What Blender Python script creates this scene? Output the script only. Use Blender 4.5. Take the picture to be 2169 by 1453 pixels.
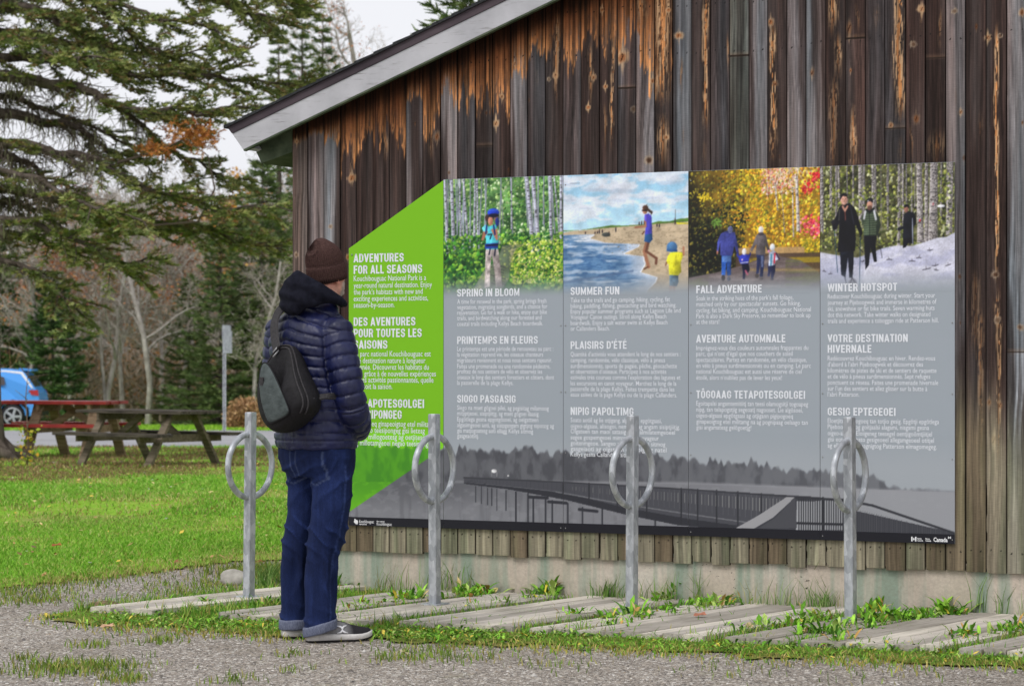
import bpy, bmesh, math, random
import numpy as np
from mathutils import Vector, Matrix

for _o in list(bpy.data.objects):
    bpy.data.objects.remove(_o, do_unlink=True)
SC = bpy.context.scene
COL = SC.collection
R = math.radians

# ---------------------------------------------------------------- camera
F, CX, HZ, CAMH = 5200.0, 1084.5, 770.0, 1.25      # focal length in photo pixels, centre column, horizon row, eye height
cam = bpy.data.cameras.new("Camera")
cam.sensor_width = 36.0
cam.lens = F / 2169.0 * 36.0
cam.shift_y = (HZ - 726.5) / 2169.0
cam.clip_start, cam.clip_end = 0.5, 3000.0
cam.dof.use_dof = True
cam.dof.focus_distance = 12.0
cam.dof.aperture_fstop = 6.5
camo = bpy.data.objects.new("Camera", cam)
camo.location = (0, 0, CAMH)
camo.rotation_euler = (R(90), 0, 0)
COL.objects.link(camo)
SC.camera = camo

# ---------------------------------------------------------------- overcast daylight
SUN_EL, SUN_AZ = R(52), R(215)                       # azimuth clockwise from +Y
w = bpy.data.worlds.new("World")
SC.world = w
w.use_nodes = True
nt = w.node_tree
nt.nodes.clear()
sky = nt.nodes.new("ShaderNodeTexSky")
sky.sky_type = 'NISHITA'
sky.sun_disc = False
sky.sun_elevation = SUN_EL
sky.sun_rotation = SUN_AZ
sky.air_density, sky.dust_density, sky.ozone_density = 1.0, 4.0, 1.0
hs = nt.nodes.new("ShaderNodeHueSaturation")
hs.inputs['Saturation'].default_value = 0.12
nt.links.new(sky.outputs[0], hs.inputs['Color'])
tc = nt.nodes.new("ShaderNodeTexCoord")
ns = nt.nodes.new("ShaderNodeTexNoise")
ns.inputs['Scale'].default_value = 2.2
ns.inputs['Detail'].default_value = 5.0
nt.links.new(tc.outputs['Generated'], ns.inputs['Vector'])
cr = nt.nodes.new("ShaderNodeValToRGB")              # the cloud sheet, light grey to white
cr.color_ramp.elements[0].position = 0.3
cr.color_ramp.elements[1].position = 0.75
cr.color_ramp.elements[0].color = (8.8, 8.9, 9.4, 1)
cr.color_ramp.elements[1].color = (9.9, 10.0, 10.4, 1)
nt.links.new(ns.outputs['Fac'], cr.inputs['Fac'])
mx = nt.nodes.new("ShaderNodeMix")
mx.data_type = 'RGBA'
mx.inputs[0].default_value = 0.85
nt.links.new(hs.outputs[0], mx.inputs[6])
nt.links.new(cr.outputs[0], mx.inputs[7])
bg = nt.nodes.new("ShaderNodeBackground")
bg.inputs['Strength'].default_value = 0.1
nt.links.new(mx.outputs[2], bg.inputs['Color'])
wo = nt.nodes.new("ShaderNodeOutputWorld")
nt.links.new(bg.outputs[0], wo.inputs[0])

sun = bpy.data.lights.new("Sun", 'SUN')
sun.energy = 1.25
sun.angle = R(25)
sun.color = (1.0, 0.965, 0.91)
suno = bpy.data.objects.new("Sun", sun)
_sd = Vector((math.sin(SUN_AZ) * math.cos(SUN_EL), math.cos(SUN_AZ) * math.cos(SUN_EL), math.sin(SUN_EL)))
suno.rotation_euler = _sd.to_track_quat('Z', 'Y').to_euler()
suno.location = _sd * 60
COL.objects.link(suno)

SC.view_settings.view_transform = 'Standard'
SC.view_settings.look = 'None'
SC.view_settings.gamma = 1.0
SC.view_settings.use_curve_mapping = False
SC.view_settings.exposure = 0.12
SC.render.engine = 'CYCLES'
SC.cycles.max_bounces = 6
SC.cycles.transparent_max_bounces = 8
SC.cycles.use_denoising = True

# ---------------------------------------------------------------- helpers
def s2l(c):
    c = np.asarray(c, float)
    return np.where(c <= 0.04045, c / 12.92, ((np.maximum(c, 0) + 0.055) / 1.055) ** 2.4)

def rgb(r, g, b):
    return tuple(float(x) for x in s2l(np.array([r, g, b]) / 255.0))

def at(px, py, Y):
    """a point seen at photo pixel (px,py) at distance Y"""
    return Vector(((px - CX) / F * Y, Y, CAMH - (py - HZ) / F * Y))

def gz(x, y):
    """height of the ground: level near the building, falling gently towards the wood"""
    y = np.asarray(y, float)
    t = np.clip(y - 22.0, 0, 60.0)
    return -0.0118 * t * np.clip(t / 12.0, 0, 1)

def ggy(py, z=0.0):
    return (CAMH - z) * F / (py - HZ)

WY0, WK = 13.07, 0.4556                              # the barn front: Y = WY0 - WK * X
WL = math.sqrt(1 + WK * WK)
WROT = -math.atan(WK)
WMAT = Matrix.Translation((0, WY0, 0)) @ Matrix.Rotation(WROT, 4, 'Z')

def W(px, py=HZ):
    """photo pixel -> (u, z) on the barn front"""
    r = (px - CX) / F
    Y = WY0 / (1 + WK * r)
    return r * Y * WL, CAMH - (py - HZ) / F * Y

def hsh(ix, iy, seed):
    n = (ix.astype(np.int64) * 374761393 + iy.astype(np.int64) * 668265263 + int(seed) * 1442695041) & 0x7fffffff
    n = ((n ^ (n >> 13)) * 1274126177) & 0x7fffffff
    n = ((n ^ (n >> 15)) * 1911520717) & 0x7fffffff
    return ((n ^ (n >> 16)) & 0xffffff) / float(0xffffff)

def vn(x, y, seed=0):
    x = np.asarray(x, float); y = np.asarray(y, float)
    x, y = np.broadcast_arrays(x, y)
    ix = np.floor(x); iy = np.floor(y)
    fx = x - ix; fy = y - iy
    fx = fx * fx * (3 - 2 * fx); fy = fy * fy * (3 - 2 * fy)
    a = hsh(ix, iy, seed); b = hsh(ix + 1, iy, seed); c = hsh(ix, iy + 1, seed); d = hsh(ix + 1, iy + 1, seed)
    return (a + (b - a) * fx) * (1 - fy) + (c + (d - c) * fx) * fy

def fbm(x, y, seed=0, oct=4):
    s = 0; a = 0.5; t = 0
    for k in range(oct):
        s = s + a * vn(x * 2 ** k, y * 2 ** k, seed + 17 * k); t += a; a *= 0.5
    return s / t

def sst(a, b, x):
    t = np.clip((x - a) / (b - a), 0, 1)
    return t * t * (3 - 2 * t)

class MB:
    """collects faces and links them as ONE mesh object"""
    def __init__(self):
        self.V = []; self.Fc = []; self.n = 0; self.C = []; self.hasc = False
    def add(self, V, Fc, m=0, smooth=False, col=None):
        V = np.asarray(V, float).reshape(-1, 3)
        Fc = [np.asarray(f, np.int64) for f in (Fc if isinstance(Fc, list) else [Fc])]
        grp = {}
        for f in Fc:
            if f.ndim == 1: f = f[None]
            grp.setdefault(f.shape[1], []).append(f)
        for k, l in grp.items():
            self.Fc.append((np.concatenate(l) + self.n, m, smooth))
        self.V.append(V); self.n += len(V)
        if col is None: c = np.ones((len(V), 3))
        else:
            self.hasc = True
            c = np.broadcast_to(np.asarray(col, float), (len(V), 3))
        self.C.append(c)
    def box(self, c, s, rot=None, m=0, col=None, taper=None):
        x, y, z = [v / 2 for v in s]
        V = np.array([(-x,-y,-z),(x,-y,-z),(x,y,-z),(-x,y,-z),(-x,-y,z),(x,-y,z),(x,y,z),(-x,y,z)])
        if taper: V[4:, :2] *= taper
        if rot is not None:
            V = V @ np.array(rot.to_3x3() if hasattr(rot, 'to_3x3') else rot).T
        V = V + np.array(c)
        self.add(V, np.array([(0,3,2,1),(4,5,6,7),(0,1,5,4),(1,2,6,5),(2,3,7,6),(3,0,4,7)]), m, False, col)
    def beam(self, p, q, wd, ht, up=(0,0,1), m=0, col=None):
        p = Vector(p); q = Vector(q); d = (q - p); L = d.length; d.normalize()
        s = d.cross(Vector(up)); s.normalize(); t = s.cross(d)
        M = Matrix((d, s, t)).transposed()
        self.box((p + q) / 2, (L, wd, ht), M, m, col)
    def tube(self, P, rad, seg=8, m=0, smooth=True, caps=True, col=None, closed=False):
        P = np.asarray([tuple(p) for p in P], float); n = len(P)
        rad = np.broadcast_to(np.asarray(rad, float), (n,))
        if closed: T = np.roll(P, -1, 0) - np.roll(P, 1, 0)
        else: T = np.gradient(P, axis=0)
        T /= np.linalg.norm(T, axis=1)[:, None] + 1e-12
        ref = np.array([0, 0, 1.0]) if abs(T[0, 2]) < 0.9 else np.array([1.0, 0, 0])
        a = np.cross(T[0], ref); a /= np.linalg.norm(a)
        ang = np.linspace(0, 2 * np.pi, seg, endpoint=False)
        V = np.zeros((n, seg, 3))
        for i in range(n):
            a = a - T[i] * a.dot(T[i]); a /= np.linalg.norm(a) + 1e-12
            b = np.cross(T[i], a)
            V[i] = P[i] + rad[i] * (np.cos(ang)[:, None] * a + np.sin(ang)[:, None] * b)
        idx = np.arange(n * seg).reshape(n, seg)
        nn = n if closed else n - 1
        A = idx[:nn]; B = idx[(np.arange(nn) + 1) % n]
        Q = np.stack([A, np.roll(A, -1, 1), np.roll(B, -1, 1), B], -1).reshape(-1, 4)
        fs = [Q]
        if caps and not closed: fs += [idx[0][::-1], idx[-1]]
        self.add(V.reshape(-1, 3), fs, m, smooth, col)
    def loft(self, rings, m=0, smooth=True, caps=True, col=None):
        V = np.asarray(rings, float); n, k = V.shape[:2]
        idx = np.arange(n * k).reshape(n, k)
        A = idx[:-1]; B = idx[1:]
        Q = np.stack([A, np.roll(A, -1, 1), np.roll(B, -1, 1), B], -1).reshape(-1, 4)
        fs = [Q]
        if caps: fs += [idx[0][::-1], idx[-1]]
        self.add(V.reshape(-1, 3), fs, m, smooth, col)
    def prism(self, poly, o, ax, ay, ad, m=0, col=None, mside=None):
        """polygon in the (ax, ay) plane at o, extruded along ad"""
        o = np.array(o, float); ax = np.array(ax, float); ay = np.array(ay, float); ad = np.array(ad, float)
        P = np.array([o + a * ax + b * ay for a, b in poly]); k = len(P)
        V = np.concatenate([P, P + ad])
        self.add(V, [np.arange(k), np.arange(k)[::-1] + k], m, False, col)
        i = np.arange(k); j = (i + 1) % k
        self.add(V, np.stack([i, i + k, j + k, j], -1), m if mside is None else mside, False, col)
    def ell(self, c, r, rot=None, seg=16, rings=10, m=0, col=None):
        th = np.linspace(0, np.pi, rings + 1)[1:-1]; ph = np.linspace(0, 2 * np.pi, seg, endpoint=False)
        V = np.stack([np.outer(np.sin(th), np.cos(ph)), np.outer(np.sin(th), np.sin(ph)), np.outer(np.cos(th), np.ones(seg))], -1).reshape(-1, 3)
        V = np.concatenate([V, [[0, 0, 1], [0, 0, -1]]]) * np.array(r)
        if rot is not None: V = V @ np.array(rot.to_3x3() if hasattr(rot, 'to_3x3') else rot).T
        V = V + np.array(c)
        idx = np.arange((rings - 1) * seg).reshape(rings - 1, seg)
        A = idx[:-1]; B = idx[1:]
        Q = np.stack([A, B, np.roll(B, -1, 1), np.roll(A, -1, 1)], -1).reshape(-1, 4)
        t = (rings - 1) * seg
        T1 = np.stack([np.full(seg, t), idx[0], np.roll(idx[0], -1)], -1)
        T2 = np.stack([np.full(seg, t + 1), np.roll(idx[-1], -1), idx[-1]], -1)
        self.add(V, [Q, T1, T2], m, True, col)
    def mesh(self, name, mats):
        me = bpy.data.meshes.new(name)
        V = np.concatenate(self.V) if self.V else np.zeros((0, 3))
        me.vertices.add(len(V)); me.vertices.foreach_set('co', V.ravel().astype(np.float32))
        loops = np.concatenate([f.ravel() for f, m, s in self.Fc]); 
        tot = np.concatenate([np.full(len(f), f.shape[1]) for f, m, s in self.Fc])
        start = np.concatenate([[0], np.cumsum(tot)[:-1]])
        mi = np.concatenate([np.full(len(f), m) for f, m, s in self.Fc])
        sm = np.concatenate([np.full(len(f), s) for f, m, s in self.Fc])
        me.loops.add(len(loops)); me.loops.foreach_set('vertex_index', loops.astype(np.int32))
        me.polygons.add(len(tot)); me.polygons.foreach_set('loop_start', start.astype(np.int32))
        me.polygons.foreach_set('loop_total', tot.astype(np.int32))
        me.polygons.foreach_set('material_index', mi.astype(np.int32))
        me.polygons.foreach_set('use_smooth', sm.astype(bool))
        for m in (mats if isinstance(mats, (list, tuple)) else [mats]): me.materials.append(m)
        if self.hasc:
            a = me.attributes.new('tint', 'FLOAT_COLOR', 'POINT')
            C = np.concatenate(self.C); C4 = np.concatenate([C, np.ones((len(C), 1))], 1)
            a.data.foreach_set('color', C4.ravel().astype(np.float32))
        me.update(calc_edges=True); me.validate()
        return me
    def build(self, name, mats, parent=None, mw=None):
        o = bpy.data.objects.new(name, self.mesh(name, mats))
        COL.objects.link(o)
        if mw is not None: o.matrix_world = mw
        if parent is not None: o.parent = parent
        return o

def tag(o, label=None, cat=None, group=None, kind=None):
    if label: o['label'] = label
    if cat: o['category'] = cat
    if group: o['group'] = group
    if kind: o['kind'] = kind
    return o

def thing(name, loc=(0, 0, 0), rz=0, label=None, cat=None, group=None, mw=None):
    o = bpy.data.objects.new(name, None)
    o.empty_display_size = 0.2
    COL.objects.link(o)
    if mw is not None: o.matrix_world = mw
    else:
        o.location = loc; o.rotation_euler = (0, 0, rz)
    return tag(o, label, cat, group)

def kids(o): return [c for c in bpy.data.objects if c.parent == o]

def copy_tree(o, parent=None):
    c = o.copy(); COL.objects.link(c)
    if parent is not None: c.parent = parent
    for ch in kids(o): copy_tree(ch, c)
    return c

# ---------------------------------------------------------------- materials
class Mat:
    def __init__(self, name, rough=0.8, spec=0.3, metal=0.0):
        self.m = bpy.data.materials.new(name); self.m.use_nodes = True
        self.t = self.m.node_tree
        self.b = self.t.nodes['Principled BSDF']
        self.b.inputs['Roughness'].default_value = rough
        self.b.inputs['Specular IOR Level'].default_value = spec
        self.b.inputs['Metallic'].default_value = metal
        self._co = None
    def n(self, typ, **kw):
        nd = self.t.nodes.new('ShaderNode' + typ)
        for k, v in kw.items():
            if hasattr(nd, k): setattr(nd, k, v)
            else: nd.inputs[k].default_value = v
        return nd
    def l(self, a, b): self.t.links.new(a, b)
    def co(self, scale=(1, 1, 1), rot=(0, 0, 0), obj=True):
        if self._co is None: self._co = self.n('TexCoord')
        mp = self.n('Mapping'); mp.inputs['Scale'].default_value = scale; mp.inputs['Rotation'].default_value = rot
        self.l(self._co.outputs['Object'], mp.inputs['Vector'])
        return mp.outputs[0]
    def noise(self, scale, detail=4, rough=0.55, stretch=(1, 1, 1), rot=(0, 0, 0), dist=0.0):
        nd = self.n('TexNoise'); nd.inputs['Scale'].default_value = scale; nd.inputs['Detail'].default_value = detail
        nd.inputs['Roughness'].default_value = rough; nd.inputs['Distortion'].default_value = dist
        self.l(self.co(stretch, rot), nd.inputs['Vector'])
        return nd.outputs['Fac']
    def voro(self, scale, stretch=(1, 1, 1), feature='F1'):
        nd = self.n('TexVoronoi'); nd.feature = feature; nd.inputs['Scale'].default_value = scale
        self.l(self.co(stretch), nd.inputs['Vector'])
        return nd
    def ramp(self, fac, stops):
        nd = self.n('ValToRGB'); e = nd.color_ramp.elements
        while len(e) < len(stops): e.new(0.5)
        for i, (p, c) in enumerate(stops):
            e[i].position = p
            e[i].color = (c, c, c, 1) if isinstance(c, (int, float)) else (*c, 1)
        self.l(fac, nd.inputs[0])
        return nd.outputs[0]
    def mix(self, fac, a, b, blend='MIX'):
        nd = self.n('Mix'); nd.data_type = 'RGBA'; nd.blend_type = blend
        for s, v in ((0, fac), (6, a), (7, b)):
            if isinstance(v, (int, float)) and s == 0: nd.inputs[0].default_value = v
            elif isinstance(v, (int, float)): nd.inputs[s].default_value = (v, v, v, 1)
            elif isinstance(v, tuple): nd.inputs[s].default_value = (*v, 1)
            else: self.l(v, nd.inputs[s])
        return nd.outputs[2]
    def attr(self, name='tint'):
        nd = self.n('Attribute'); nd.attribute_name = name
        return nd.outputs['Color']
    def color(self, c):
        if isinstance(c, tuple): self.b.inputs['Base Color'].default_value = (*c, 1)
        else: self.l(c, self.b.inputs['Base Color'])
        return self
    def rough(self, c): self.l(c, self.b.inputs['Roughness']); return self
    def bump(self, h, strength=0.3, dist=0.01):
        nd = self.n('Bump'); nd.inputs['Strength'].default_value = strength; nd.inputs['Distance'].default_value = dist
        self.l(h, nd.inputs['Height']); self.l(nd.outputs[0], self.b.inputs['Normal'])
        return self

def noisy(name, c1, c2, scale=8, stretch=(1, 1, 1), rough=0.8, spec=0.3, bump=0.2, bdist=0.004, detail=5, metal=0.0, lo=0.35, hi=0.65):
    """two tones of one material broken up by noise"""
    M = Mat(name, rough, spec, metal)
    f = M.noise(scale, detail, 0.6, stretch)
    M.color(M.ramp(f, [(lo, c1), (hi, c2)]))
    if bump: M.bump(M.noise(scale * 3, 4, 0.6, stretch), bump, bdist)
    return M.m

def tinted(name, rough=0.8, spec=0.25, nscale=30, amt=0.35, stretch=(1, 1, 1), bump=0.0, trans=0.0):
    """colour from the mesh's own 'tint' attribute, broken up by fine noise"""
    M = Mat(name, rough, spec)
    f = M.noise(nscale, 4, 0.6, stretch)
    g = M.ramp(f, [(0.3, 1 - amt), (0.7, 1 + amt * 0.6)])
    M.color(M.mix(1.0, M.attr(), g, 'MULTIPLY'))
    if bump: M.bump(f, bump, 0.003)
    if trans:
        M.b.inputs['Subsurface Weight'].default_value = 0
    return M.m
# ================================================================ ground
def gpt(px, py, z=0.0):
    Y = ggy(py, z)
    return np.array(((px - CX) / F * Y, Y))

def lawn_front(X):
    """front edge of the lawn against the gravel"""
    X = np.asarray(X, float)
    return np.interp(X, [-40, -3.2, -2.8, -2.2, -1.75, -1.3, 30], [13.2, 13.35, 13.5, 14.3, 15.2, 15.5, 15.6]) + .5 * (fbm(X * 1.4, X * 0 + 2, 3, 3) - .5)

def verge_front(X):
    """front edge of the weedy verge that surrounds the plank platforms"""
    X = np.asarray(X, float)
    return np.interp(X, [-2.35, -2.2, -1.2, -.6, -.35, .2, .8, 2.0, 4], [12.0, 11.75, 11.25, 10.98, 10.85, 10.72, 10.45, 10.12, 9.5]) + .22 * (fbm(X * 2.6, X * 0, 8, 4) - .5)
def verge_back(X):
    X = np.asarray(X, float)
    return np.interp(X, [-2.35, -2.0, -1.6, -1.2, -.9], [12.0, 12.75, 13.3, 14.2, 15]) + .2 * (fbm(X * 3, X * 0 + 9, 18, 3) - .5)

def sheet(name, m, xs, ys, dz, mask=None, bump=0.0, kind='structure'):
    X, Y = np.meshgrid(xs, ys)
    Z = gz(X, Y) + dz + bump * (fbm(X * 1.3, Y * 1.3, 4, 4) - .5)
    idx = np.arange(X.size).reshape(X.shape)
    Q = np.stack([idx[:-1, :-1], idx[:-1, 1:], idx[1:, 1:], idx[1:, :-1]], -1).reshape(-1, 4)
    if mask is not None:
        k = mask(X, Y).ravel(); Q = Q[k[Q].all(1)]
    mb = MB(); mb.add(np.stack([X, Y, Z], -1), Q, 0, True)
    o = mb.build(name, m); o['kind'] = kind
    return o

mG = Mat('fine_gravel', .95, .12)
_v = mG.voro(135); _v2 = mG.voro(78)
_sep = mG.n('SeparateColor'); mG.l(_v.outputs['Color'], _sep.inputs[0])
_sep2 = mG.n('SeparateColor'); mG.l(_v2.outputs['Color'], _sep2.inputs[0])
_c = mG.ramp(_sep.outputs[0], [(0, rgb(76, 72, 70)), (.25, rgb(126, 120, 115)), (.6, rgb(168, 158, 147)), (.88, rgb(192, 185, 177)), (1, rgb(246, 242, 236))])
_c2 = mG.ramp(_sep2.outputs[1], [(0, rgb(80, 76, 74)), (.3, rgb(140, 131, 122)), (.85, rgb(182, 171, 158)), (1, rgb(250, 246, 240))])
_c = mG.mix(mG.ramp(_sep2.outputs[0], [(.55, 0.0), (.62, 1.0)]), _c, _c2)
_n = mG.noise(.9, 6, .65); _n2 = mG.noise(3.2, 6, .7)
_c = mG.mix(mG.ramp(_n, [(.5, 0.0), (.7, .40)]), _c, rgb(132, 122, 108), 'MIX')
_c = mG.mix(mG.ramp(_n2, [(.60, 0.0), (.72, .4)]), _c, rgb(142, 138, 104))
_c = mG.mix(1.0, _c, mG.ramp(mG.noise(.35, 4, .6), [(.3, .9), (.7, 1.12)]), 'MULTIPLY')
mG.color(_c)
_h = mG.mix(.5, _v.outputs['Distance'], _v2.outputs['Distance'], 'ADD')
mG.bump(_h, .9, -.008)
M_GRAVEL = mG.m

mL = Mat('lawn_soil', .95, .1)
_n = mL.noise(1.6, 6, .65); _n2 = mL.noise(24, 5, .7, (1, .5, 1)); _n3 = mL.noise(.42, 5, .65)
_c = mL.ramp(_n2, [(.3, rgb(92, 130, 30)), (.5, rgb(122, 164, 42)), (.7, rgb(150, 186, 66))])
_c = mL.mix(mL.ramp(_n, [(.54, 0.0), (.72, .6)]), _c, rgb(160, 152, 84))
_c = mL.mix(mL.ramp(_n3, [(.52, 0.0), (.64, .5)]), _c, rgb(142, 124, 88))
mL.color(_c); mL.bump(_n2, .6, .02)
M_LAWN = mL.m
mV = Mat('mossy_verge', .95, .1)
_n = mV.noise(5, 6, .7); _n2 = mV.noise(45, 4, .7); _n3 = mV.noise(1.6, 3, .6)
_c = mV.ramp(_n2, [(.3, rgb(78, 90, 42)), (.55, rgb(116, 128, 56)), (.75, rgb(146, 148, 84))])
_c = mV.mix(mV.ramp(_n, [(.52, 0.0), (.66, .75)]), _c, rgb(128, 112, 84))
_c = mV.mix(mV.ramp(_n3, [(.60, 0.0), (.68, .7)]), _c, rgb(164, 156, 50))
mV.color(_c); mV.bump(_n2, .8, .012)
M_VERGE = mV.m
mA = Mat('grey_asphalt', .9, .2)
mA.color(mA.ramp(mA.noise(1.2, 6, .6), [(.3, rgb(138, 138, 142)), (.7, rgb(164, 164, 167))])); M_ASPH = mA.m

_ys = np.concatenate([np.linspace(-30, 6, 10), np.linspace(7, 24, 70), np.linspace(25, 90, 66), np.geomspace(95, 2200, 14)])
_xs = np.concatenate([-np.geomspace(1500, 14, 14), np.linspace(-12, 12, 60), np.geomspace(14, 1500, 14)])
sheet('gravel_ground', M_GRAVEL, _xs, _ys, 0, None, .012)
sheet('lawn', M_LAWN, np.linspace(-26, -.2, 230), np.concatenate([np.linspace(13, 18, 70), np.linspace(18.2, 46, 100)]), .010,
      lambda X, Y: (Y > lawn_front(X)) & ((Y > 14.6) | (X < -1.5)) & (Y < 44.5 + .5 * np.sin(X * 2)), .012)
sheet('far_grass', M_LAWN, np.linspace(-80, 60, 100), np.linspace(62, 110, 40), .012, lambda X, Y: Y > 63.5 + .7 * np.sin(X * .7) - .25 * np.minimum(X + 8, 0), .02)
sheet('car_park', M_ASPH, np.linspace(-60, 30, 40), np.linspace(44.8, 72, 30), .004, None, .012)
sheet('grass_verge', M_VERGE, np.linspace(-2.34, 3.4, 260), np.linspace(9.3, 14.4, 230), .008,
      lambda X, Y: (Y > verge_front(X) + .10 + .5 * (fbm(X * 6, Y * 6, 19, 3) - .5)) & (Y < np.minimum(verge_back(X), WY0 - WK * X + .1)), .012)

M_BLADE = tinted('grass_blade', .7, .25, 8, .12)
def blades(mb, X, Y, L, wd, cols, rs, z0=0.0, lean=.5):
    """bent single blades of grass"""
    n = len(X); a = rs.uniform(0, 2 * np.pi, n); Lz = L * rs.uniform(.55, 1.15, n)
    le = rs.uniform(.1, lean, n) * Lz
    dx, dy = np.cos(a), np.sin(a); b = rs.uniform(0, 2 * np.pi, n)
    wx, wy = np.cos(b) * wd / 2, np.sin(b) * wd / 2
    Z = gz(X, Y) + z0
    P = np.zeros((n, 5, 3))
    P[:, 0] = np.stack([X - wx, Y - wy, Z], -1); P[:, 1] = np.stack([X + wx, Y + wy, Z], -1)
    mx_, my_ = X + dx * le * .3, Y + dy * le * .3
    P[:, 2] = np.stack([mx_ + wx * .8, my_ + wy * .8, Z + Lz * .55], -1); P[:, 3] = np.stack([mx_ - wx * .8, my_ - wy * .8, Z + Lz * .55], -1)
    P[:, 4] = np.stack([X + dx * le, Y + dy * le, Z + Lz * .95], -1)
    i = np.arange(n) * 5
    C = np.repeat(cols, 5, 0)
    mb.add(P.reshape(-1, 3), [np.stack([i, i + 1, i + 2, i + 3], -1), np.stack([i + 3, i + 2, i + 4], -1)], 0, False, C)

def gcols(rs, n, pal, p=None):
    pal = s2l(np.array(pal) / 255.)
    return pal[rs.choice(len(pal), n, p=p)] * rs.uniform(.75, 1.25, n)[:, None]

rs = np.random.RandomState(21)
mb = MB()
for n, (ya, yb), L, wd in ((104000, (13.2, 20), .038, .0055), (92000, (20, 30), .048, .009), (56000, (30, 45), .06, .016)):
    Y = rs.uniform(ya, yb, n); X = (rs.uniform(-420, 860, n) - CX) / F * Y
    d = fbm(X * .9, Y * .7, 66, 4); d2 = fbm(X * .35, Y * .25, 68, 3)
    keep = (Y > lawn_front(X) + rs.normal(0, .14, n)) & ((Y > 14.8) | (X < -1.5)) & (Y < 44.5) & (rs.rand(n) < np.clip(1.3 - 1.1 * sst(.5, .75, d) - .35 * sst(.5, .65, d2), .12, 1))
    X, Y, d, d2 = X[keep], Y[keep], d[keep], d2[keep]; m = len(X)
    C = gcols(rs, m, [(112, 168, 44), (130, 182, 56), (154, 196, 84), (96, 148, 38), (176, 190, 100)], [.3, .3, .17, .15, .08])
    st = rs.rand(m) < (.06 + .5 * sst(.50, .67, d)); C[st] = gcols(rs, st.sum(), [(186, 176, 108), (170, 154, 92), (196, 188, 128)])
    br = rs.rand(m) < (.75 * sst(.46, .58, d2) * sst(22, 26, Y) + .1 * sst(.5, .6, d2)); C[br] = gcols(rs, br.sum(), [(134, 112, 74), (150, 122, 86), (116, 100, 70)])
    nearedge = rs.rand(m) < sst(.9, 0, Y - lawn_front(X)) * .6; C[nearedge] = gcols(rs, nearedge.sum(), [(170, 158, 98), (150, 142, 84), (186, 172, 116)])
    blades(mb, X, Y, L * rs.uniform(.6, 1.25, m), wd, C, rs, 0, 1.0)
n = 16000
Y = rs.uniform(63.5, 72, n); X = (rs.uniform(-500, 900, n) - CX) / F * Y
blades(mb, X, Y, .09, .04, gcols(rs, n, [(112, 164, 36), (132, 182, 44), (158, 196, 70)]), rs)
o = mb.build('lawn_grass', M_BLADE); o['kind'] = 'stuff'

# the short turf, moss and clover of the verge, thinning out into the gravel
mb = MB()
n = 90000
X = rs.uniform(-2.4, 2.6, n); Y = rs.uniform(9.9, 14.2, n)
vf, vb = verge_front(X), np.minimum(verge_back(X), WY0 - WK * X - .02)
den = fbm(X * 2.2, Y * 2.2, 71, 4)
keep = (Y > vf + rs.normal(-.02, .13, n) - .25 * np.clip(fbm(X * 3.3, Y * 0, 12, 3) - .5, 0, 1)) & (Y < vb + rs.normal(0, .05, n)) & (rs.rand(n) < np.clip(1.25 - 1.3 * sst(.5, .72, den), .15, 1))
X, Y, vf = X[keep], Y[keep], vf[keep]; m = len(X)
C = gcols(rs, m, [(100, 150, 42), (122, 170, 54), (148, 188, 72), (88, 130, 40), (166, 176, 86)], [.28, .3, .17, .15, .1])
st = rs.rand(m) < sst(.30, .0, Y - vf) * .55 + .06; C[st] = gcols(rs, st.sum(), [(172, 160, 92), (150, 136, 76), (188, 172, 106), (164, 160, 60)])
blades(mb, X, Y, rs.uniform(.014, .040, m), .006, C, rs, 0, 1.1)
# isolated tufts on the gravel
for px, py, k, r in [(120, 1418, 260, .10), (160, 1416, 300, .12), (225, 1414, 240, .10), (262, 1440, 150, .05), (195, 1368, 90, .05), (60, 1395, 40, .04), (330, 1362, 60, .06), (345, 1356, 50, .05), (95, 1272, 130, .10), (45, 1276, 150, .12), (15, 1262, 200, .16), (90, 1250, 200, .2), (230, 1226, 320, .30), (150, 1230, 200, .2), (490, 1442, 60, .06), (20, 1256, 200, .2), (612, 1388, 40, .05), (330, 1240, 40, .05), (880, 1390, 160, .12), (930, 1376, 160, .14), (1000, 1396, 60, .08), (840, 1394, 40, .05),
                      (470, 1236, 300, .14), (560, 1215, 900, .16), (585, 1218, 900, .13), (430, 1248, 200, .16), (390, 1258, 200, .14), (1180, 1410, 50, .1), (1560, 1425, 70, .14), (1900, 1432, 60, .16), (620, 1420, 30, .05)]:
    c = gpt(px, py); X = c[0] + rs.normal(0, r, k); Y = c[1] + rs.normal(0, r * 1.3, k)
    blades(mb, X, Y, .035 if py > 1225 else .07, .006, gcols(rs, k, [(110, 140, 48), (134, 160, 60), (156, 150, 84), (92, 116, 44)]), rs, 0, .8)
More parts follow.
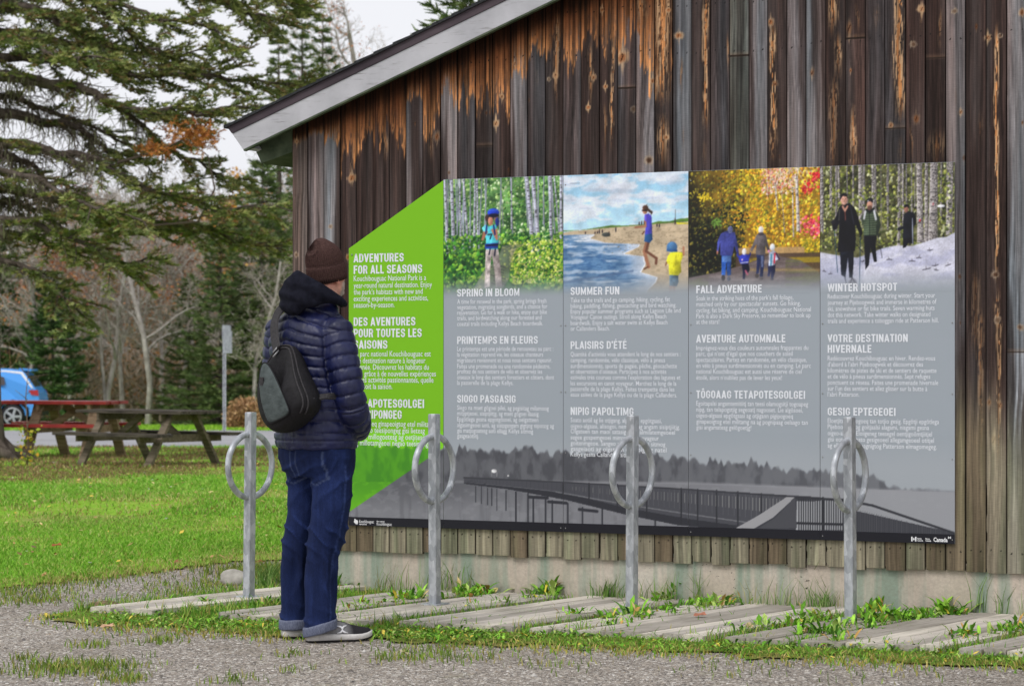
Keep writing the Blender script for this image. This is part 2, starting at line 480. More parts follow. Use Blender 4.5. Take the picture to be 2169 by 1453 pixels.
# seed-headed long grass along the foot of the foundation
k = 1100
X = rs.uniform(-1.0, 2.5, k); dn = fbm(X * 3.1, X * 0, 77, 3); X = X[rs.rand(k) < sst(.48, .62, dn)]; k = len(X)
Y = WY0 - WK * X - rs.uniform(.01, .12, k)
blades(mb, X, Y, rs.uniform(.04, .21, k), .005, gcols(rs, k, [(96, 134, 62), (120, 150, 80), (140, 160, 104), (164, 160, 116)]), rs, 0, .55)
for px, py, k, L in [(745, 1235, 90, .14), (770, 1232, 50, .2), (955, 1252, 70, .2), (1015, 1250, 14, .27), (1285, 1268, 90, .13), (1700, 1282, 16, .3), (1690, 1280, 14, .26), (1735, 1284, 40, .18), (1485, 1276, 20, .2), (1890, 1288, 20, .22), (2080, 1300, 24, .24), (2130, 1302, 30, .17), (1750, 1288, 60, .12), (740, 1222, 25, .3), (1880, 1280, 40, .16), (560, 1240, 60, .12), (575, 1232, 120, .13)]:
    c = gpt(px, py, .02); blades(mb, c[0] + rs.normal(0, .035, k), c[1] + rs.normal(0, .03, k), L, .0055, gcols(rs, k, [(86, 126, 52), (110, 146, 66), (132, 158, 88)]), rs, .01, .7)
# thin grass standing in the gaps and joints of the plank platforms and along their front ends
k = 15000
X = rs.uniform(-2.2, 2.4, k); t = rs.rand(k) ** 1.4 * 1.5; Xf = X - .6 * t; Y = 11.36 - .43 * Xf + .8 * t
pxf = CX + Xf / (11.36 - .43 * Xf) * F
gap = np.zeros(k)
for c0, hw in ((395, 60), (625, 18), (815, 26), (1108, 22), (1214, 10), (1514, 26), (1681, 14), (2016, 24), (160, 40)): gap = np.maximum(gap, np.exp(-((pxf - c0) / hw) ** 2))
joint = np.abs(((Xf / .098) % 1) - .5) > .44
cl = fbm(X * 4, Y * 4, 83, 3)
keep = (rs.rand(k) < gap * .9 + .16 * joint * sst(.45, .6, cl) + .22 * sst(.12, .0, t)) & (Y < WY0 - WK * X - .02)
X, Y = X[keep], Y[keep]; k = len(X)
blades(mb, X, Y, rs.uniform(.03, .085, k), .005, gcols(rs, k, [(100, 150, 44), (124, 172, 58), (88, 132, 42), (150, 180, 80), (168, 160, 92)]), rs, .012, .8)
o = mb.build('verge_grass', M_BLADE); o['kind'] = 'stuff'

# broad-leaved weeds (dandelion and plantain rosettes)
M_LEAF = tinted('weed_leaf', .7, .15, 25, .22)
def leaf(mb, base, az, L, wd, up, col, rs, lob=True):
    n = 7; t = np.linspace(0, 1, n)
    prof = np.sin(np.pi * np.clip(t * .93 + .07, 0, 1)) ** .8 * (.35 + .75 * t)
    if lob: prof = prof * np.where(np.arange(n) % 2 == 1, .62, 1.15)
    prof[-1] = .02
    el = up - t * t * rs.uniform(.5, 1.3)
    r = np.concatenate([[0], np.cumsum(np.cos(el[:-1]) * L / (n - 1))]); z = np.concatenate([[0], np.cumsum(np.sin(el[:-1]) * L / (n - 1))])
    d = np.array((math.cos(az), math.sin(az))); s = np.array((-d[1], d[0]))
    w2 = prof * wd / 2; cr = w2 * .35
    C = np.zeros((n, 3, 3)); 
    for j, sg in enumerate((-1, 0, 1)):
        C[:, j, 0] = base[0] + d[0] * r + s[0] * sg * w2; C[:, j, 1] = base[1] + d[1] * r + s[1] * sg * w2
        C[:, j, 2] = base[2] + z + (cr if sg else 0)
    idx = np.arange(n * 3).reshape(n, 3)
    Q = np.stack([idx[:-1, :-1], idx[:-1, 1:], idx[1:, 1:], idx[1:, :-1]], -1).reshape(-1, 4)
    tint = np.tile(col, (n * 3, 1)); tint[1::3] = tint[1::3] * 1.25; tint *= rs.uniform(.8, 1.2, (n * 3, 1))
    mb.add(C.reshape(-1, 3), Q, 0, True, tint)
LP = [(104, 160, 42), (124, 180, 52), (92, 142, 40), (148, 194, 72), (80, 126, 44), (166, 192, 100)]
def rosette(mb, x, y, z, s, rs, k=None):
    for q in range(k or rs.randint(6, 11)):
        c = s2l(np.array(LP[rs.randint(len(LP))]) / 255.) * rs.uniform(.8, 1.2)
        if rs.rand() < .12: c = s2l(np.array([(206, 190, 70), (176, 140, 80), (196, 176, 120)][rs.randint(3)]) / 255.)
        leaf(mb, (x + rs.normal(0, .015), y + rs.normal(0, .015), z), rs.uniform(0, 6.28), s * .86 * rs.uniform(.4, 1.15), s * .86 * rs.uniform(.16, .34), rs.uniform(.25, 1.4), c, rs, rs.rand() < .7)
mb = MB()
for px, py, s, k in [(728, 1244, .12, 3), (755, 1240, .13, 4), (785, 1238, .09, 2), (735, 1290, .09, 3), (765, 1284, .10, 3), (790, 1283, .09, 2), (838, 1272, .13, 3), (860, 1270, .12, 3), (885, 1270, .12, 3), (870, 1282, .08, 2), (930, 1272, .10, 2), (978, 1262, .15, 4), (1000, 1264, .13, 3), (1030, 1258, .15, 4), (1052, 1258, .12, 2), (1000, 1284, .07, 2), (1062, 1276, .08, 2), (1125, 1266, .12, 3), (1150, 1264, .12, 3), (1175, 1258, .17, 4),
                     (1222, 1300, .15, 2), (1215, 1302, .09, 2), (1262, 1310, .07, 2), (1290, 1306, .11, 3), (1300, 1318, .10, 3), (1345, 1310, .14, 4), (1365, 1308, .11, 3), (1320, 1322, .10, 3), (1285, 1324, .08, 2), (1385, 1300, .09, 2), (1412, 1300, .12, 3), (1405, 1272, .15, 4), (1432, 1270, .16, 4), (1455, 1268, .17, 3), (1475, 1290, .11, 3), (1440, 1296, .10, 2), (1500, 1284, .11, 3), (1535, 1282, .14, 4), (1575, 1278, .13, 3), (1590, 1274, .12, 2),
                     (1545, 1336, .08, 2), (1565, 1334, .10, 2), (1612, 1332, .13, 2), (1640, 1328, .10, 2), (1680, 1322, .11, 3), (1705, 1318, .12, 3), (1725, 1308, .14, 3), (1700, 1345, .10, 3), (1735, 1344, .13, 4), (1765, 1340, .12, 3), (1750, 1318, .12, 3), (1830, 1318, .15, 4), (1862, 1318, .16, 4), (1890, 1318, .16, 3), (1845, 1330, .12, 3), (1870, 1296, .15, 3), (1915, 1316, .13, 3), (1945, 1312, .14, 3), (1985, 1305, .17, 3), (2020, 1304, .17, 4), (2050, 1302, .15, 3), (1965, 1306, .1, 2),
                     (1785, 1362, .11, 3), (1790, 1330, .1, 2), (2030, 1350, .13, 3), (2060, 1352, .09, 3), (2110, 1348, .1, 2), (2140, 1340, .12, 3), (2165, 1338, .12, 3), (1885, 1378, .08, 1), (1890, 1362, .07, 1), (565, 1280, .09, 3), (540, 1285, .09, 2), (425, 1280, .1, 2), (430, 1290, .08, 2), (500, 1270, .08, 2), (370, 1272, .09, 2), (1520, 1365, .07, 2)]:
    for q in range(int(k * 2.2)):
        c = gpt(px + rs.normal(0, 10), py + rs.normal(0, 4), .02); rosette(mb, c[0], c[1], .012, s * rs.uniform(.45, 1.05), rs)
# small clover and plantain leaves in the front verge
for q in range(1900):
    if rs.rand() < .35: px = rs.uniform(90, 620); py = rs.uniform(1290, 1340)
    elif rs.rand() < .6: px = rs.uniform(700, 1260); py = rs.uniform(1310, 1368)
    else: px = rs.uniform(1200, 2169); py = 1350 + (px - 1200) * .03 + rs.uniform(-6, 45)
    c = gpt(px, py)
    if c[1] < verge_front(c[0]) + .05 or c[1] > verge_back(c[0]): continue
    if vn(np.array(c[0] * 5), np.array(c[1] * 5), 9) < .35: continue
    for z in range(2):
        col = s2l(np.array(LP[rs.randint(len(LP))]) / 255.) * rs.uniform(.8, 1.2)
        if rs.rand() < .10: col = s2l(np.array((206, 186, 80)) / 255.)
        leaf(mb, (c[0] + rs.normal(0, .02), c[1] + rs.normal(0, .02), .008 + rs.uniform(0, .015)), rs.uniform(0, 6.28), rs.uniform(.02, .05), rs.uniform(.010, .022), rs.uniform(.0, .8), col * .9, rs, False)
o = mb.build('leafy_weeds', M_LEAF); o['kind'] = 'stuff'

# loose stones on the gravel, each a low irregular chip
mb = MB(); M_CHIP = tinted('gravel_chip', .9, .2, 90, .2)
n = 9400
Y = 8.3 + 5.6 * rs.rand(n) ** 1.15; X = (rs.uniform(-60, 2230, n) - CX) / F * Y
keep = (Y < verge_front(X) - .02) | ((X < -1.45) & (Y > verge_back(X)) & (Y < lawn_front(X))) | (X < -2.35); X, Y = X[keep], Y[keep]; n = len(X)
r = .0026 + .0055 * rs.rand(n) ** 3; r[::38] *= 2.4
base = np.array([(1, 0, 0), (.3, .95, 0), (-.8, .6, 0), (-.8, -.6, 0), (.3, -.95, 0), (.1, .1, .8)])
a = rs.uniform(0, 6.28, n); co, si = np.cos(a), np.sin(a)
jit = base[None] * rs.uniform(.7, 1.3, (n, 6, 1)) * r[:, None, None]
P = np.stack([jit[..., 0] * co[:, None] - jit[..., 1] * si[:, None] + X[:, None], jit[..., 0] * si[:, None] + jit[..., 1] * co[:, None] + Y[:, None], jit[..., 2] + .001 + (gz(X, Y) + .012 * (fbm(X * 1.3, Y * 1.3, 4, 4) - .5))[:, None]], -1)
i = np.arange(n)[:, None] * 6
T = np.concatenate([np.stack([i[:, 0] + k, i[:, 0] + (k + 1) % 5, i[:, 0] + 5], -1) for k in range(5)])
mb.add(P.reshape(-1, 3), T, 0, False, np.repeat(gcols(rs, n, [(150, 144, 136), (178, 172, 164), (120, 114, 108), (204, 200, 194), (160, 146, 130), (96, 92, 90)], [.3, .25, .2, .08, .1, .07]), 6, 0))
o = mb.build('gravel_chips', M_CHIP); o['kind'] = 'stuff'

# scattered leaf litter and bark crumbs on the lawn and verge
mb = MB(); n = 420
Y = np.concatenate([rs.uniform(14, 34, 420), rs.uniform(9.6, 12.6, 230)]); X = np.concatenate([(rs.uniform(-20, 620, 420) - CX) / F * Y[:420], (rs.uniform(60, 2169, 230) - CX) / F * Y[420:]])
keep = (((Y > 13.5) & (Y > lawn_front(X))) | ((Y < 13) & (Y > verge_front(X) - .1) & (Y < 11.3 - .43 * X)))
X, Y = X[keep], Y[keep]; n = len(X)
sz = np.where(Y > 13, rs.uniform(.008, .026, n), rs.uniform(.006, .016, n)); a = rs.uniform(0, 6.28, n)
P = np.stack([X, Y, gz(X, Y) + np.where(Y > 13, .045, .030)], -1)
d1 = np.stack([np.cos(a), np.sin(a), rs.uniform(-.5, .5, n)], -1) * sz[:, None]; d2 = np.stack([-np.sin(a), np.cos(a), rs.uniform(-.4, .4, n)], -1) * sz[:, None] * .6
V = np.stack([P - d1, P - d2, P + d1, P + d2], 1)
mb.add(V.reshape(-1, 3), np.arange(n)[:, None] * 4 + np.arange(4), 0, False, np.repeat(gcols(rs, n, [(186, 150, 96), (150, 108, 72), (206, 186, 130), (128, 98, 74), (214, 188, 80), (190, 186, 178)]), 4, 0))
o = mb.build('leaf_litter', M_BLADE); o['kind'] = 'stuff'
# ================================================================ the barn
def Wo(px, py, off):
    """photo pixel -> (u, z) on a plane `off` metres in front of the barn front"""
    r = (px - CX) / F
    y0 = WY0 - off * WL
    Y = y0 / (1 + WK * r)
    X = r * Y
    u = X / WL - (Y - WY0) * WK / WL          # along (1,-WK)/WL
    return u, CAMH - (py - HZ) / F * Y

BO = 0.15
bb0, bb1 = Wo(515, 317, BO), Wo(1172, 0, BO)
bt0, bt1 = Wo(492, 284, BO), Wo(1075.7, 0, BO)
st0, st1 = Wo(478, 267, BO), Wo(1033, -4, BO)
SLOPE = (bb1[1] - bb0[1]) / (bb1[0] - bb0[0])
def line_z(p, u): return p[1] + SLOPE * (u - p[0])
RIDGE = 3.35
def roofz(u):                                  # underside of the bargeboard
    return line_z(bb0, np.where(np.asarray(u) > RIDGE, 2 * RIDGE - np.asarray(u), u))

UL = W(619)[0]
edges_px = [619, 652, 686, 721, 755, 790, 825, 860.5, 896, 933, 969, 1006.6, 1043.4, 1080.6, 1117.7, 1154.8, 1192.7,
            1231, 1269.5, 1308, 1346.5, 1386, 1424.8, 1464.9, 1505.3, 1545.7, 1586.8, 1626.2, 1666.6, 1707, 1748.9,
            1791.4, 1833.3, 1874.4, 1918.4, 1960.2, 2002.7, 2045.3, 2088.5, 2132.1, 2176, 2221, 2266, 2311]
bedge = [W(p)[0] for p in edges_px]
# tone of each board: g grey, l light grey, d dark brown, m dark grey, n greenish grey, b brown grey
tones = "bgldddd" "gdl" "mddgmdmddmgdgdmngdglddmmddgddldmdgd"
# raw-wood length under the eaves, photo pixels
raws = [25, 20, 45, 95, 85, 110, 120, 45, 110, 70, 95, 140, 140, 75, 60, 75, 110, 120, 120, 150, 175, 190, 60] + [60] * 30
# pale streaks of bared wood: board, place across (0-1), half width, top row, bottom row, strength
streaks = [(5, .75, .18, 265, 355, .9), (8, .5, .12, 262, 352, .8), (3, .7, .1, 300, 400, .6), (11, .2, .13, 215, 275, .9), (12, .25, .1, 150, 215, .7),
           (15, .65, .12, 20, 230, .8), (14, .6, .08, 140, 190, .8), (17, .5, .12, 80, 240, .8), (18, .7, .1, 60, 330, .9), (18, .35, .08, 210, 330, .7),
           (20, .35, .32, -30, 70, 1.0), (21, .4, .42, -60, 240, .95), (21, .45, .38, 230, 370, .8), (22, .5, .06, 115, 210, .9), (22, .6, .05, 260, 320, .8),
           (23, .75, .17, -30, 290, 1.0), (23, .7, .13, 290, 360, .6), (24, .2, .2, 0, 30, .9), (24, .85, .06, 60, 170, .7), (27, .25, .16, 35, 350, 1.0), (27, .3, .3, 265, 350, .7),
           (30, .35, .27, -40, 90, .9), (30, .65, .25, 60, 180, .9), (30, .45, .22, 150, 380, .6), (31, .6, .12, 0, 82, .8), (31, .45, .2, 210, 380, .8),
           (32, .55, .14, 0, 75, .6), (33, .7, .22, -40, 275, 1.0), (33, .7, .1, 280, 360, .7), (34, .8, .08, 10, 90, .7), (34, .3, .09, 255, 350, .8),
           (35, .8, .1, 10, 120, .7), (35, .55, .4, 265, 370, .9), (36, .5, .08, 180, 230, .6), (37, .7, .12, 230, 320, .6), (38, .5, .1, 40, 620, 1.0), (38, .55, .13, 600, 1000, .85),
           (37, .75, .16, 640, 980, .6), (37, .5, .25, 560, 760, .4), (40, .85, .1, 860, 1000, .6), (41, .5, .1, 0, 400, .7), (43, .4, .2, 100, 600, .8)]
# knots: photo pixel centre and radius, kind 1 = raw orange eye, 2 = dark hole with pale rim
knots = [(629, 300, 4, 1), (880, 262, 4, 1), (926, 290, 7, 1), (832, 272, 5, 1), (745, 377, 7, 1), (1063, 205, 4, 1), (1050, 262, 6, 1), (1030, 240, 4, 2), (950, 366, 4, 2),
         (1091, 135, 4, 1), (1134, 73, 5, 1), (1120, 213, 4, 1), (1176, 160, 5, 1), (1162, 168, 3, 2), (1077, 360, 5, 1), (1275, 22, 4, 1), (1258, 165, 5, 1), (1247, 228, 4, 1),
         (1318, 122, 11, 1), (1374, 340, 7, 2), (1416, 22, 4, 1), (1437, 76, 6, 1), (1411, 292, 4, 1), (1282, 184, 4, 1), (1342, 232, 5, 2), (1382, 172, 5, 1), (1632, 47, 6, 1), (1642, 178, 5, 1),
         (1652, 333, 5, 2), (1636, 332, 3, 2), (1720, 155, 6, 1), (1799, 60, 12, 1), (1771, 257, 5, 2), (1802, 150, 4, 1), (1812, 78, 4, 2), (1888, 265, 4, 1), (1936, 95, 5, 2), (1953, 20, 6, 1), (1941, 252, 7, 1),
         (2022, 25, 4, 2), (2035, 238, 4, 1), (2042, 335, 5, 2), (2068, 57, 6, 1), (2092, 80, 5, 1), (2118, 76, 3, 2), (2109, 582, 5, 2), (2113, 678, 5, 2), (2160, 693, 5, 2), (2033, 586, 4, 2), (2034, 684, 4, 2),
         (2095, 852, 6, 1), (2118, 858, 6, 1), (2106, 931, 10, 1), (2084, 1050, 6, 1), (2066, 937, 5, 1), (2165, 27, 5, 1), (2166, 260, 5, 1), (718, 605, 6, 1), (737, 545, 5, 1), (628, 540, 4, 2), (700, 480, 4, 2),
         (1017, 1153, 8, 2), (1138, 1150, 5, 2), (1625, 1190, 5, 2), (1738, 1195, 5, 2), (1900, 1192, 5, 2)]
seams = [(11, 309), (19, 187), (31, 81), (33, 272), (35, 123), (25, 119), (39, 746), (40, 853), (41, 560)]
TONE = {'g': (112, 108, 110), 'l': (128, 125, 127), 'd': (62, 50, 47), 'm': (80, 74, 75), 'n': (102, 104, 98), 'b': (98, 84, 78)}

def paint_board(i, U, Z):
    """wood colour of board i: silvered or dark wood, raw wood kept dry under the eaves, bared streaks, knots, algae at the foot"""
    rs = np.random.RandomState(100 + i)
    u0, u1 = bedge[i], bedge[i + 1]
    X = (U - u0) / (u1 - u0)
    t = tones[i] if i < len(tones) else 'gdmg'[i % 4]
    base = np.array(TONE[t]) * rs.uniform(.93, 1.08)
    wob = (fbm(Z * 1.3, X * 0 + i, 5) - .5) * .5
    fib = fbm((X + wob) * 9, Z * 1.1, 11 + i, 4)
    fine = fbm((X + wob * .6) * 34, Z * 4.5, 51 + i, 3)
    big = fbm(X * 2.2 + wob * 2, Z * 1.0 + i * 9, 7, 3)
    band = fbm((X + wob) * 4.5, Z * .55, 15 + i, 3)
    C = base * (0.20 + .70 * fib + .62 * fine + .36 * (band - .25))[..., None]
    dk = np.array((44, 35, 33.)); lt = np.array((150, 144, 144.))
    a = sst(.47, .75, big) * (.75 if t in 'gl' else .35)
    C = C * (1 - a[..., None]) + (dk * (.8 + .5 * fine[..., None])) * a[..., None]
    a = sst(.55, .3, big) * (.45 if t in 'gln' else .22)
    C = C * (1 - a[..., None]) + lt * (.55 + .5 * fib)[..., None] * a[..., None]
    red = fbm(X * 1.5, Z * .7 + i * 3, 77, 3)
    C = C * (1 + (red - .5)[..., None] * np.array((.26, .02, -.09)))
    # raw wood under the eaves
    L = (raws[i] if i < len(raws) else 60) * 1.12 * 13.0 / F
    d = roofz(U) - .01 - Z
    rag = fbm(X * 11 + i * 5, Z * 2.6, 201 + i, 4); rag2 = fbm(X * 40, Z * 14, 301 + i, 3)
    lim = L * (.45 + 1.0 * fbm(X * 3.5 + i * 3, Z * 0, 401, 2) + .7 * (rag - .5)) + .1 * L * (rag2 - .5)
    m = sst(-.012, .02, lim - d)
    speck = sst(.47, .60, rag2 * .65 + rag * .35) * sst(.15, .9, d / np.maximum(lim, .02))
    m = m * (1 - .8 * speck)
    k = np.clip(d / np.maximum(L, .02) + .5 * (fbm(X * 6 + i, Z * 1.2, 501 + i, 3) - .5), 0, 1)[..., None]
    raw = np.array((92, 54, 34.)) * (1 - k) + np.array((194, 138, 92.)) * k
    raw = raw * (.42 + .75 * fib + .42 * fine)[..., None]
    drk = sst(.55, .68, fbm(X * 15 + i * 2, Z * 1.0, 521 + i, 3))[..., None]; raw = raw * (1 - .45 * drk)
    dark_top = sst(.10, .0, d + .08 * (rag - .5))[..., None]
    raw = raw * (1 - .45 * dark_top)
    C = C * (1 - m[..., None]) + raw * m[..., None]
    # sun-bared streaks
    for (b, xc, hw, y0, y1, s) in streaks:
        if b != i: continue
        pxm = .5 * (edges_px[i] + edges_px[i + 1])
        z0, z1 = W(pxm, y0)[1], W(pxm, y1)[1]
        wand = (fbm(Z * 3.2, X * 0 + b, 31) - .5) * .30 + (fbm(Z * 14, X * 0 + b, 37) - .5) * .10
        wid = hw * (.35 + 1.1 * fbm(Z * 6, X * 0 + 3 * b, 41))
        e = np.abs(X - xc - wand) / np.maximum(wid, .02)
        ends = sst(0, .12, z0 - Z) * sst(0, .18, Z - z1)
        fbr = fbm(X * 30 + wand * 20, Z * 7, 61 + b, 3)
        mm = sst(1.45, .35, e + 1.2 * (fbr - .5)) * ends * s
        mm = mm * (1 - .85 * sst(.50, .60, .6 * fbr + .4 * fbm(X * 40, Z * 34, 63 + b, 2)))
        tan = np.array((190, 156, 122.)) * (.40 + .62 * fib + .45 * fine)[..., None]
        tan = np.where((e < .3)[..., None], tan * np.array((1.0, .86, .72)), tan)
        C = C * (1 - mm[..., None]) + tan * mm[..., None]
        hal = sst(2.2, 1.1, e) * ends * (1 - mm) * .55 * s
        C = C * (1 - hal[..., None]) + np.array((40, 30, 27.)) * hal[..., None]
    for (kx, ky, kr, kind) in knots:
        ku, kz = W(kx, ky)
        if not (u0 - .01 < ku < u1 + .01): continue
        r = kr * 12.8 / F
        ang = np.arctan2(Z - kz, U - ku)
        kv = ((kx * 37 + ky * 91) % 100) / 100.0
        r = r * (.62 + .4 * kv)
        dd = np.hypot((U - ku) / (r * (.8 + .5 * kv)), (Z - kz) / (r * (1.9 - .9 * kv))) * (1 + .75 * (fbm(U * 55 + kx, Z * 38, 17, 3) - .5))
        tail = sst(1.0, .2, np.abs(U - ku) / (r * (1.0 - np.clip(np.abs(Z - kz) / (r * 5), 0, 1)) + 1e-4)) * sst(3.0 + 4 * kv, 1.2, np.abs(Z - kz - r * 1.5 * (kv - .7)) / r)
        pale = np.array((200, 168, 132.)) if kind == 1 else np.array((168, 150, 130.))
        m1 = np.maximum(sst(1.7, .9, dd + 1.1 * (rag2 - .5)) * (.75 * sst(.35, .75, kv)), tail * ((.2 + .7 * kv) if kind == 1 else .2) * sst(.3, .5, fine))
        C = C * (1 - m1[..., None]) + pale * (.75 + .4 * fine)[..., None] * m1[..., None]
        core = (np.array((136, 88, 56.)) * (.7 + .5 * kv)) if kind == 1 else np.array((72, 48, 34.))
        m2 = sst(1.2, .35, dd + .3 * (fine - .5)) * (.4 + .55 * ((kx * 13 % 7) / 6.0))
        C = C * (1 - m2[..., None]) + core * (.7 + .6 * fine)[..., None] * m2[..., None]
        m3 = sst(.22, .1, np.abs((U - ku) - .4 * (Z - kz)) / r) * sst(.8, .4, dd) * (.8 if kind == 1 else 0)
        C = C * (1 - m3[..., None]) + np.array((50, 28, 16.)) * m3[..., None]
    for (b, sy) in seams:
        if b != i: continue
        sz = W(.5 * (edges_px[i] + edges_px[i + 1]), sy)[1]
        sh = .80 if rs.rand() < .5 else 1.22
        C = np.where((Z < sz)[..., None], C * sh + 3, C)
        C = np.where((np.abs(Z - sz) < .004)[..., None], np.array((22, 18, 17.)), C)
        a = sst(.02, .0, np.abs(Z - sz - .006)) * .25
        C = C * (1 - a[..., None]) + np.array((150, 120, 95.)) * a[..., None]
    # algae-green, bleached foot of the boards
    nz = fbm(X * 1.6 + i, Z * 1.2, 91, 3)
    f = sst(1.25, .62, Z + .5 * (nz - .5)) * (.95 if i < 38 else .8)
    grn = np.array((186, 178, 154.)) * (1 - nz[..., None] * .3) + np.array((-16, -8, -12.)) * sst(.4, .75, big)[..., None]
    if rs.rand() < .25: grn = grn * np.array((.80, .75, .72))
    grn = grn * (.62 + .5 * fib + .25 * (fine - .5))[..., None]
    C = C * (1 - f[..., None]) + grn * f[..., None]
    # saw marks and nail heads
    for nz_ in (.33, 2.86 + rs.uniform(-.02, .02), 3.1):
        for xx in (.25, .75):
            dn = np.hypot(U - (u0 + xx * (u1 - u0)), Z - nz_ - rs.uniform(-.01, .01))
            C = np.where((dn < .0045)[..., None], np.array((30, 28, 28.)), C)
    C = 96 * (np.maximum(C, 1) / 96.) ** 1.09
    eg = sst(.06, .0, np.minimum(X, 1 - X)) * .5
    C = C * (1 - eg[..., None]) + np.array((30, 24, 22.)) * eg[..., None]
    return s2l(np.clip(C, 3, 250) / 255.0)

mW = Mat('weathered_board', .88, .18)
_fine = mW.noise(55, 5, .65, (1.0, 1.0, .035))
_saw = mW.noise(300, 2, .5, (.10, .10, 1.0), (0, R(9), 0))
_g = mW.ramp(_fine, [(.30, .70), (.5, 1.0), (.72, 1.28)])
_c = mW.mix(1.0, mW.attr(), _g, 'MULTIPLY')
_c = mW.mix(.25, _c, mW.ramp(_saw, [(.35, .65), (.65, 1.3)]), 'MULTIPLY')
mW.color(_c); mW.bump(_fine, .5, .004)
M_BOARD = mW.m
mC = Mat('board_concrete', .93, .15)
_n = mC.noise(2.2, 5, .6); _st = mC.noise(9, 4, .6, (1, 1, .06)); _pit = mC.noise(38, 3, .7, (1, 1, 1.6), (0, R(20), 0))
_c = mC.ramp(_n, [(.3, rgb(186, 175, 160)), (.5, rgb(206, 193, 179)), (.7, rgb(214, 206, 194))])
_c = mC.mix(mC.ramp(_st, [(.44, 0.0), (.62, .85)]), _c, rgb(140, 162, 146))
_big = mC.noise(1.1, 3, .5)
_pm = mC.mix(1.0, mC.ramp(_pit, [(.655, 0.0), (.68, 1.0)]), mC.ramp(_big, [(.5, 0.0), (.6, 1.0)]), 'MULTIPLY')
_c = mC.mix(_pm, _c, rgb(62, 60, 54))
_c = mC.mix(mC.ramp(mC.noise(70, 4, .7), [(.35, .0), (.75, .35)]), _c, rgb(120, 108, 98))
mC.color(_c); mC.bump(mC.noise(30, 5, .7), .35, .006)
M_CONC = mC.m
mP = Mat('weathered_white_paint', .75, .3)
_f1 = mP.noise(46, 5, .72, (.10, 1, 1.3), (0, R(23), 0))
_f2 = mP.noise(4, 4, .6)
_c = mP.ramp(_f2, [(.3, rgb(164, 164, 169)), (.7, rgb(190, 190, 195))])
_c = mP.mix(mP.ramp(_f1, [(.56, 0.0), (.68, .7)]), _c, rgb(112, 109, 107))
mP.color(_c); mP.bump(_f1, .25, .003)
M_BARGE = mP.m
M_DARKTRIM = noisy('dark_trim', rgb(58, 50, 56), rgb(86, 76, 82), 5, (.3, 1, 1), .8, .25, .15)
M_SHINGLE = noisy('asphalt_shingle', rgb(38, 40, 42), rgb(62, 64, 66), 60, (1, 1, 1), .95, .15, .5)
M_GREENBEAM = noisy('mossy_beam', rgb(58, 70, 54), rgb(92, 102, 82), 9, (1, .2, 1), .9, .15, .25)
M_SOFFIT = noisy('soffit_wood', rgb(60, 58, 50), rgb(92, 86, 74), 9, (1, .2, 1), .9, .15, .2)

barn = thing('wooden_barn', label='dark weathered board barn with a sloping roof edge, carrying the large trail sign', cat='barn', mw=WMAT)

BOARDBOT = W(1500, 1192)[1]
mb = MB()
rsb = np.random.RandomState(5)
for i in range(len(edges_px) - 1):
    u0, u1 = bedge[i], bedge[i + 1]
    gap = .0018 + (.002 if rsb.rand() < .3 else 0)
    zb = BOARDBOT + rsb.uniform(-.008, .008)
    zt = max(float(roofz(u0)), float(roofz(u1))) + .06
    ztop = min(zt, 3.32)
    nx, nz = 22, int((ztop - zb) / .0050)
    us = np.linspace(u0 + gap, u1 - gap, nx); zs = np.linspace(zb, ztop, nz)
    U, Z = np.meshgrid(us, zs)
    C = paint_board(i, U, Z)
    yo = rsb.uniform(-.004, .003)
    X = (U - u0) / (u1 - u0)
    cup = rsb.uniform(-.0025, .0025)
    Yd = yo + cup * (1 - (2 * X - 1) ** 2) + .0016 * (fbm(X * 5, Z * 1.5, 3 + i) - .5)
    eg = .0015 * (1 - np.clip(np.minimum(X, 1 - X) / .06, 0, 1)); Yd = Yd + eg
    # ragged edges near the foot of the boards
    if i > 14:
        rag = sst(.75, .35, Z) * np.where((X < .02), sst(.55, .8, vn(Z * 22, Z * 0, 900 + i)) * .012, 0)
        U = U + rag
    V = np.stack([U, Yd, Z], -1).reshape(-1, 3)
    idx = np.arange(nx * nz).reshape(nz, nx)
    Q = np.stack([idx[:-1, :-1], idx[:-1, 1:], idx[1:, 1:], idx[1:, :-1]], -1).reshape(-1, 4)
    mb.add(V, Q, 0, False, C.reshape(-1, 3))
    # thickness: both edges and the foot
    for col, flip in ((0, 0), (nx - 1, 1)):
        a = V[idx[:, col]]; b = a + [0, .024, 0]; n = len(a); k = np.arange(n - 1)
        q = np.stack([k, k + 1, k + 1 + n, k + n], -1)
        if not flip: q = q[:, ::-1]
        mb.add(np.concatenate([a, b]), q, 0, False, np.concatenate([C.reshape(-1, 3)[idx[:, col]]] * 2) * .8)
    a = V[idx[0]]; b = a + [0, .024, 0]; k = np.arange(nx - 1)
    mb.add(np.concatenate([a, b]), np.stack([k, k + nx, k + nx + 1, k + 1], -1), 0, False, (.06, .055, .045))
    if zt > ztop:
        mb.box(((u0 + u1) / 2, yo + .012, (ztop + zt) / 2), (u1 - u0 - 2 * gap, .022, zt - ztop), None, 0, C.reshape(-1, 3).mean(0))
# plain boards of the part of the gable beyond the frame
UR = 2 * RIDGE - UL
u = bedge[-1]
while u < UR - .05:
    u1 = min(u + .105, UR)
    zt = float(min(roofz(u), roofz(u1))) + .06
    mb.box(((u + u1) / 2, .012, (BOARDBOT + zt) / 2), (u1 - u - .004, .022, zt - BOARDBOT), None, 0, s2l(np.array(TONE[random.Random(int(u * 100)).choice('gdmdb')]) / 255.))
    u = u1
wall_front = mb.build('board_wall', M_BOARD, barn)

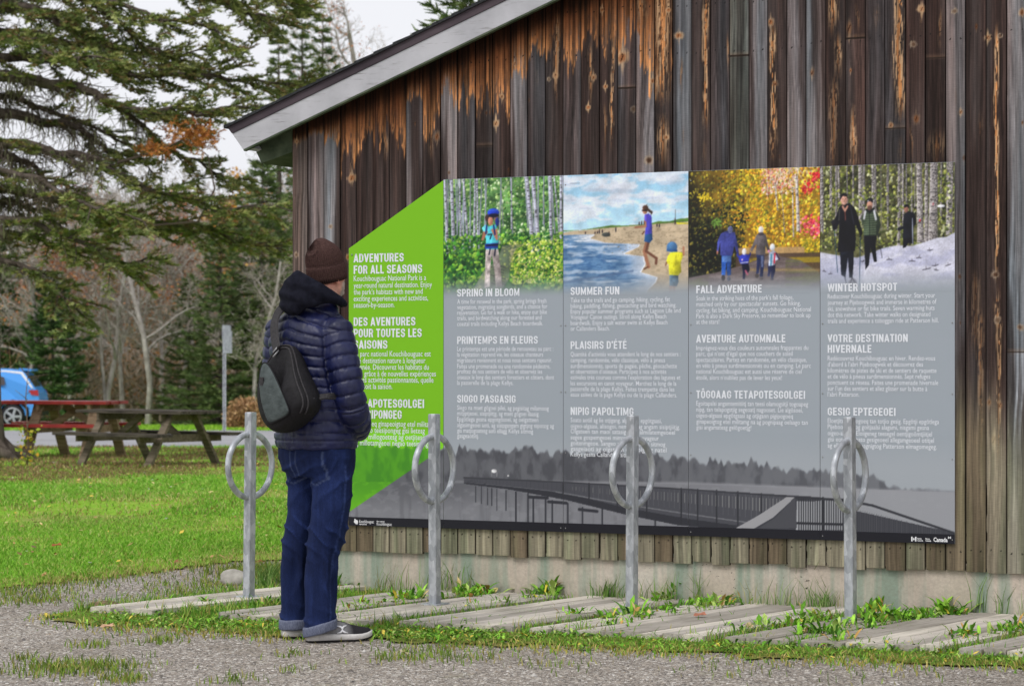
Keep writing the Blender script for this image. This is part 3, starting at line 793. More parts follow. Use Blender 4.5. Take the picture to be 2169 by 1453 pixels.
# dark backing behind the gaps, sides, rear
DEP = 6.5
mb = MB()
zc = float(roofz(UL)) + .1
poly = [(UL + .004, BOARDBOT + .02), (UR - .004, BOARDBOT + .02), (UR - .004, zc - .02), (RIDGE, float(roofz(RIDGE)) + .06), (UL + .004, zc - .02)]
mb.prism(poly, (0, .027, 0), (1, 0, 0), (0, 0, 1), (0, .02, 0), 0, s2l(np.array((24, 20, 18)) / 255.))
mb.prism(poly, (0, DEP, 0), (1, 0, 0), (0, 0, 1), (0, .02, 0), 0, s2l(np.array((70, 62, 58)) / 255.))
for uu in (UL + .006, UR - .006):
    k = 0.05
    while k < DEP:
        mb.box((uu, k + .052, (BOARDBOT + zc) / 2), (.022, .1, zc - BOARDBOT - .03), None, 0, s2l(np.array(TONE['gdmb'[int(k * 10) % 4]]) / 255.))
        k += .104
mb.build('rear_wall', M_BOARD, barn)

mb = MB()
ZF0 = -.35
prof = [(ZF0, 0), (BOARDBOT - .004, 0), (BOARDBOT + .04, .0), (BOARDBOT + .04, .15), (ZF0, .15)]
n = 60
us = np.linspace(UL + .012, UR - .012, n)
rings = np.array([[(uu, .022 + yy, zz) for zz, yy in prof] for uu in us])
mb.loft(rings, 0, False)
for uu in (UL + .09, UR - .09):
    mb.box((uu, DEP / 2 + .1, (ZF0 + BOARDBOT) / 2), (.15, DEP - .15, BOARDBOT - ZF0), None, 0)
mb.build('concrete_foundation', M_CONC, barn)

# roof: one stepped slab of shingles per slope, with painted bargeboard and dark trim
def mir(poly, side): return poly if side == 0 else [(2 * RIDGE - a, b) for a, b in poly][::-1]
for side in (0, 1):
    uS = st0[0]
    pts_top = []
    course = .125
    uu = uS
    ca = 1 / math.sqrt(1 + SLOPE ** 2)
    while uu < RIDGE:
        u2 = min(uu + course * ca, RIDGE)
        pts_top.append((uu, line_z(st0, uu) + .002)); pts_top.append((u2, line_z(st0, u2) - .005))
        uu = u2
    th = .016
    bot = [(RIDGE, line_z(st0, RIDGE) - th), (uS, line_z(st0, uS) - th)]
    mb = MB()
    mb.prism(mir((pts_top + bot)[::-1], side), (0, -BO - .02, 0), (1, 0, 0), (0, 0, 1), (0, DEP + 2 * BO + .04, 0), 0)
    roof = mb.build('roof', M_SHINGLE, barn)
    mb = MB()      # roof boards under the shingles
    p = [(uS + .03, line_z(st0, uS + .03) - th - .001), (RIDGE, line_z(st0, RIDGE) - th - .001), (RIDGE, line_z(bt0, RIDGE) - .01), (bt0[0] + .03, line_z(bt0, bt0[0] + .03) - .01)]
    mb.prism(mir(p[::-1], side), (0, -BO + .04, 0), (1, 0, 0), (0, 0, 1), (0, DEP + 2 * BO - .08, 0), 0)
    mb.build('roof_boards', M_SOFFIT, roof)
    mb = MB()
    p = [(st0[0] + .012, line_z(st0, st0[0] + .012) - .011), (RIDGE, line_z(st0, RIDGE) - .011), (RIDGE, line_z(bt0, RIDGE) + .002), (bt0[0] + .0, line_z(bt0, bt0[0]) + .002)]
    mb.prism(mir(p[::-1], side), (0, -BO - .006, 0), (1, 0, 0), (0, 0, 1), (0, .03, 0), 0)
    mb.build('dark_trim', M_DARKTRIM, roof)
    mb = MB()
    p = [bt0, (RIDGE, line_z(bt0, RIDGE)), (RIDGE, line_z(bb0, RIDGE)), bb0]
    for yy in (-BO, DEP + BO - .02):
        mb = MB()
        mb.prism(mir(p[::-1], side), (0, yy, 0), (1, 0, 0), (0, 0, 1), (0, .032, 0), 0)
        q = [(bb0[0], bb0[1]), (RIDGE, line_z(bb0, RIDGE)), (RIDGE, line_z(bb0, RIDGE) - .009), (bb0[0] + .004, bb0[1] - .009)]
        mb.prism(mir(q[::-1], side), (0, yy + .001, 0), (1, 0, 0), (0, 0, 1), (0, .03, 0), 1)
        mb.build('bargeboard', [M_BARGE, M_GREENBEAM], roof)
    mb = MB()      # eaves fascia running back along the side
    dx, dz = bb0[0] - bt0[0], bb0[1] - bt0[1]
    p = [(bt0[0], bt0[1] - .002), bb0, (bb0[0] + .025, bb0[1] + .012), (bt0[0] + .027, bt0[1] + .01)]
    mb.prism(mir(p, side), (0, -BO + .034, 0), (1, 0, 0), (0, 0, 1), (0, DEP + BO, 0), 0)
    mb.build('eaves_board', M_BARGE, roof)
    mb = MB()
    q = [Wo(537, 313, .0), Wo(617.5, 275, .0), Wo(617.5, 322, .0), Wo(552, 346, .0)]
    mb.prism(mir(q[::-1], side), (0, .01, 0), (1, 0, 0), (0, 0, 1), (0, DEP - .1, 0), 0)
    mb.build('eaves_beam', M_GREENBEAM, barn)
# ================================================================ the trail sign
class Ras:
    """small painter for the printed pictures: colours 0-255 on a grid, (x, y) in picture units set by `fr`"""
    def __init__(self, w, h, fr):
        self.w, self.h = w, h
        self.A = np.zeros((h, w, 3))
        self.x0, self.x1, self.y0, self.y1 = fr
        xs = self.x0 + (np.arange(w) + .5) / w * (self.x1 - self.x0)
        ys = self.y0 + (np.arange(h) + .5) / h * (self.y1 - self.y0)
        self.X, self.Y = np.meshgrid(xs, ys)
    def put(self, m, c):
        c = np.asarray(c, float)
        m = np.clip(m, 0, 1)[..., None]
        self.A = self.A * (1 - m) + c * m
    def sub(self, xa, xb, ya, yb):
        i0 = int(np.clip((xa - self.x0) / (self.x1 - self.x0) * self.w - 1, 0, self.w)); i1 = int(np.clip((xb - self.x0) / (self.x1 - self.x0) * self.w + 2, 0, self.w))
        j0 = int(np.clip((ya - self.y0) / (self.y1 - self.y0) * self.h - 1, 0, self.h)); j1 = int(np.clip((yb - self.y0) / (self.y1 - self.y0) * self.h + 2, 0, self.h))
        if j0 > j1 or self.y1 < self.y0:
            ja, jb = sorted(((ya - self.y0) / (self.y1 - self.y0) * self.h, (yb - self.y0) / (self.y1 - self.y0) * self.h))
            j0 = int(np.clip(ja - 1, 0, self.h)); j1 = int(np.clip(jb + 2, 0, self.h))
        return slice(j0, j1), slice(i0, i1)
    def poly(self, P, c, a=1.0, shade=0.12):
        P = np.asarray(P, float)
        sl = self.sub(P[:, 0].min(), P[:, 0].max(), P[:, 1].min(), P[:, 1].max())
        X = self.X[sl]; Y = self.Y[sl]
        if X.size == 0: return
        ins = np.zeros(X.shape, bool)
        for i in range(len(P)):
            (xa, ya), (xb, yb) = P[i], P[(i + 1) % len(P)]
            if ya == yb: continue
            cnd = ((ya > Y) != (yb > Y)) & (X < (xb - xa) * (Y - ya) / (yb - ya) + xa)
            ins ^= cnd
        col = np.asarray(c, float)
        if shade:
            tt = (X - P[:, 0].min()) / max(P[:, 0].max() - P[:, 0].min(), 1e-6)
            col = col * (1.22 - .46 * tt)[..., None]
        if shade: col = col * (1 + shade * (fbm(X * .022, Y * .018, 3, 3) - .5) * 1.5 + .35 * shade * (vn(X * .12, Y * .09, 4) - .5))[..., None]
        m = (ins * a)[..., None]
        self.A[sl] = self.A[sl] * (1 - m) + col * m
    def el(self, cx, cy, rx, ry, c, a=1.0, rot=0):
        t = max(rx, ry)
        sl = self.sub(cx - t, cx + t, cy - t, cy + t)
        X = self.X[sl] - cx; Y = self.Y[sl] - cy
        if X.size == 0: return
        co, si = math.cos(rot), math.sin(rot)
        d = np.hypot((X * co + Y * si) / rx, (-X * si + Y * co) / ry)
        m = (sst(1.08, .88, d) * a)[..., None]
        self.A[sl] = self.A[sl] * (1 - m) + np.asarray(c, float) * np.clip(1.06 - .20 * X / rx - .14 * Y / ry, .6, 1.4)[..., None] * m
    def line(self, P, wd, c, a=1.0, soft=.35):
        for (xa, ya), (xb, yb) in zip(P[:-1], P[1:]):
            sl = self.sub(min(xa, xb) - wd, max(xa, xb) + wd, min(ya, yb) - wd, max(ya, yb) + wd)
            X = self.X[sl]; Y = self.Y[sl]
            if X.size == 0: continue
            dx, dy = xb - xa, yb - ya; L2 = dx * dx + dy * dy + 1e-9
            t = np.clip(((X - xa) * dx + (Y - ya) * dy) / L2, 0, 1)
            d = np.hypot(X - xa - t * dx, Y - ya - t * dy)
            m = (sst(wd / 2 * (1 + soft), wd / 2 * (1 - soft), d) * a)[..., None]
            self.A[sl] = self.A[sl] * (1 - m) + np.asarray(c, float) * m
    def leaves(self, rs, n, box, cols, r0, r1, dens=None, a=.9):
        for k in range(n):
            x = rs.uniform(box[0], box[1]); y = rs.uniform(box[2], box[3])
            if dens is not None and rs.rand() > dens(x, y): continue
            r = rs.uniform(r0, r1)
            self.el(x, y, r * rs.uniform(.6, 1.5), r * rs.uniform(.5, 1), np.array(cols[rs.randint(len(cols))]) * rs.uniform(.75, 1.2), a, rs.uniform(0, 3))
    def trunk(self, rs, x, xb, w0, y0, y1, c, marks=True):
        self.poly([(x - w0 * .4, y0), (x + w0 * .4, y0), (xb + w0 * .55, y1), (xb - w0 * .55, y1)], c)
        n = 10
        for k in range(n):                                   # rounded shading comes with the print
            t0, t1 = k / n, (k + 1) / n
            self.poly([(x + (xb - x) * t0 + w0 * .12, y0 + (y1 - y0) * t0), (x + (xb - x) * t0 + w0 * .42, y0 + (y1 - y0) * t0),
                       (x + (xb - x) * t1 + w0 * .5, y0 + (y1 - y0) * t1), (x + (xb - x) * t1 + w0 * .15, y0 + (y1 - y0) * t1)], np.array(c) * .62, .7)
        if marks:
            for k in range(int((y1 - y0) / 22)):
                t = rs.rand(); yy = y0 + (y1 - y0) * t; xx = x + (xb - x) * t
                self.line([(xx - w0 * .4 * rs.rand(), yy), (xx + w0 * .4 * rs.rand(), yy + rs.uniform(-4, 4))], rs.uniform(3, 8), (52, 50, 56), .75)

GREY = np.array((157, 165, 174.))

def pic_spring():
    G = Ras(400, 350, (905, 1985, 60, 1110)); rs = np.random.RandomState(1)
    n1 = fbm(G.X * .012, G.Y * .012, 2, 5); n2 = fbm(G.X * .05, G.Y * .05, 9, 4)
    top = sst(700, 200, G.Y)
    G.A[:] = np.array((52, 92, 48.)) + (n1 - .5)[..., None] * np.array((110, 150, 80.)) + top[..., None] * np.array((52, 52, 40.)) * (n2 * 1.6)[..., None]
    G.leaves(rs, 1500, (900, 1990, 50, 640), [(120, 160, 80), (88, 134, 62), (160, 186, 120), (40, 72, 40), (190, 205, 170), (62, 104, 60)], 5, 15)
    for k in range(26):
        x = rs.uniform(920, 1980); G.trunk(rs, x, x + rs.uniform(-40, 40), rs.uniform(6, 14), 40, rs.uniform(480, 700), (150, 156, 172), False)
    for x, xb, wd, yb in [(912, 945, 26, 740), (975, 1000, 34, 720), (1050, 1062, 18, 590), (1085, 1130, 22, 670), (1195, 1186, 22, 690), (1212, 1220, 18, 640), (1660, 1730, 38, 830), (1715, 1785, 36, 840), (1870, 1880, 30, 660), (1905, 1960, 14, 640), (1965, 1975, 26, 760), (1525, 1525, 12, 520)]:
        G.trunk(rs, x, xb, wd, 50, yb, (178, 180, 196))
    G.leaves(rs, 1500, (900, 1990, 560, 1060), [(70, 128, 50), (42, 98, 44), (108, 158, 52), (30, 70, 38), (140, 176, 70)], 7, 20, lambda x, y: 1.0 if abs(x - 1480 + (y - 700) * .25) > 60 + (y - 650) * .22 else .04)
    G.leaves(rs, 900, (1450, 1990, 620, 1000), [(150, 176, 62), (178, 190, 84), (100, 140, 50), (196, 196, 130)], 6, 14, lambda x, y: 1.0 if x > 1500 + (y - 640) * .05 else .1)
    G.poly([(1440, 660), (1640, 650), (1560, 700), (1520, 800), (1500, 960), (1440, 1040), (1180, 1040), (1270, 880), (1400, 780)], (150, 140, 140), .55)
    for k in range(8):
        G.line([(1330 + rs.uniform(-20, 40), 820 + k * 24), (1470 + rs.uniform(-20, 20), 850 + k * 26)], rs.uniform(5, 12), (70, 66, 72), .6)
    # the hiker with a child carrier
    G.poly([(1290, 690), (1405, 690), (1425, 850), (1440, 1020), (1385, 1030), (1368, 860), (1345, 740), (1328, 900), (1330, 1020), (1280, 1030), (1285, 860)], (182, 170, 168), shade=.5)
    G.poly([(1280, 500), (1385, 470), (1408, 600), (1400, 690), (1290, 690), (1295, 600), (1265, 530)], (84, 190, 208), shade=.4)
    G.poly([(1255, 500), (1290, 470), (1320, 490), (1300, 540), (1270, 530)], (110, 200, 216))
    G.line([(1275, 540), (1262, 600), (1300, 535)], 20, (170, 116, 96)); G.line([(1385, 520), (1392, 600), (1350, 520)], 20, (176, 120, 98))
    G.poly([(1282, 640), (1408, 635), (1400, 680), (1285, 685)], (36, 62, 150)); G.line([(1298, 655), (1400, 652)], 14, (20, 24, 48))
    G.line([(1330, 690), (1322, 735)], 12, (24, 28, 52)); G.line([(1378, 690), (1372, 745)], 12, (24, 28, 52)); G.line([(1300, 480), (1292, 550)], 14, (26, 40, 110)); G.line([(1362, 480), (1375, 560)], 14, (26, 40, 110)); G.line([(1310, 560), (1345, 556), (1330, 600)], 10, (20, 26, 50))
    G.el(1322, 412, 40, 38, (60, 44, 46)); G.el(1335, 440, 24, 40, (176, 124, 104)); G.el(1388, 420, 22, 34, (120, 92, 92)); G.el(1395, 450, 18, 40, (34, 50, 120))
    G.el(1360, 366, 54, 36, (34, 66, 186)); G.el(1362, 392, 50, 18, (22, 26, 54)); G.line([(1315, 350), (1400, 346)], 8, (70, 104, 210))
    return G, 330

def pic_summer():
    G = Ras(400, 350, (25, 1305, 125, 1300)); rs = np.random.RandomState(2); X, Y = G.X, G.Y
    c = fbm(X * .0035 + 3, Y * .008, 4, 5); wisp = fbm(X * .012, Y * .03, 8, 4)
    G.A[:] = np.array((150, 196, 226.)) + ((Y - 120) / 560)[..., None] * np.array((32, 20, 8.))
    G.put(sst(.46, .62, c * .75 + wisp * .3) * .85, (222, 226, 236))
    for cx, cy, rx, ry in [(1110, 200, 170, 60), (620, 260, 160, 70), (350, 250, 170, 50), (90, 350, 70, 40), (900, 350, 160, 40), (250, 440, 120, 26), (600, 360, 130, 50), (1240, 380, 90, 30), (90, 200, 90, 40)]:
        d = np.hypot((X - cx) / rx, (Y - cy) / ry) + .8 * (wisp - .5)
        G.put(sst(1.1, .55, d) * .7, (216, 220, 232)); d2 = np.hypot((X - cx) / rx, (Y - cy - ry * .5) / (ry * .45)) + .8 * (wisp - .5)
        G.put(sst(1.0, .5, d2) * .35, (168, 186, 210))
    sand = Y > np.interp(X, [0, 100, 480, 900, 1300], [690, 672, 648, 615, 600])
    sn = fbm(X * .02, Y * .05, 12, 4)
    G.put(sand * 1.0, (196, 178, 152)); G.put(sand * sst(.5, .75, sn) * .5, (150, 134, 112))
    hill = sand * (Y < np.interp(X, [0, 250, 430, 560, 640, 760, 940, 1010, 1130, 1230, 1310], [690, 670, 650, 645, 640, 630, 618, 625, 612, 605, 602]) + 0) 
    dz = np.interp(X, [0, 200, 350, 520, 640, 760, 900, 1000, 1120, 1230, 1310], [664, 662, 645, 622, 628, 626, 620, 596, 598, 575, 572])
    G.put(((Y > dz) & (Y < np.interp(X, [0, 400, 1310], [674, 652, 606]))) * 1.0, (98, 132, 62)); G.put(((Y > dz + 8) & (Y < np.interp(X, [0, 400, 1310], [674, 652, 604]))) * sst(.4, .7, sn), (70, 100, 48))
    shore = np.interp(Y, [690, 715, 745, 790, 812, 840, 900, 930, 1000, 1080, 1130, 1170, 1260, 1300], [330, 350, 300, 470, 820, 800, 650, 860, 880, 830, 1000, 980, 900, 880])
    shore = shore + 30 * (fbm(X * .01, Y * .02, 31, 3) - .5)
    sea = (Y > 706) & (X < shore)
    wv = fbm(X * .006, Y * .03, 21, 5); wv2 = fbm(X * .02, Y * .09, 25, 4)
    G.put(sea * 1.0, (98, 134, 172)); G.put(sea * sst(.40, .62, wv2) * .7, (60, 98, 144)); G.put(sea * sst(.52, .68, wv) * .8, (176, 192, 212))
    nearsh = sst(300, 20, shore - X) * sea
    G.put(nearsh * .85 * sst(.25, .6, wv + .2), (200, 208, 222))
    G.put(sea * (np.abs(shore - X) < 14), (228, 230, 238)); G.put(sea * sst(60, 0, np.abs(Y - 765 + (X - 100) * .15)) * (X < 420) * sst(.42, .6, wv2), (232, 236, 242))
    G.put(sea * sst(20, 0, np.abs(Y - 825)) * sst(.4, .6, wv2) * .8, (220, 226, 236))
    G.put(sea * sst(22, 0, np.abs(Y - 1130 + (X - 300) * .14)) * .6 * (X < 750), (74, 96, 132))
    wet = (~sea) & sand & (X < shore + 120) & (Y > 900)
    G.put(wet * .5, (168, 152, 132))
    for k in range(160):
        x = rs.uniform(450, 1300); y = rs.uniform(650, 900)
        G.el(x, y, rs.uniform(4, 12), rs.uniform(2, 5), (118, 102, 82), .6)
    for x, y, h in [(400, 680, 24), (430, 678, 20), (380, 688, 14), (255, 690, 14), (500, 700, 22), (570, 665, 28), (355, 690, 12), (990, 632, 18), (1015, 635, 20), (810, 612, 18), (835, 608, 22), (860, 606, 20), (1173, 600, 34)]:
        G.el(x, y, 7, h, (54, 50, 58)); G.el(x, y - h * .7, 5, 6, (120, 84, 70))
    G.el(470, 712, 45, 22, (70, 74, 72)); G.line([(1176, 490), (1176, 600)], 5, (70, 70, 70)); G.poly([(1180, 612), (1305, 618), (1305, 630), (1200, 630)], (214, 206, 46))
    # woman turning round at the water's edge
    sk = (164, 116, 92); sh = (112, 76, 62)
    G.line([(890, 780), (862, 880), (905, 1030)], 34, sk); G.line([(905, 790), (880, 880), (985, 950), (980, 1000)], 26, sh); G.line([(900, 1030), (860, 1050)], 16, sh)
    G.poly([(868, 715), (942, 712), (946, 770), (915, 800), (860, 785)], (44, 88, 140)); G.poly([(865, 530), (905, 518), (935, 545), (942, 710), (866, 720), (880, 620)], (76, 72, 178), shade=.4)
    G.line([(870, 560), (874, 640), (770, 650)], 20, sk); G.line([(860, 690), (842, 715)], 14, sh); G.poly([(862, 535), (898, 525), (900, 590), (866, 590)], (96, 84, 196))
    G.el(868, 486, 27, 38, (176, 128, 104)); G.el(872, 462, 30, 24, (84, 60, 50)); G.line([(885, 470), (935, 510)], 24, (76, 56, 48)); G.line([(905, 500), (940, 500), (930, 530)], 8, (60, 44, 40)); G.line([(842, 488), (886, 492)], 12, (28, 24, 28)); G.line([(870, 452), (890, 432)], 5, (76, 56, 48))
    # toddler in a yellow shirt
    G.line([(1130, 1210), (1125, 1300)], 30, (170, 128, 106)); G.line([(1165, 1200), (1160, 1300)], 28, (160, 118, 98))
    G.poly([(1118, 1110), (1205, 1108), (1208, 1180), (1190, 1222), (1116, 1215)], (84, 112, 134), shade=.8); G.poly([(1100, 930), (1130, 895), (1215, 893), (1265, 905), (1245, 950), (1228, 1000), (1235, 1085), (1200, 1118), (1112, 1110), (1110, 1010), (1080, 1000)], (210, 206, 52), shade=.4)
    G.poly([(1150, 1000), (1230, 980), (1235, 1085), (1160, 1100)], (176, 172, 40), .5); G.line([(1258, 920), (1258, 850)], 20, (168, 120, 96)); G.line([(1088, 990), (1078, 1018)], 14, (130, 92, 76))
    G.el(1142, 845, 54, 52, (70, 112, 158)); G.poly([(1085, 860), (1195, 870), (1195, 895), (1090, 885)], (58, 94, 140)); G.el(1140, 830, 30, 30, (92, 134, 176), .6)
    G.line([(1060, 1280), (1310, 1255)], 16, (110, 104, 112), .5)
    G.line([(95, 205), (195, 206)], 6, (110, 120, 136), .7)
    return G, 430

def pic_fall():
    G = Ras(400, 350, (50, 1395, 80, 1270)); rs = np.random.RandomState(3); X, Y = G.X, G.Y
    n = fbm(X * .006, Y * .006, 41, 5)
    G.A[:] = np.array((150, 118, 40.)) * (.55 + .9 * n)[..., None]
    lf = sst(520, 60, X + (Y - 300) * -.35 + 240 * (n - .5)); G.put(lf * .92, (34, 34, 26))
    G.put(sst(560, 720, Y) * sst(700, 400, X), (30, 30, 24))
    G.put(sst(300, 60, Y) * sst(700, 900, X), (196, 178, 160))
    yl = [(222, 184, 48), (204, 158, 40), (236, 206, 80), (176, 140, 44), (150, 150, 52), (196, 128, 44), (122, 92, 40)]
    G.leaves(rs, 1700, (560, 1400, 70, 860), yl, 7, 19, lambda x, y: 1.0 if x > 520 + 60 * math.sin(y * .02) else .3)
    G.leaves(rs, 500, (400, 900, 70, 640), [(196, 172, 46), (160, 150, 50), (110, 112, 44), (206, 150, 50)], 7, 17)
    G.leaves(rs, 620, (60, 620, 70, 700), [(86, 84, 40), (120, 112, 46), (150, 134, 52), (180, 164, 60), (40, 52, 34), (70, 60, 30)], 6, 15, lambda x, y: .85 if y < 480 else .3)
    G.leaves(rs, 900, (50, 680, 440, 1080), [(42, 52, 34), (64, 70, 38), (92, 90, 44), (26, 30, 24), (20, 22, 18), (120, 108, 50)], 5, 15, lambda x, y: 1.0 if x < 660 - (y - 600) * .25 and y < 1100 - x * .1 else .0)
    G.leaves(rs, 160, (140, 310, 290, 400), [(226, 196, 50), (206, 182, 50)], 7, 14, lambda x, y: math.exp(-((x - 225) / 60) ** 2 - ((y - 345) / 35) ** 2)); G.leaves(rs, 120, (280, 400, 530, 640), [(116, 150, 66), (96, 130, 60)], 6, 13, lambda x, y: math.exp(-((x - 340) / 45) ** 2 - ((y - 585) / 40) ** 2))
    G.leaves(rs, 460, (800, 1180, 80, 330), [(216, 140, 130), (226, 214, 206), (214, 176, 130), (196, 110, 100), (206, 190, 120)], 6, 13)
    G.leaves(rs, 170, (1220, 1400, 100, 330), [(206, 56, 66), (226, 90, 100), (190, 40, 50)], 8, 16, lambda x, y: math.exp(-(((x - 1220) * 1.1 - (330 - y)) / 60) ** 2))
    G.leaves(rs, 330, (1195, 1400, 530, 760), [(226, 84, 108), (240, 130, 150), (204, 58, 82)], 7, 17, lambda x, y: math.exp(-((x - 1330 - (y - 640) * .35) / 85) ** 2 - ((y - 645) / 75) ** 2))
    G.leaves(rs, 240, (1200, 1400, 760, 1040), [(190, 166, 40), (210, 180, 50), (120, 124, 40)], 6, 14, lambda x, y: 1 if x > 1230 + (y - 900) * .3 else .3)
    for x, xb, wd, y0, y1 in [(1160, 1180, 34, 160, 690), (940, 970, 14, 220, 480), (1120, 1130, 14, 260, 740), (1010, 1040, 8, 300, 700)]:
        G.trunk(rs, x, xb, wd, y0, y1, (206, 196, 190))
    for k in range(16):
        x = rs.uniform(840, 1200); G.line([(x, 90), (x + rs.uniform(-120, 120), rs.uniform(200, 380))], 5, (222, 212, 206), .8)
    pth = Y > np.interp(X, [50, 350, 600, 900, 1200, 1395], [1110, 1060, 1000, 900, 960, 1080])
    G.put(((Y > 830) & (X > 560) & (X < 1240)) * .85, (182, 150, 112)); G.put(((Y > 890) & (X > 540)) * .9, (84, 68, 58)); G.put(((Y > 930) & (X > 680) & (Y < 980)) * sst(.4, .6, n), (150, 130, 46))
    sn = fbm(X * .006, Y * .03, 44, 4)
    G.put(pth * 1.0, (104, 92, 92)); G.put(pth * sst(.45, .7, sn) * .7, (142, 128, 128)); G.put(pth * ((X < 260) | (X > 1050)) * sst(.4, .65, sn) * .7 * (Y < 1200), (96, 98, 66))
    G.put(sst(26, 0, np.abs(Y - 1045 - (X - 900) * .02)) * (X > 620) * .6, (164, 140, 92))
    for x0, x1 in [(480, 900)]: G.put(sst(18, 0, np.abs(Y - 1200)) * (X > 400) * (X < 1000) * .5, (176, 164, 164))
    # family walking away hand in hand
    bl = (42, 84, 160)
    G.poly([(392, 890), (495, 890), (490, 1090), (450, 1095), (444, 950), (432, 1090), (392, 1085)], bl, shade=.5); G.poly([(400, 905), (495, 905), (492, 960), (400, 965)], (110, 140, 190), .6)
    G.poly([(385, 690), (450, 662), (530, 680), (556, 780), (575, 890), (555, 900), (525, 810), (505, 905), (378, 900), (378, 780), (360, 870), (342, 860), (352, 760)], (66, 72, 140), shade=.4)
    G.el(484, 655, 28, 34, (128, 134, 176)); 
    for k in range(4): G.line([(460, 632 + k * 13), (510, 640 + k * 13)], 5, (50, 54, 92))
    G.el(350, 872, 9, 20, (176, 120, 100)); G.el(410, 1115, 20, 30, (44, 42, 46)); G.el(468, 1125, 20, 22, (74, 78, 96))
    G.poly([(600, 980), (670, 975), (685, 1040), (660, 1085), (640, 1060), (636, 1130), (610, 1130), (612, 1060)], (26, 28, 52)); G.line([(640, 1050), (662, 1085)], 16, (176, 90, 116))
    G.poly([(575, 910), (620, 888), (675, 900), (690, 870), (698, 890), (678, 930), (668, 985), (588, 985), (570, 940)], (52, 62, 168), shade=.4); G.el(627, 868, 22, 32, (214, 212, 222)); G.el(606, 945, 9, 8, (226, 190, 200)); G.line([(590, 975), (666, 968)], 9, (200, 200, 220)); G.line([(555, 895), (578, 930)], 18, (52, 62, 160))
    G.poly([(752, 890), (835, 890), (830, 1000), (818, 1110), (786, 1110), (796, 960), (776, 1080), (750, 1080), (758, 960)], (40, 48, 84), shade=.5); G.poly([(800, 910), (828, 910), (822, 1020), (802, 1020)], (120, 130, 160), .6)
    G.poly([(752, 710), (800, 690), (850, 710), (868, 790), (890, 860), (870, 870), (845, 810), (842, 905), (745, 900), (752, 800), (705, 870), (688, 855), (728, 770)], (98, 92, 96), shade=.4); G.el(799, 664, 27, 36, (196, 192, 196)); G.el(799, 702, 34, 16, (72, 66, 72)); G.el(756, 1100, 20, 22, (60, 52, 50)); G.el(802, 1128, 22, 14, (70, 62, 64))
    G.poly([(872, 980), (945, 975), (945, 1060), (920, 1135), (900, 1130), (900, 1060), (886, 1110), (868, 1105)], (40, 44, 76)); G.poly([(880, 880), (930, 862), (975, 900), (990, 940), (950, 960), (940, 1000), (878, 1010)], (176, 180, 200), shade=.6)
    G.line([(905, 900), (900, 1000)], 16, (70, 140, 170)); G.line([(940, 890), (935, 980)], 14, (204, 50, 70)); G.line([(955, 890), (985, 945)], 16, (60, 40, 66)); G.el(916, 830, 26, 34, (192, 196, 208)); G.el(880, 868, 12, 12, (200, 130, 170)); G.el(912, 1134, 18, 12, (50, 48, 60))
    return G, 280

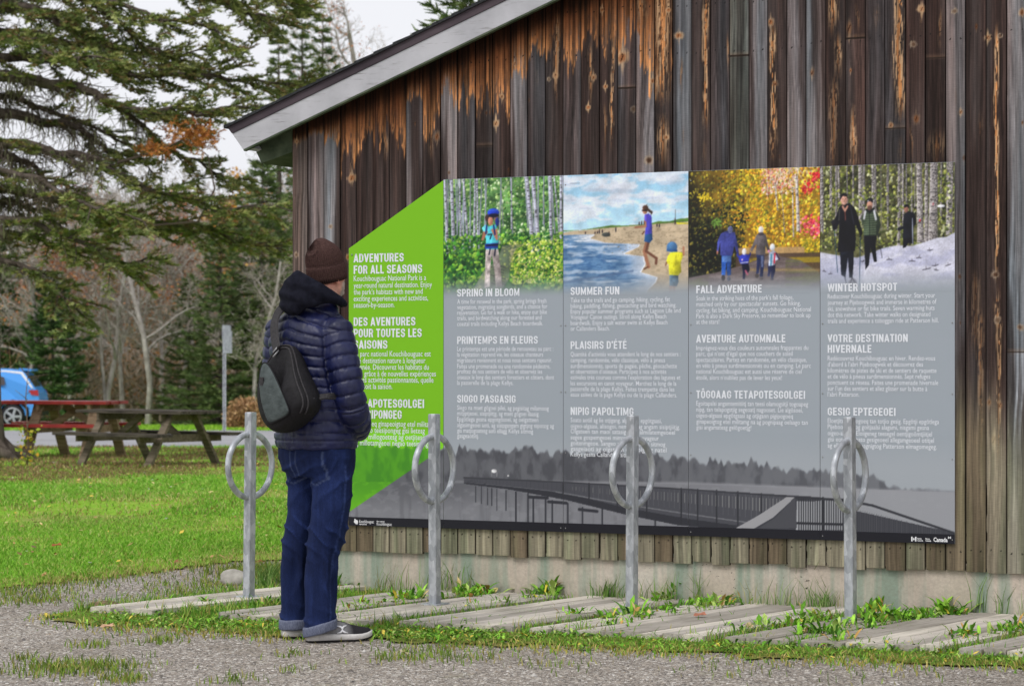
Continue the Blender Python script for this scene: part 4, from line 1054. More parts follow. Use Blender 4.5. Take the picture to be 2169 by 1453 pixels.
def pic_winter():
    G = Ras(400, 350, (38, 1438, 80, 1290)); rs = np.random.RandomState(4); X, Y = G.X, G.Y
    n = fbm(X * .008, Y * .008, 51, 5); n2 = fbm(X * .03, Y * .03, 55, 4)
    G.A[:] = np.array((92, 92, 62.)) * (.35 + 1.3 * n)[..., None] + (n2 - .5)[..., None] * 70
    gl = [(134, 142, 66), (104, 116, 56), (160, 162, 90), (58, 62, 44), (40, 42, 36), (186, 188, 150), (82, 92, 52)]
    G.leaves(rs, 1900, (38, 1438, 80, 880), gl, 6, 18)
    for k in range(26):
        x = rs.uniform(40, 1430); G.trunk(rs, x, x + rs.uniform(-10, 10), rs.uniform(8, 24), 70, rs.uniform(420, 860), (150, 144, 146), True)
    for x, xb, wd, y1 in [(50, 56, 34, 640), (150, 150, 26, 480), (230, 240, 20, 420), (456, 470, 44, 620), (590, 600, 30, 560), (866, 862, 30, 900), (905, 910, 22, 700), (1070, 1090, 66, 830), (1150, 1148, 40, 820), (1225, 1215, 90, 860), (1400, 1380, 60, 760)]:
        G.trunk(rs, x, xb, wd, 70, y1, (166, 160, 160), True)
        for k in range(int(wd * 3)):
            t = rs.rand(); G.el(x + (xb - x) * t + rs.uniform(-.45, .45) * wd, 70 + t * (y1 - 70), 4, 6, (66, 60, 58) if rs.rand() < .6 else (206, 200, 200), .8)
    G.leaves(rs, 500, (60, 1000, 300, 860), gl[:4], 6, 16, lambda x, y: .6); G.leaves(rs, 120, (1280, 1400, 150, 780), gl, 6, 16)
    sh = np.interp(X, [38, 200, 430, 620, 700, 840, 1000, 1160, 1260, 1350, 1438], [900, 930, 960, 900, 872, 850, 858, 815, 786, 780, 740])
    sno = fbm(X * .004, Y * .012, 61, 4)
    bank = Y > sh
    G.put(sst(sh - 6, sh + 10, Y) * (Y > sh - 20), (196, 196, 214)); G.put(bank * sst(.4, .65, sno) * .6, (170, 172, 198)); G.put(bank * sst(.62, .4, sno) * .5, (212, 212, 226))
    fl = np.interp(X, [430, 500, 560, 640, 800, 1000, 1438], [1300, 1120, 1040, 1000, 960, 900, 830])
    G.put(sst(30, 0, np.abs(Y - fl)) * (X > 480) * (X < 900) * .5, (226, 226, 236)); G.put(bank * (X < 500) * (Y > 960) * .3, (160, 164, 190))
    for x, y, l in [(1000, 1000, 30), (765, 980, 26), (1150, 1080, 40), (1240, 1050, 30), (1370, 1045, 26), (1185, 905, 24), (1070, 968, 24), (80, 1082, 16), (145, 1108, 18), (1250, 1090, 20), (485, 1000, 16)]:
        G.line([(x - l, y + rs.uniform(-8, 8)), (x, y), (x + l, y + rs.uniform(-14, 14))], 8, (58, 56, 68), .9); G.line([(x, y), (x + rs.uniform(-14, 14), y - rs.uniform(8, 30))], 5, (70, 66, 76), .8)
    G.el(1300, 490, 40, 14, (224, 224, 232)); G.el(1082, 620, 9, 14, (186, 60, 70)); G.el(1218, 470, 8, 14, (170, 60, 70), .6)
    bk = (24, 24, 32)
    # third hiker
    G.poly([(905, 770), (1012, 770), (1020, 840), (960, 830), (935, 870), (905, 880)], (22, 22, 30)); G.poly([(915, 560), (960, 530), (1020, 545), (1045, 600), (1040, 660), (1015, 670), (1012, 780), (902, 785), (910, 700), (850, 710), (850, 685), (905, 670)], (30, 32, 42), shade=.4)
    G.el(940, 505, 25, 38, (150, 108, 94)); G.poly([(916, 500), (920, 470), (945, 462), (966, 475), (968, 505), (950, 488)], (24, 24, 30)); G.line([(1004, 600), (1008, 840)], 9, (170, 176, 196))
    # second hiker, quilted green jacket
    G.poly([(500, 740), (635, 735), (620, 850), (636, 1000), (605, 1005), (570, 860), (552, 1030), (515, 1075), (505, 900)], (24, 26, 34)); G.poly([(510, 530), (560, 500), (620, 520), (660, 580), (676, 660), (655, 720), (630, 755), (498, 750), (492, 640), (480, 660), (470, 580)], (62, 74, 60), shade=.3)
    for k in range(9): G.line([(500, 560 + k * 22), (630, 556 + k * 22)], 7, (124, 138, 112), .7)
    G.line([(556, 520), (560, 750)], 7, (36, 44, 38)); G.line([(515, 520), (500, 590)], 20, (206, 208, 216)); G.line([(605, 515), (625, 600)], 20, (206, 208, 216)); G.el(560, 460, 30, 48, (186, 140, 122)); G.el(560, 490, 26, 24, (96, 70, 62)); G.poly([(528, 440), (532, 405), (560, 390), (592, 402), (596, 445), (560, 425)], (34, 34, 42)); G.el(543, 424, 7, 7, (210, 210, 214)); G.line([(530, 510), (560, 530), (600, 500)], 22, (30, 34, 36)); G.line([(650, 750), (690, 965)], 6, (60, 62, 74)); G.line([(640, 660), (640, 740)], 24, (44, 52, 44))
    # first hiker in black
    G.poly([(246, 880), (392, 870), (392, 1000), (380, 1150), (345, 1150), (330, 960), (305, 1150), (258, 1120), (252, 1000)], (30, 34, 46), shade=.4); G.poly([(235, 480), (270, 450), (350, 440), (400, 480), (440, 580), (488, 730), (465, 760), (408, 640), (415, 780), (405, 895), (222, 905), (232, 760), (240, 620), (205, 690), (170, 690), (155, 610), (190, 590), (215, 540)], bk, shade=.3)
    G.line([(352, 450), (395, 640)], 10, (50, 52, 64), .8); G.line([(240, 500), (236, 600)], 9, (110, 112, 96), .7); G.line([(300, 500), (304, 600)], 7, (170, 96, 80), .9); G.el(290, 402, 38, 56, (196, 150, 134)); G.poly([(248, 410), (250, 360), (285, 338), (322, 350), (330, 405), (315, 375), (275, 370)], (34, 32, 36)); G.el(290, 438, 13, 4, (222, 196, 188), .6); G.el(276, 398, 5, 4, (50, 36, 34)); G.el(306, 398, 5, 4, (50, 36, 34)); G.line([(292, 405), (294, 420)], 5, (170, 120, 104)); G.line([(275, 470), (300, 510), (325, 470)], 20, (186, 138, 120))
    G.el(182, 620, 24, 30, (34, 32, 38)); G.line([(186, 690), (222, 1100)], 7, (46, 70, 92)); G.line([(462, 760), (452, 1240)], 7, (46, 70, 92)); G.line([(415, 830), (490, 910)], 9, (40, 40, 48)); G.el(380, 1200, 46, 46, (104, 102, 116), .9); G.line([(345, 1230), (375, 1150), (425, 1225)], 9, (44, 42, 52)); G.line([(350, 1210), (420, 1200)], 7, (50, 48, 58)); G.line([(300, 1150), (320, 1230)], 10, (60, 62, 78))
    return G, 330

M_PRINT = tinted('printed_panel', .55, .35, 400, .05)
M_TEXT = Mat('printed_lettering', .55, .3).color(rgb(228, 231, 238)).m
M_EDGE = Mat('panel_edge', .5, .4).color(rgb(150, 152, 156)).m
M_FOOT = Mat('panel_footer', .5, .35).color(rgb(22, 22, 32)).m
M_SCREW = Mat('screw_steel', .4, .5, .8).color(rgb(150, 150, 150)).m
M_WHITE = Mat('printed_white', .5, .3).color(rgb(236, 236, 240)).m
GRLIN = s2l(GREY / 255.0)
M_GREYP = Mat('panel_grey', .55, .35).color(tuple(GRLIN)).m
GREEN = np.array((122, 190, 16.))
M_GREENP = Mat('panel_green', .55, .35).color(tuple(s2l(GREEN / 255.))).m

SY = -.014                                         # front of the panels, barn-local y
sign = thing('trail_sign', label='large printed trail sign of one green and four grey photo panels on the board wall', cat='sign', mw=WMAT)
US = [W(741, 800)[0], W(942, 800)[0], W(1195.3, 800)[0], W(1460.3, 800)[0], W(1739, 800)[0], W(2024.3, 800)[0]]
ZB, ZT = .364, 2.240
ZFOOT = ZB + .046
ZGL = W(740, 527)[1]

# the greyscale boardwalk photograph that runs across the foot of all panels, in photo pixels straightened to the sign
def bw_paint():
    w_, h_ = 1300, 210
    G = Ras(w_, h_, (US[0], US[-1], .90, ZFOOT)); G.poly = lambda P_, c_, a_=1.0: Ras.poly(G, P_, c_, a_, 0); U = G.X; Z = G.Y; rs = np.random.RandomState(8)
    q = lambda px, py=HZ: W(px, py)
    G.A[:] = GREY
    G.put(sst(.90, .72, Z) * .35, (178, 181, 187))
    zw = np.interp(U, [q(745)[0], q(1195)[0], q(1460)[0], q(1740)[0], q(2025)[0]], [q(745, 1020)[1], q(1195, 1020)[1], q(1460, 1022)[1], q(1740, 1032)[1], q(2025, 1042)[1]])
    tops = [(700, 955), (760, 940), (905, 952), (935, 948), (968, 962), (975, 940), (990, 952), (1005, 945), (1030, 958), (1060, 958), (1075, 962), (1092, 953), (1122, 942), (1140, 962), (1170, 962), (1195, 958), (1230, 963), (1300, 960), (1385, 966), (1430, 972), (1470, 976), (1500, 980), (1585, 982), (1593, 968), (1602, 985), (1700, 996), (1790, 1002), (1850, 1012), (1872, 1022), (1885, 1030), (1893, 1024), (1905, 1034), (2030, 1040)]
    zt = np.interp(U, [q(*t)[0] for t in tops], [q(*t)[1] for t in tops])
    spiky = np.abs(((U * 18 + 2 * vn(U * 9, U * 0, 3)) % 1) - .5) * 2
    zt = zt + (.030 * (vn(U * 30, U * 0, 71) - .4) + .020 * (.5 - spiky) + .014 * (vn(U * 75, U * 0, 73) - .5)) * sst(q(2025)[0], q(1850)[0], U)
    tr = sst(-.010, .012, zt - Z + .012 * (fbm(U * 60, Z * 60, 74, 2) - .5)) * (Z > zw)
    fade = np.interp(U, [US[0], q(1200)[0], q(1500)[0], q(1850)[0], US[-1]], [.95, .95, .85, .7, .4])
    tn = fbm(U * 26, Z * 13, 75, 5)
    G.put(tr * fade, (90, 91, 98)); G.put(tr * fade * sst(.45, .7, tn) * .6, (66, 67, 74)); G.put(tr * sst(.62, .3, tn) * .35 * fade, (118, 120, 126))
    wat = Z < zw
    G.put(wat * 1.0, (128, 129, 136)); ru = fbm(U * 22, Z * 40, 78, 4); rv = fbm(U * 40, Z * 5, 79, 3)
    G.put(wat * sst(q(1300)[0], q(900)[0], U) * .75 * sst(ZFOOT + .02, zw, Z), (84, 85, 92)); G.put(wat * sst(.5, .75, rv) * sst(q(1700)[0], q(900)[0], U) * .5, (98, 99, 106)); G.put(wat * sst(.52, .7, ru) * .3, (150, 151, 158))
    G.put(wat * sst(q(1450)[0], q(1900)[0], U) * .8, (160, 162, 169)); G.put(sst(.012, 0, np.abs(Z - zw)) * .5 * (U > q(960)[0]), (150, 151, 158))
    dk = (48, 49, 57); md = (74, 75, 83)
    P = lambda l: [q(a, b) for a, b in l]
    # piles
    for x, y0, y1 in [(1010, 1030, 1062), (1022, 1030, 1066), (1035, 1034, 1068), (1044, 1034, 1070), (1055, 1036, 1080), (1074, 1038, 1080), (1095, 1042, 1105), (1121, 1046, 1105), (1132, 1052, 1108), (1158, 1055, 1110), (1172, 1060, 1110), (1205, 1066, 1112), (1236, 1075, 1115), (1278, 1078, 1118), (1390, 1095, 1118)]:
        G.line(P([(x, y0), (x, y1)]), (.010 if x > 1090 else .006), dk, .95, .2)
    for x in (1140, 1180, 1245): G.line(P([(x - 16, 1052 + (x - 1140) * .25), (x + 22, 1054 + (x - 1140) * .27)]), .016, dk)
    # deck and railing coming towards the viewer
    G.poly(P([(985, 1010), (1200, 1020), (1460, 1035), (1740, 1052), (1740, 1118), (1560, 1120), (1460, 1112), (1330, 1090), (1200, 1058), (1080, 1036), (985, 1022)]), md)
    G.poly(P([(985, 1018), (1200, 1044), (1330, 1075), (1460, 1098), (1600, 1117), (1740, 1122), (1560, 1122), (1440, 1112), (1330, 1090), (1200, 1058), (1080, 1036), (985, 1024)]), dk)
    for k in range(70):
        t = (k / 70.) ** 1.25; x = 1000 + 690 * t
        y0 = 1012 + 40 * t; y1 = 1022 + 86 * t
        G.line(P([(x, y0), (x, y1)]), .0028, (104, 105, 112) if t > .35 else (62, 63, 70), .6)
    for k in range(64):                                  # daylight between the balusters, opening towards the viewer
        x = 1215 + k * 7.2; t = (x - 1000) / 690.
        y0 = 1017 + 42 * t; y1 = 1014 + 76 * t
        G.line(P([(x, y0), (x, y1)]), .0022 + .0016 * max(0, t - .4), (112 + 70 * max(0, t - .3),) * 3, .85)
    G.line(P([(1180, 1041), (1330, 1068), (1460, 1088), (1600, 1108)]), .006, (126, 127, 133), .8)
    G.line(P([(985, 1020), (1180, 1040)]), .004, (104, 105, 112), .7)
    for x, y0, y1 in [(1195, 1020, 1050), (1250, 1023, 1066), (1310, 1026, 1082), (1372, 1030, 1094), (1445, 1034, 1108), (1480, 1036, 1112), (1520, 1038, 1114), (1565, 1041, 1117), (1615, 1045, 1117)]:
        G.line(P([(x, y0), (x, y1)]), .008, (44, 45, 52))
    G.line(P([(985, 1011), (1200, 1021), (1460, 1036), (1700, 1053)]), .008, (58, 59, 66))
    # near end: open rail panel, white-topped diagonal handrail
    G.poly(P([(1684, 1052), (2025, 1128), (2025, 1134), (1600, 1130), (1560, 1118)]), (62, 63, 71))
    G.poly(P([(1690, 1060), (1788, 1062), (1788, 1122), (1688, 1122)]), (166, 168, 174))
    for k in range(20):
        x = 1694 + k * 4.9; G.line(P([(x, 1056), (x, 1124)]), .0058, (42, 43, 50))
    G.line(P([(1685, 1107), (1788, 1110)]), .012, (42, 43, 50)); G.line(P([(1745, 1054), (1745, 1120)]), .012, (42, 43, 50)); G.line(P([(1684, 1053), (1788, 1058), (1850, 1070), (2022, 1128)]), .012, (52, 53, 60))
    for k in range(40):
        x = 1820 + k * 4.8; G.line(P([(x, 1078 + (x - 1820) * .25), (x, 1134)]), .0025, (92, 93, 100), .6)
    G.poly(P([(1668, 1052), (1686, 1052), (1640, 1095), (1600, 1118), (1560, 1118), (1610, 1090)]), (158, 158, 163)); G.poly(P([(1686, 1052), (1690, 1118), (1610, 1118), (1645, 1095)]), (74, 75, 82))
    G.el(*q(1049, 997), .016, .010, (214, 214, 218)); G.el(*q(1079, 1007), .005, .005, (200, 200, 204)); G.line(P([(1044, 1000), (1044, 1008)]), .004, (150, 150, 156)); G.line(P([(1055, 1000), (1055, 1008)]), .004, (150, 150, 156))
    # green overlay on the left panel, cut by a diagonal
    d0, d1 = q(743, 1083), q(942, 948)
    dz = d0[1] + (U - d0[0]) / (d1[0] - d0[0]) * (d1[1] - d0[1])
    gm = (U < US[1]) * sst(-.002, .002, Z - dz)
    lum = np.clip(G.A.mean(-1) / GREY.mean(), 0, 1.1)[..., None]
    gc = GREEN * np.clip((lum - .25) * 1.32, 0, 1) + np.array((48, 138, 42.)) * np.clip(1.25 - lum, 0, 1) * .78
    G.A = G.A * (1 - gm[..., None]) + gc * gm[..., None]
    top = sst(.86, .90, Z)[..., None]
    bgc = np.where((U < US[1])[..., None], GREEN, GREY)
    G.A = G.A * (1 - top) + bgc * top
    return G
BW = bw_paint()

def sample(G, x, y):
    """bilinear look-up in a painted picture"""
    fx = (x - G.x0) / (G.x1 - G.x0) * G.w - .5; fy = (y - G.y0) / (G.y1 - G.y0) * G.h - .5
    fx = np.clip(fx, 0, G.w - 1.001); fy = np.clip(fy, 0, G.h - 1.001)
    i = fx.astype(int); j = fy.astype(int); a = (fx - i)[..., None]; b = (fy - j)[..., None]
    A = G.A
    return (A[j, i] * (1 - a) + A[j, i + 1] * a) * (1 - b) + (A[j + 1, i] * (1 - a) + A[j + 1, i + 1] * a) * b

def blur(A):
    B = np.pad(A, ((1, 1), (1, 1), (0, 0)), 'edge')
    return (B[1:-1, 1:-1] * 4 + (B[:-2, 1:-1] + B[2:, 1:-1] + B[1:-1, :-2] + B[1:-1, 2:]) * 2 + B[:-2, :-2] + B[:-2, 2:] + B[2:, :-2] + B[2:, 2:]) / 16

def grid(u0, u1, z0, z1, step, y, fn, name, parent, clip=None):
    nx = int((u1 - u0) / step) + 2; nz = int((z1 - z0) / step) + 2
    U, Z = np.meshgrid(np.linspace(u0, u1, nx), np.linspace(z0, z1, nz))
    if clip is not None: Z = np.minimum(Z, clip(U))
    C = s2l(np.clip(fn(U, Z), 2, 252) / 255.)
    mb = MB(); idx = np.arange(nx * nz).reshape(nz, nx)
    mb.add(np.stack([U, np.full(U.shape, y), Z], -1), np.stack([idx[:-1, :-1], idx[:-1, 1:], idx[1:, 1:], idx[1:, :-1]], -1).reshape(-1, 4), 0, False, C.reshape(-1, 3))
    return mb.build(name, M_PRINT, parent)

_tc = {}
def text_mesh(s, bold):
    """lettering laid flat as a mesh, with its own width and cap height measured"""
    cu = bpy.data.curves.new('lettering', 'FONT'); cu.body = s; cu.size = 1.0; cu.resolution_u = 2
    cu.offset = .030 if bold else .004
    o = bpy.data.objects.new('lettering', cu); COL.objects.link(o)
    dg = bpy.context.evaluated_depsgraph_get(); dg.update()
    me = o.evaluated_get(dg).to_mesh()
    n = len(me.vertices); V = np.zeros(n * 3, np.float32); me.vertices.foreach_get('co', V); V = V.reshape(-1, 3).astype(float)
    me.calc_loop_triangles(); T = np.zeros(len(me.loop_triangles) * 3, np.int32); me.loop_triangles.foreach_get('vertices', T)
    o.evaluated_get(dg).to_mesh_clear(); bpy.data.objects.remove(o); bpy.data.curves.remove(cu)
    return V, T.reshape(-1, 3)

# condensed bold capitals, drawn as strokes (cap height 1)
def _arc(cx, cy, rx, ry, a0, a1, n=9): return [(cx + rx * math.cos(R(a)), cy + ry * math.sin(R(a))) for a in np.linspace(a0, a1, n)]
_h = .088
def _glyphs():
    r = .20; w = .52; a, b = _h, w - _h; lo, hi = _h, 1 - _h
    O = _arc(b - r + .0, hi - r, r, r, 0, 90) + _arc(a + r, hi - r, r, r, 90, 180) + _arc(a + r, lo + r, r, r, 180, 270) + _arc(b - r, lo + r, r, r, 270, 360); O = O + [O[0]]
    def bowl(y0, y1, rr): return [(a, y1)] + _arc(b - rr, y1 - rr, rr, rr, 90, 0, 6) + _arc(b - rr, y0 + rr, rr, rr, 0, -90, 6) + [(a, y0)]
    G_ = [(b, .66)] + _arc(b - r, hi - r, r, r, 0, 90) + _arc(a + r, hi - r, r, r, 90, 180) + _arc(a + r, lo + r, r, r, 180, 270) + _arc(b - r, lo + r, r, r, 270, 360) + [(b, .46), (w / 2 + .02, .46)]
    S_ = [(b, .68)] + _arc(b - .17, hi - .17, .17, .17, 0, 90, 5) + _arc(a + .17, hi - .17, .17, .17, 90, 180, 5) + [(a, .68), (a + .05, .58), (w / 2, .51), (b - .04, .43), (b, .33)] + _arc(b - .17, lo + .17, .17, .17, 0, -90, 5) + _arc(a + .17, lo + .17, .17, .17, 270, 180, 5) + [(a, .31)]
    U_ = [(a, 1)] + _arc(a + r, lo + r, r, r, 180, 270) + _arc(b - r, lo + r, r, r, 270, 360) + [(b, 1)]
    E_ = [[(a, 0), (a, 1)], [(a, hi), (.44, hi)], [(a, .51), (.41, .51)], [(a, lo), (.44, lo)]]
    g = {'A': (.56, [[(.07, 0), (.28, 1), (.49, 0)], [(.14, .27), (.42, .27)]]), 'B': (w, [[(a, 0), (a, 1)], bowl(.51, hi, .16), bowl(lo, .51, .18)]),
         'D': (w, [[(a, 0), (a, 1)], [(a, hi), (w / 2 - .04, hi)] + _arc(b - .22, hi - .22, .22, .22, 90, 0) + _arc(b - .22, lo + .22, .22, .22, 0, -90) + [(a, lo)]]),
         'E': (.46, E_), '\u00c9': (.46, E_ + [[(.19, 1.10), (.30, 1.26)]]), 'F': (.44, E_[:3]), 'G': (w, [G_]), 'H': (w, [[(a, 0), (a, 1)], [(b, 0), (b, 1)], [(a, .52), (b, .52)]]),
         'I': (2 * _h + .01, [[(a, 0), (a, 1)]]), 'L': (.43, [[(a, 0), (a, 1)], [(a, lo), (.43, lo)]]), 'M': (.68, [[(a, 0), (a, 1)], [(.68 - a, 0), (.68 - a, 1)], [(a + .01, 1), (.34, .12), (.67 - a, 1)]]),
         'N': (.54, [[(a, 0), (a, 1)], [(.54 - a, 0), (.54 - a, 1)], [(a + .01, .98), (.53 - a, .02)]]), 'O': (w, [O]), '\u00d4': (w, [O, [(.14, 1.08), (w / 2, 1.24), (.38, 1.08)]]),
         'P': (.5, [[(a, 0), (a, 1)], bowl(.44, hi, .18)]), 'R': (.53, [[(a, 0), (a, 1)], bowl(.47, hi, .17), [(.27, .47), (.36, .40), (b + .0, .0)]]), 'S': (w, [S_]),
         'T': (.48, [[(.24, 0), (.24, 1)], [(0, hi), (.48, hi)]]), 'U': (w, [U_]), 'V': (.54, [[(.07, 1), (.27, .03), (.47, 1)]]), 'W': (.80, [[(.07, 1), (.22, .03), (.40, .95), (.58, .03), (.73, 1)]]),
         '\u2019': (.16, [[(.08, 1), (.06, .72)]])}
    return g
GLYPH = _glyphs()
def stroke_text(s_):
    """polygons of a heading: list of (points, layer)"""
    out = []; x = 0.0; k = 0
    for ch in s_:
        if ch == ' ': x += .27; continue
        w, paths = GLYPH[ch]; hh = _h * (.8 if ch in 'MW' else 1)
        for P in paths:
            P = np.array(P, float); top = P[:, 1].max() > 1.02
            cut = lambda q: np.stack([q[:, 0] + x, q[:, 1] if top else np.clip(q[:, 1], 0, 1)], -1)
            for i in range(len(P) - 1):
                d = P[i + 1] - P[i]; L_ = np.hypot(*d)
                if L_ < 1e-6: continue
                d = d / L_; nrm = np.array((-d[1], d[0])) * (hh if not top else .055); e = d * (.02 if len(P) == 3 else 0)
                out.append((cut(np.array([P[i] - nrm - e, P[i + 1] - nrm + e, P[i + 1] + nrm + e, P[i] + nrm - e])), k)); k += 1
            if len(P) > 3:
                t = np.linspace(0, 2 * np.pi, 11)[:-1]
                for p in P[1:-1]:
                    out.append((cut(p + hh * np.stack([np.cos(t), np.sin(t)], -1)), k)); k += 1
        x += w + .095
    return out, x - .095

CAPH = None
def put_lines(mb, lines, x_left, cap_px, y, bold, m=0):
    """lines: (words, baseline row, right end column)"""
    global CAPH
    if CAPH is None: CAPH = text_mesh('H', False)[0][:, 1].max()
    for s, base, xr in lines:
        if bold and all(c == ' ' or c in GLYPH for c in s):
            polys, wid = stroke_text(s)
            u0, z0 = W(x_left, base); u1, _ = W(xr, base); _, zc = W(x_left, base - cap_px)
            for q, k in polys:
                mb.add(np.stack([u0 + q[:, 0] / wid * (u1 - u0), np.full(len(q), y - 1.2e-6 * (k % 400)), z0 + q[:, 1] * (zc - z0)], -1), np.arange(len(q))[None], m)
            continue
        V, T = text_mesh(s, bold)
        u0, z0 = W(x_left, base); u1, _ = W(xr, base); _, zc = W(x_left, base - cap_px)
        x0, x1 = V[:, 0].min(), V[:, 0].max()
        P = np.stack([u0 + (V[:, 0] - x0) / (x1 - x0) * (u1 - u0), np.full(len(V), y), z0 + V[:, 1] * (zc - z0) / CAPH], -1)
        mb.add(P, T, m)

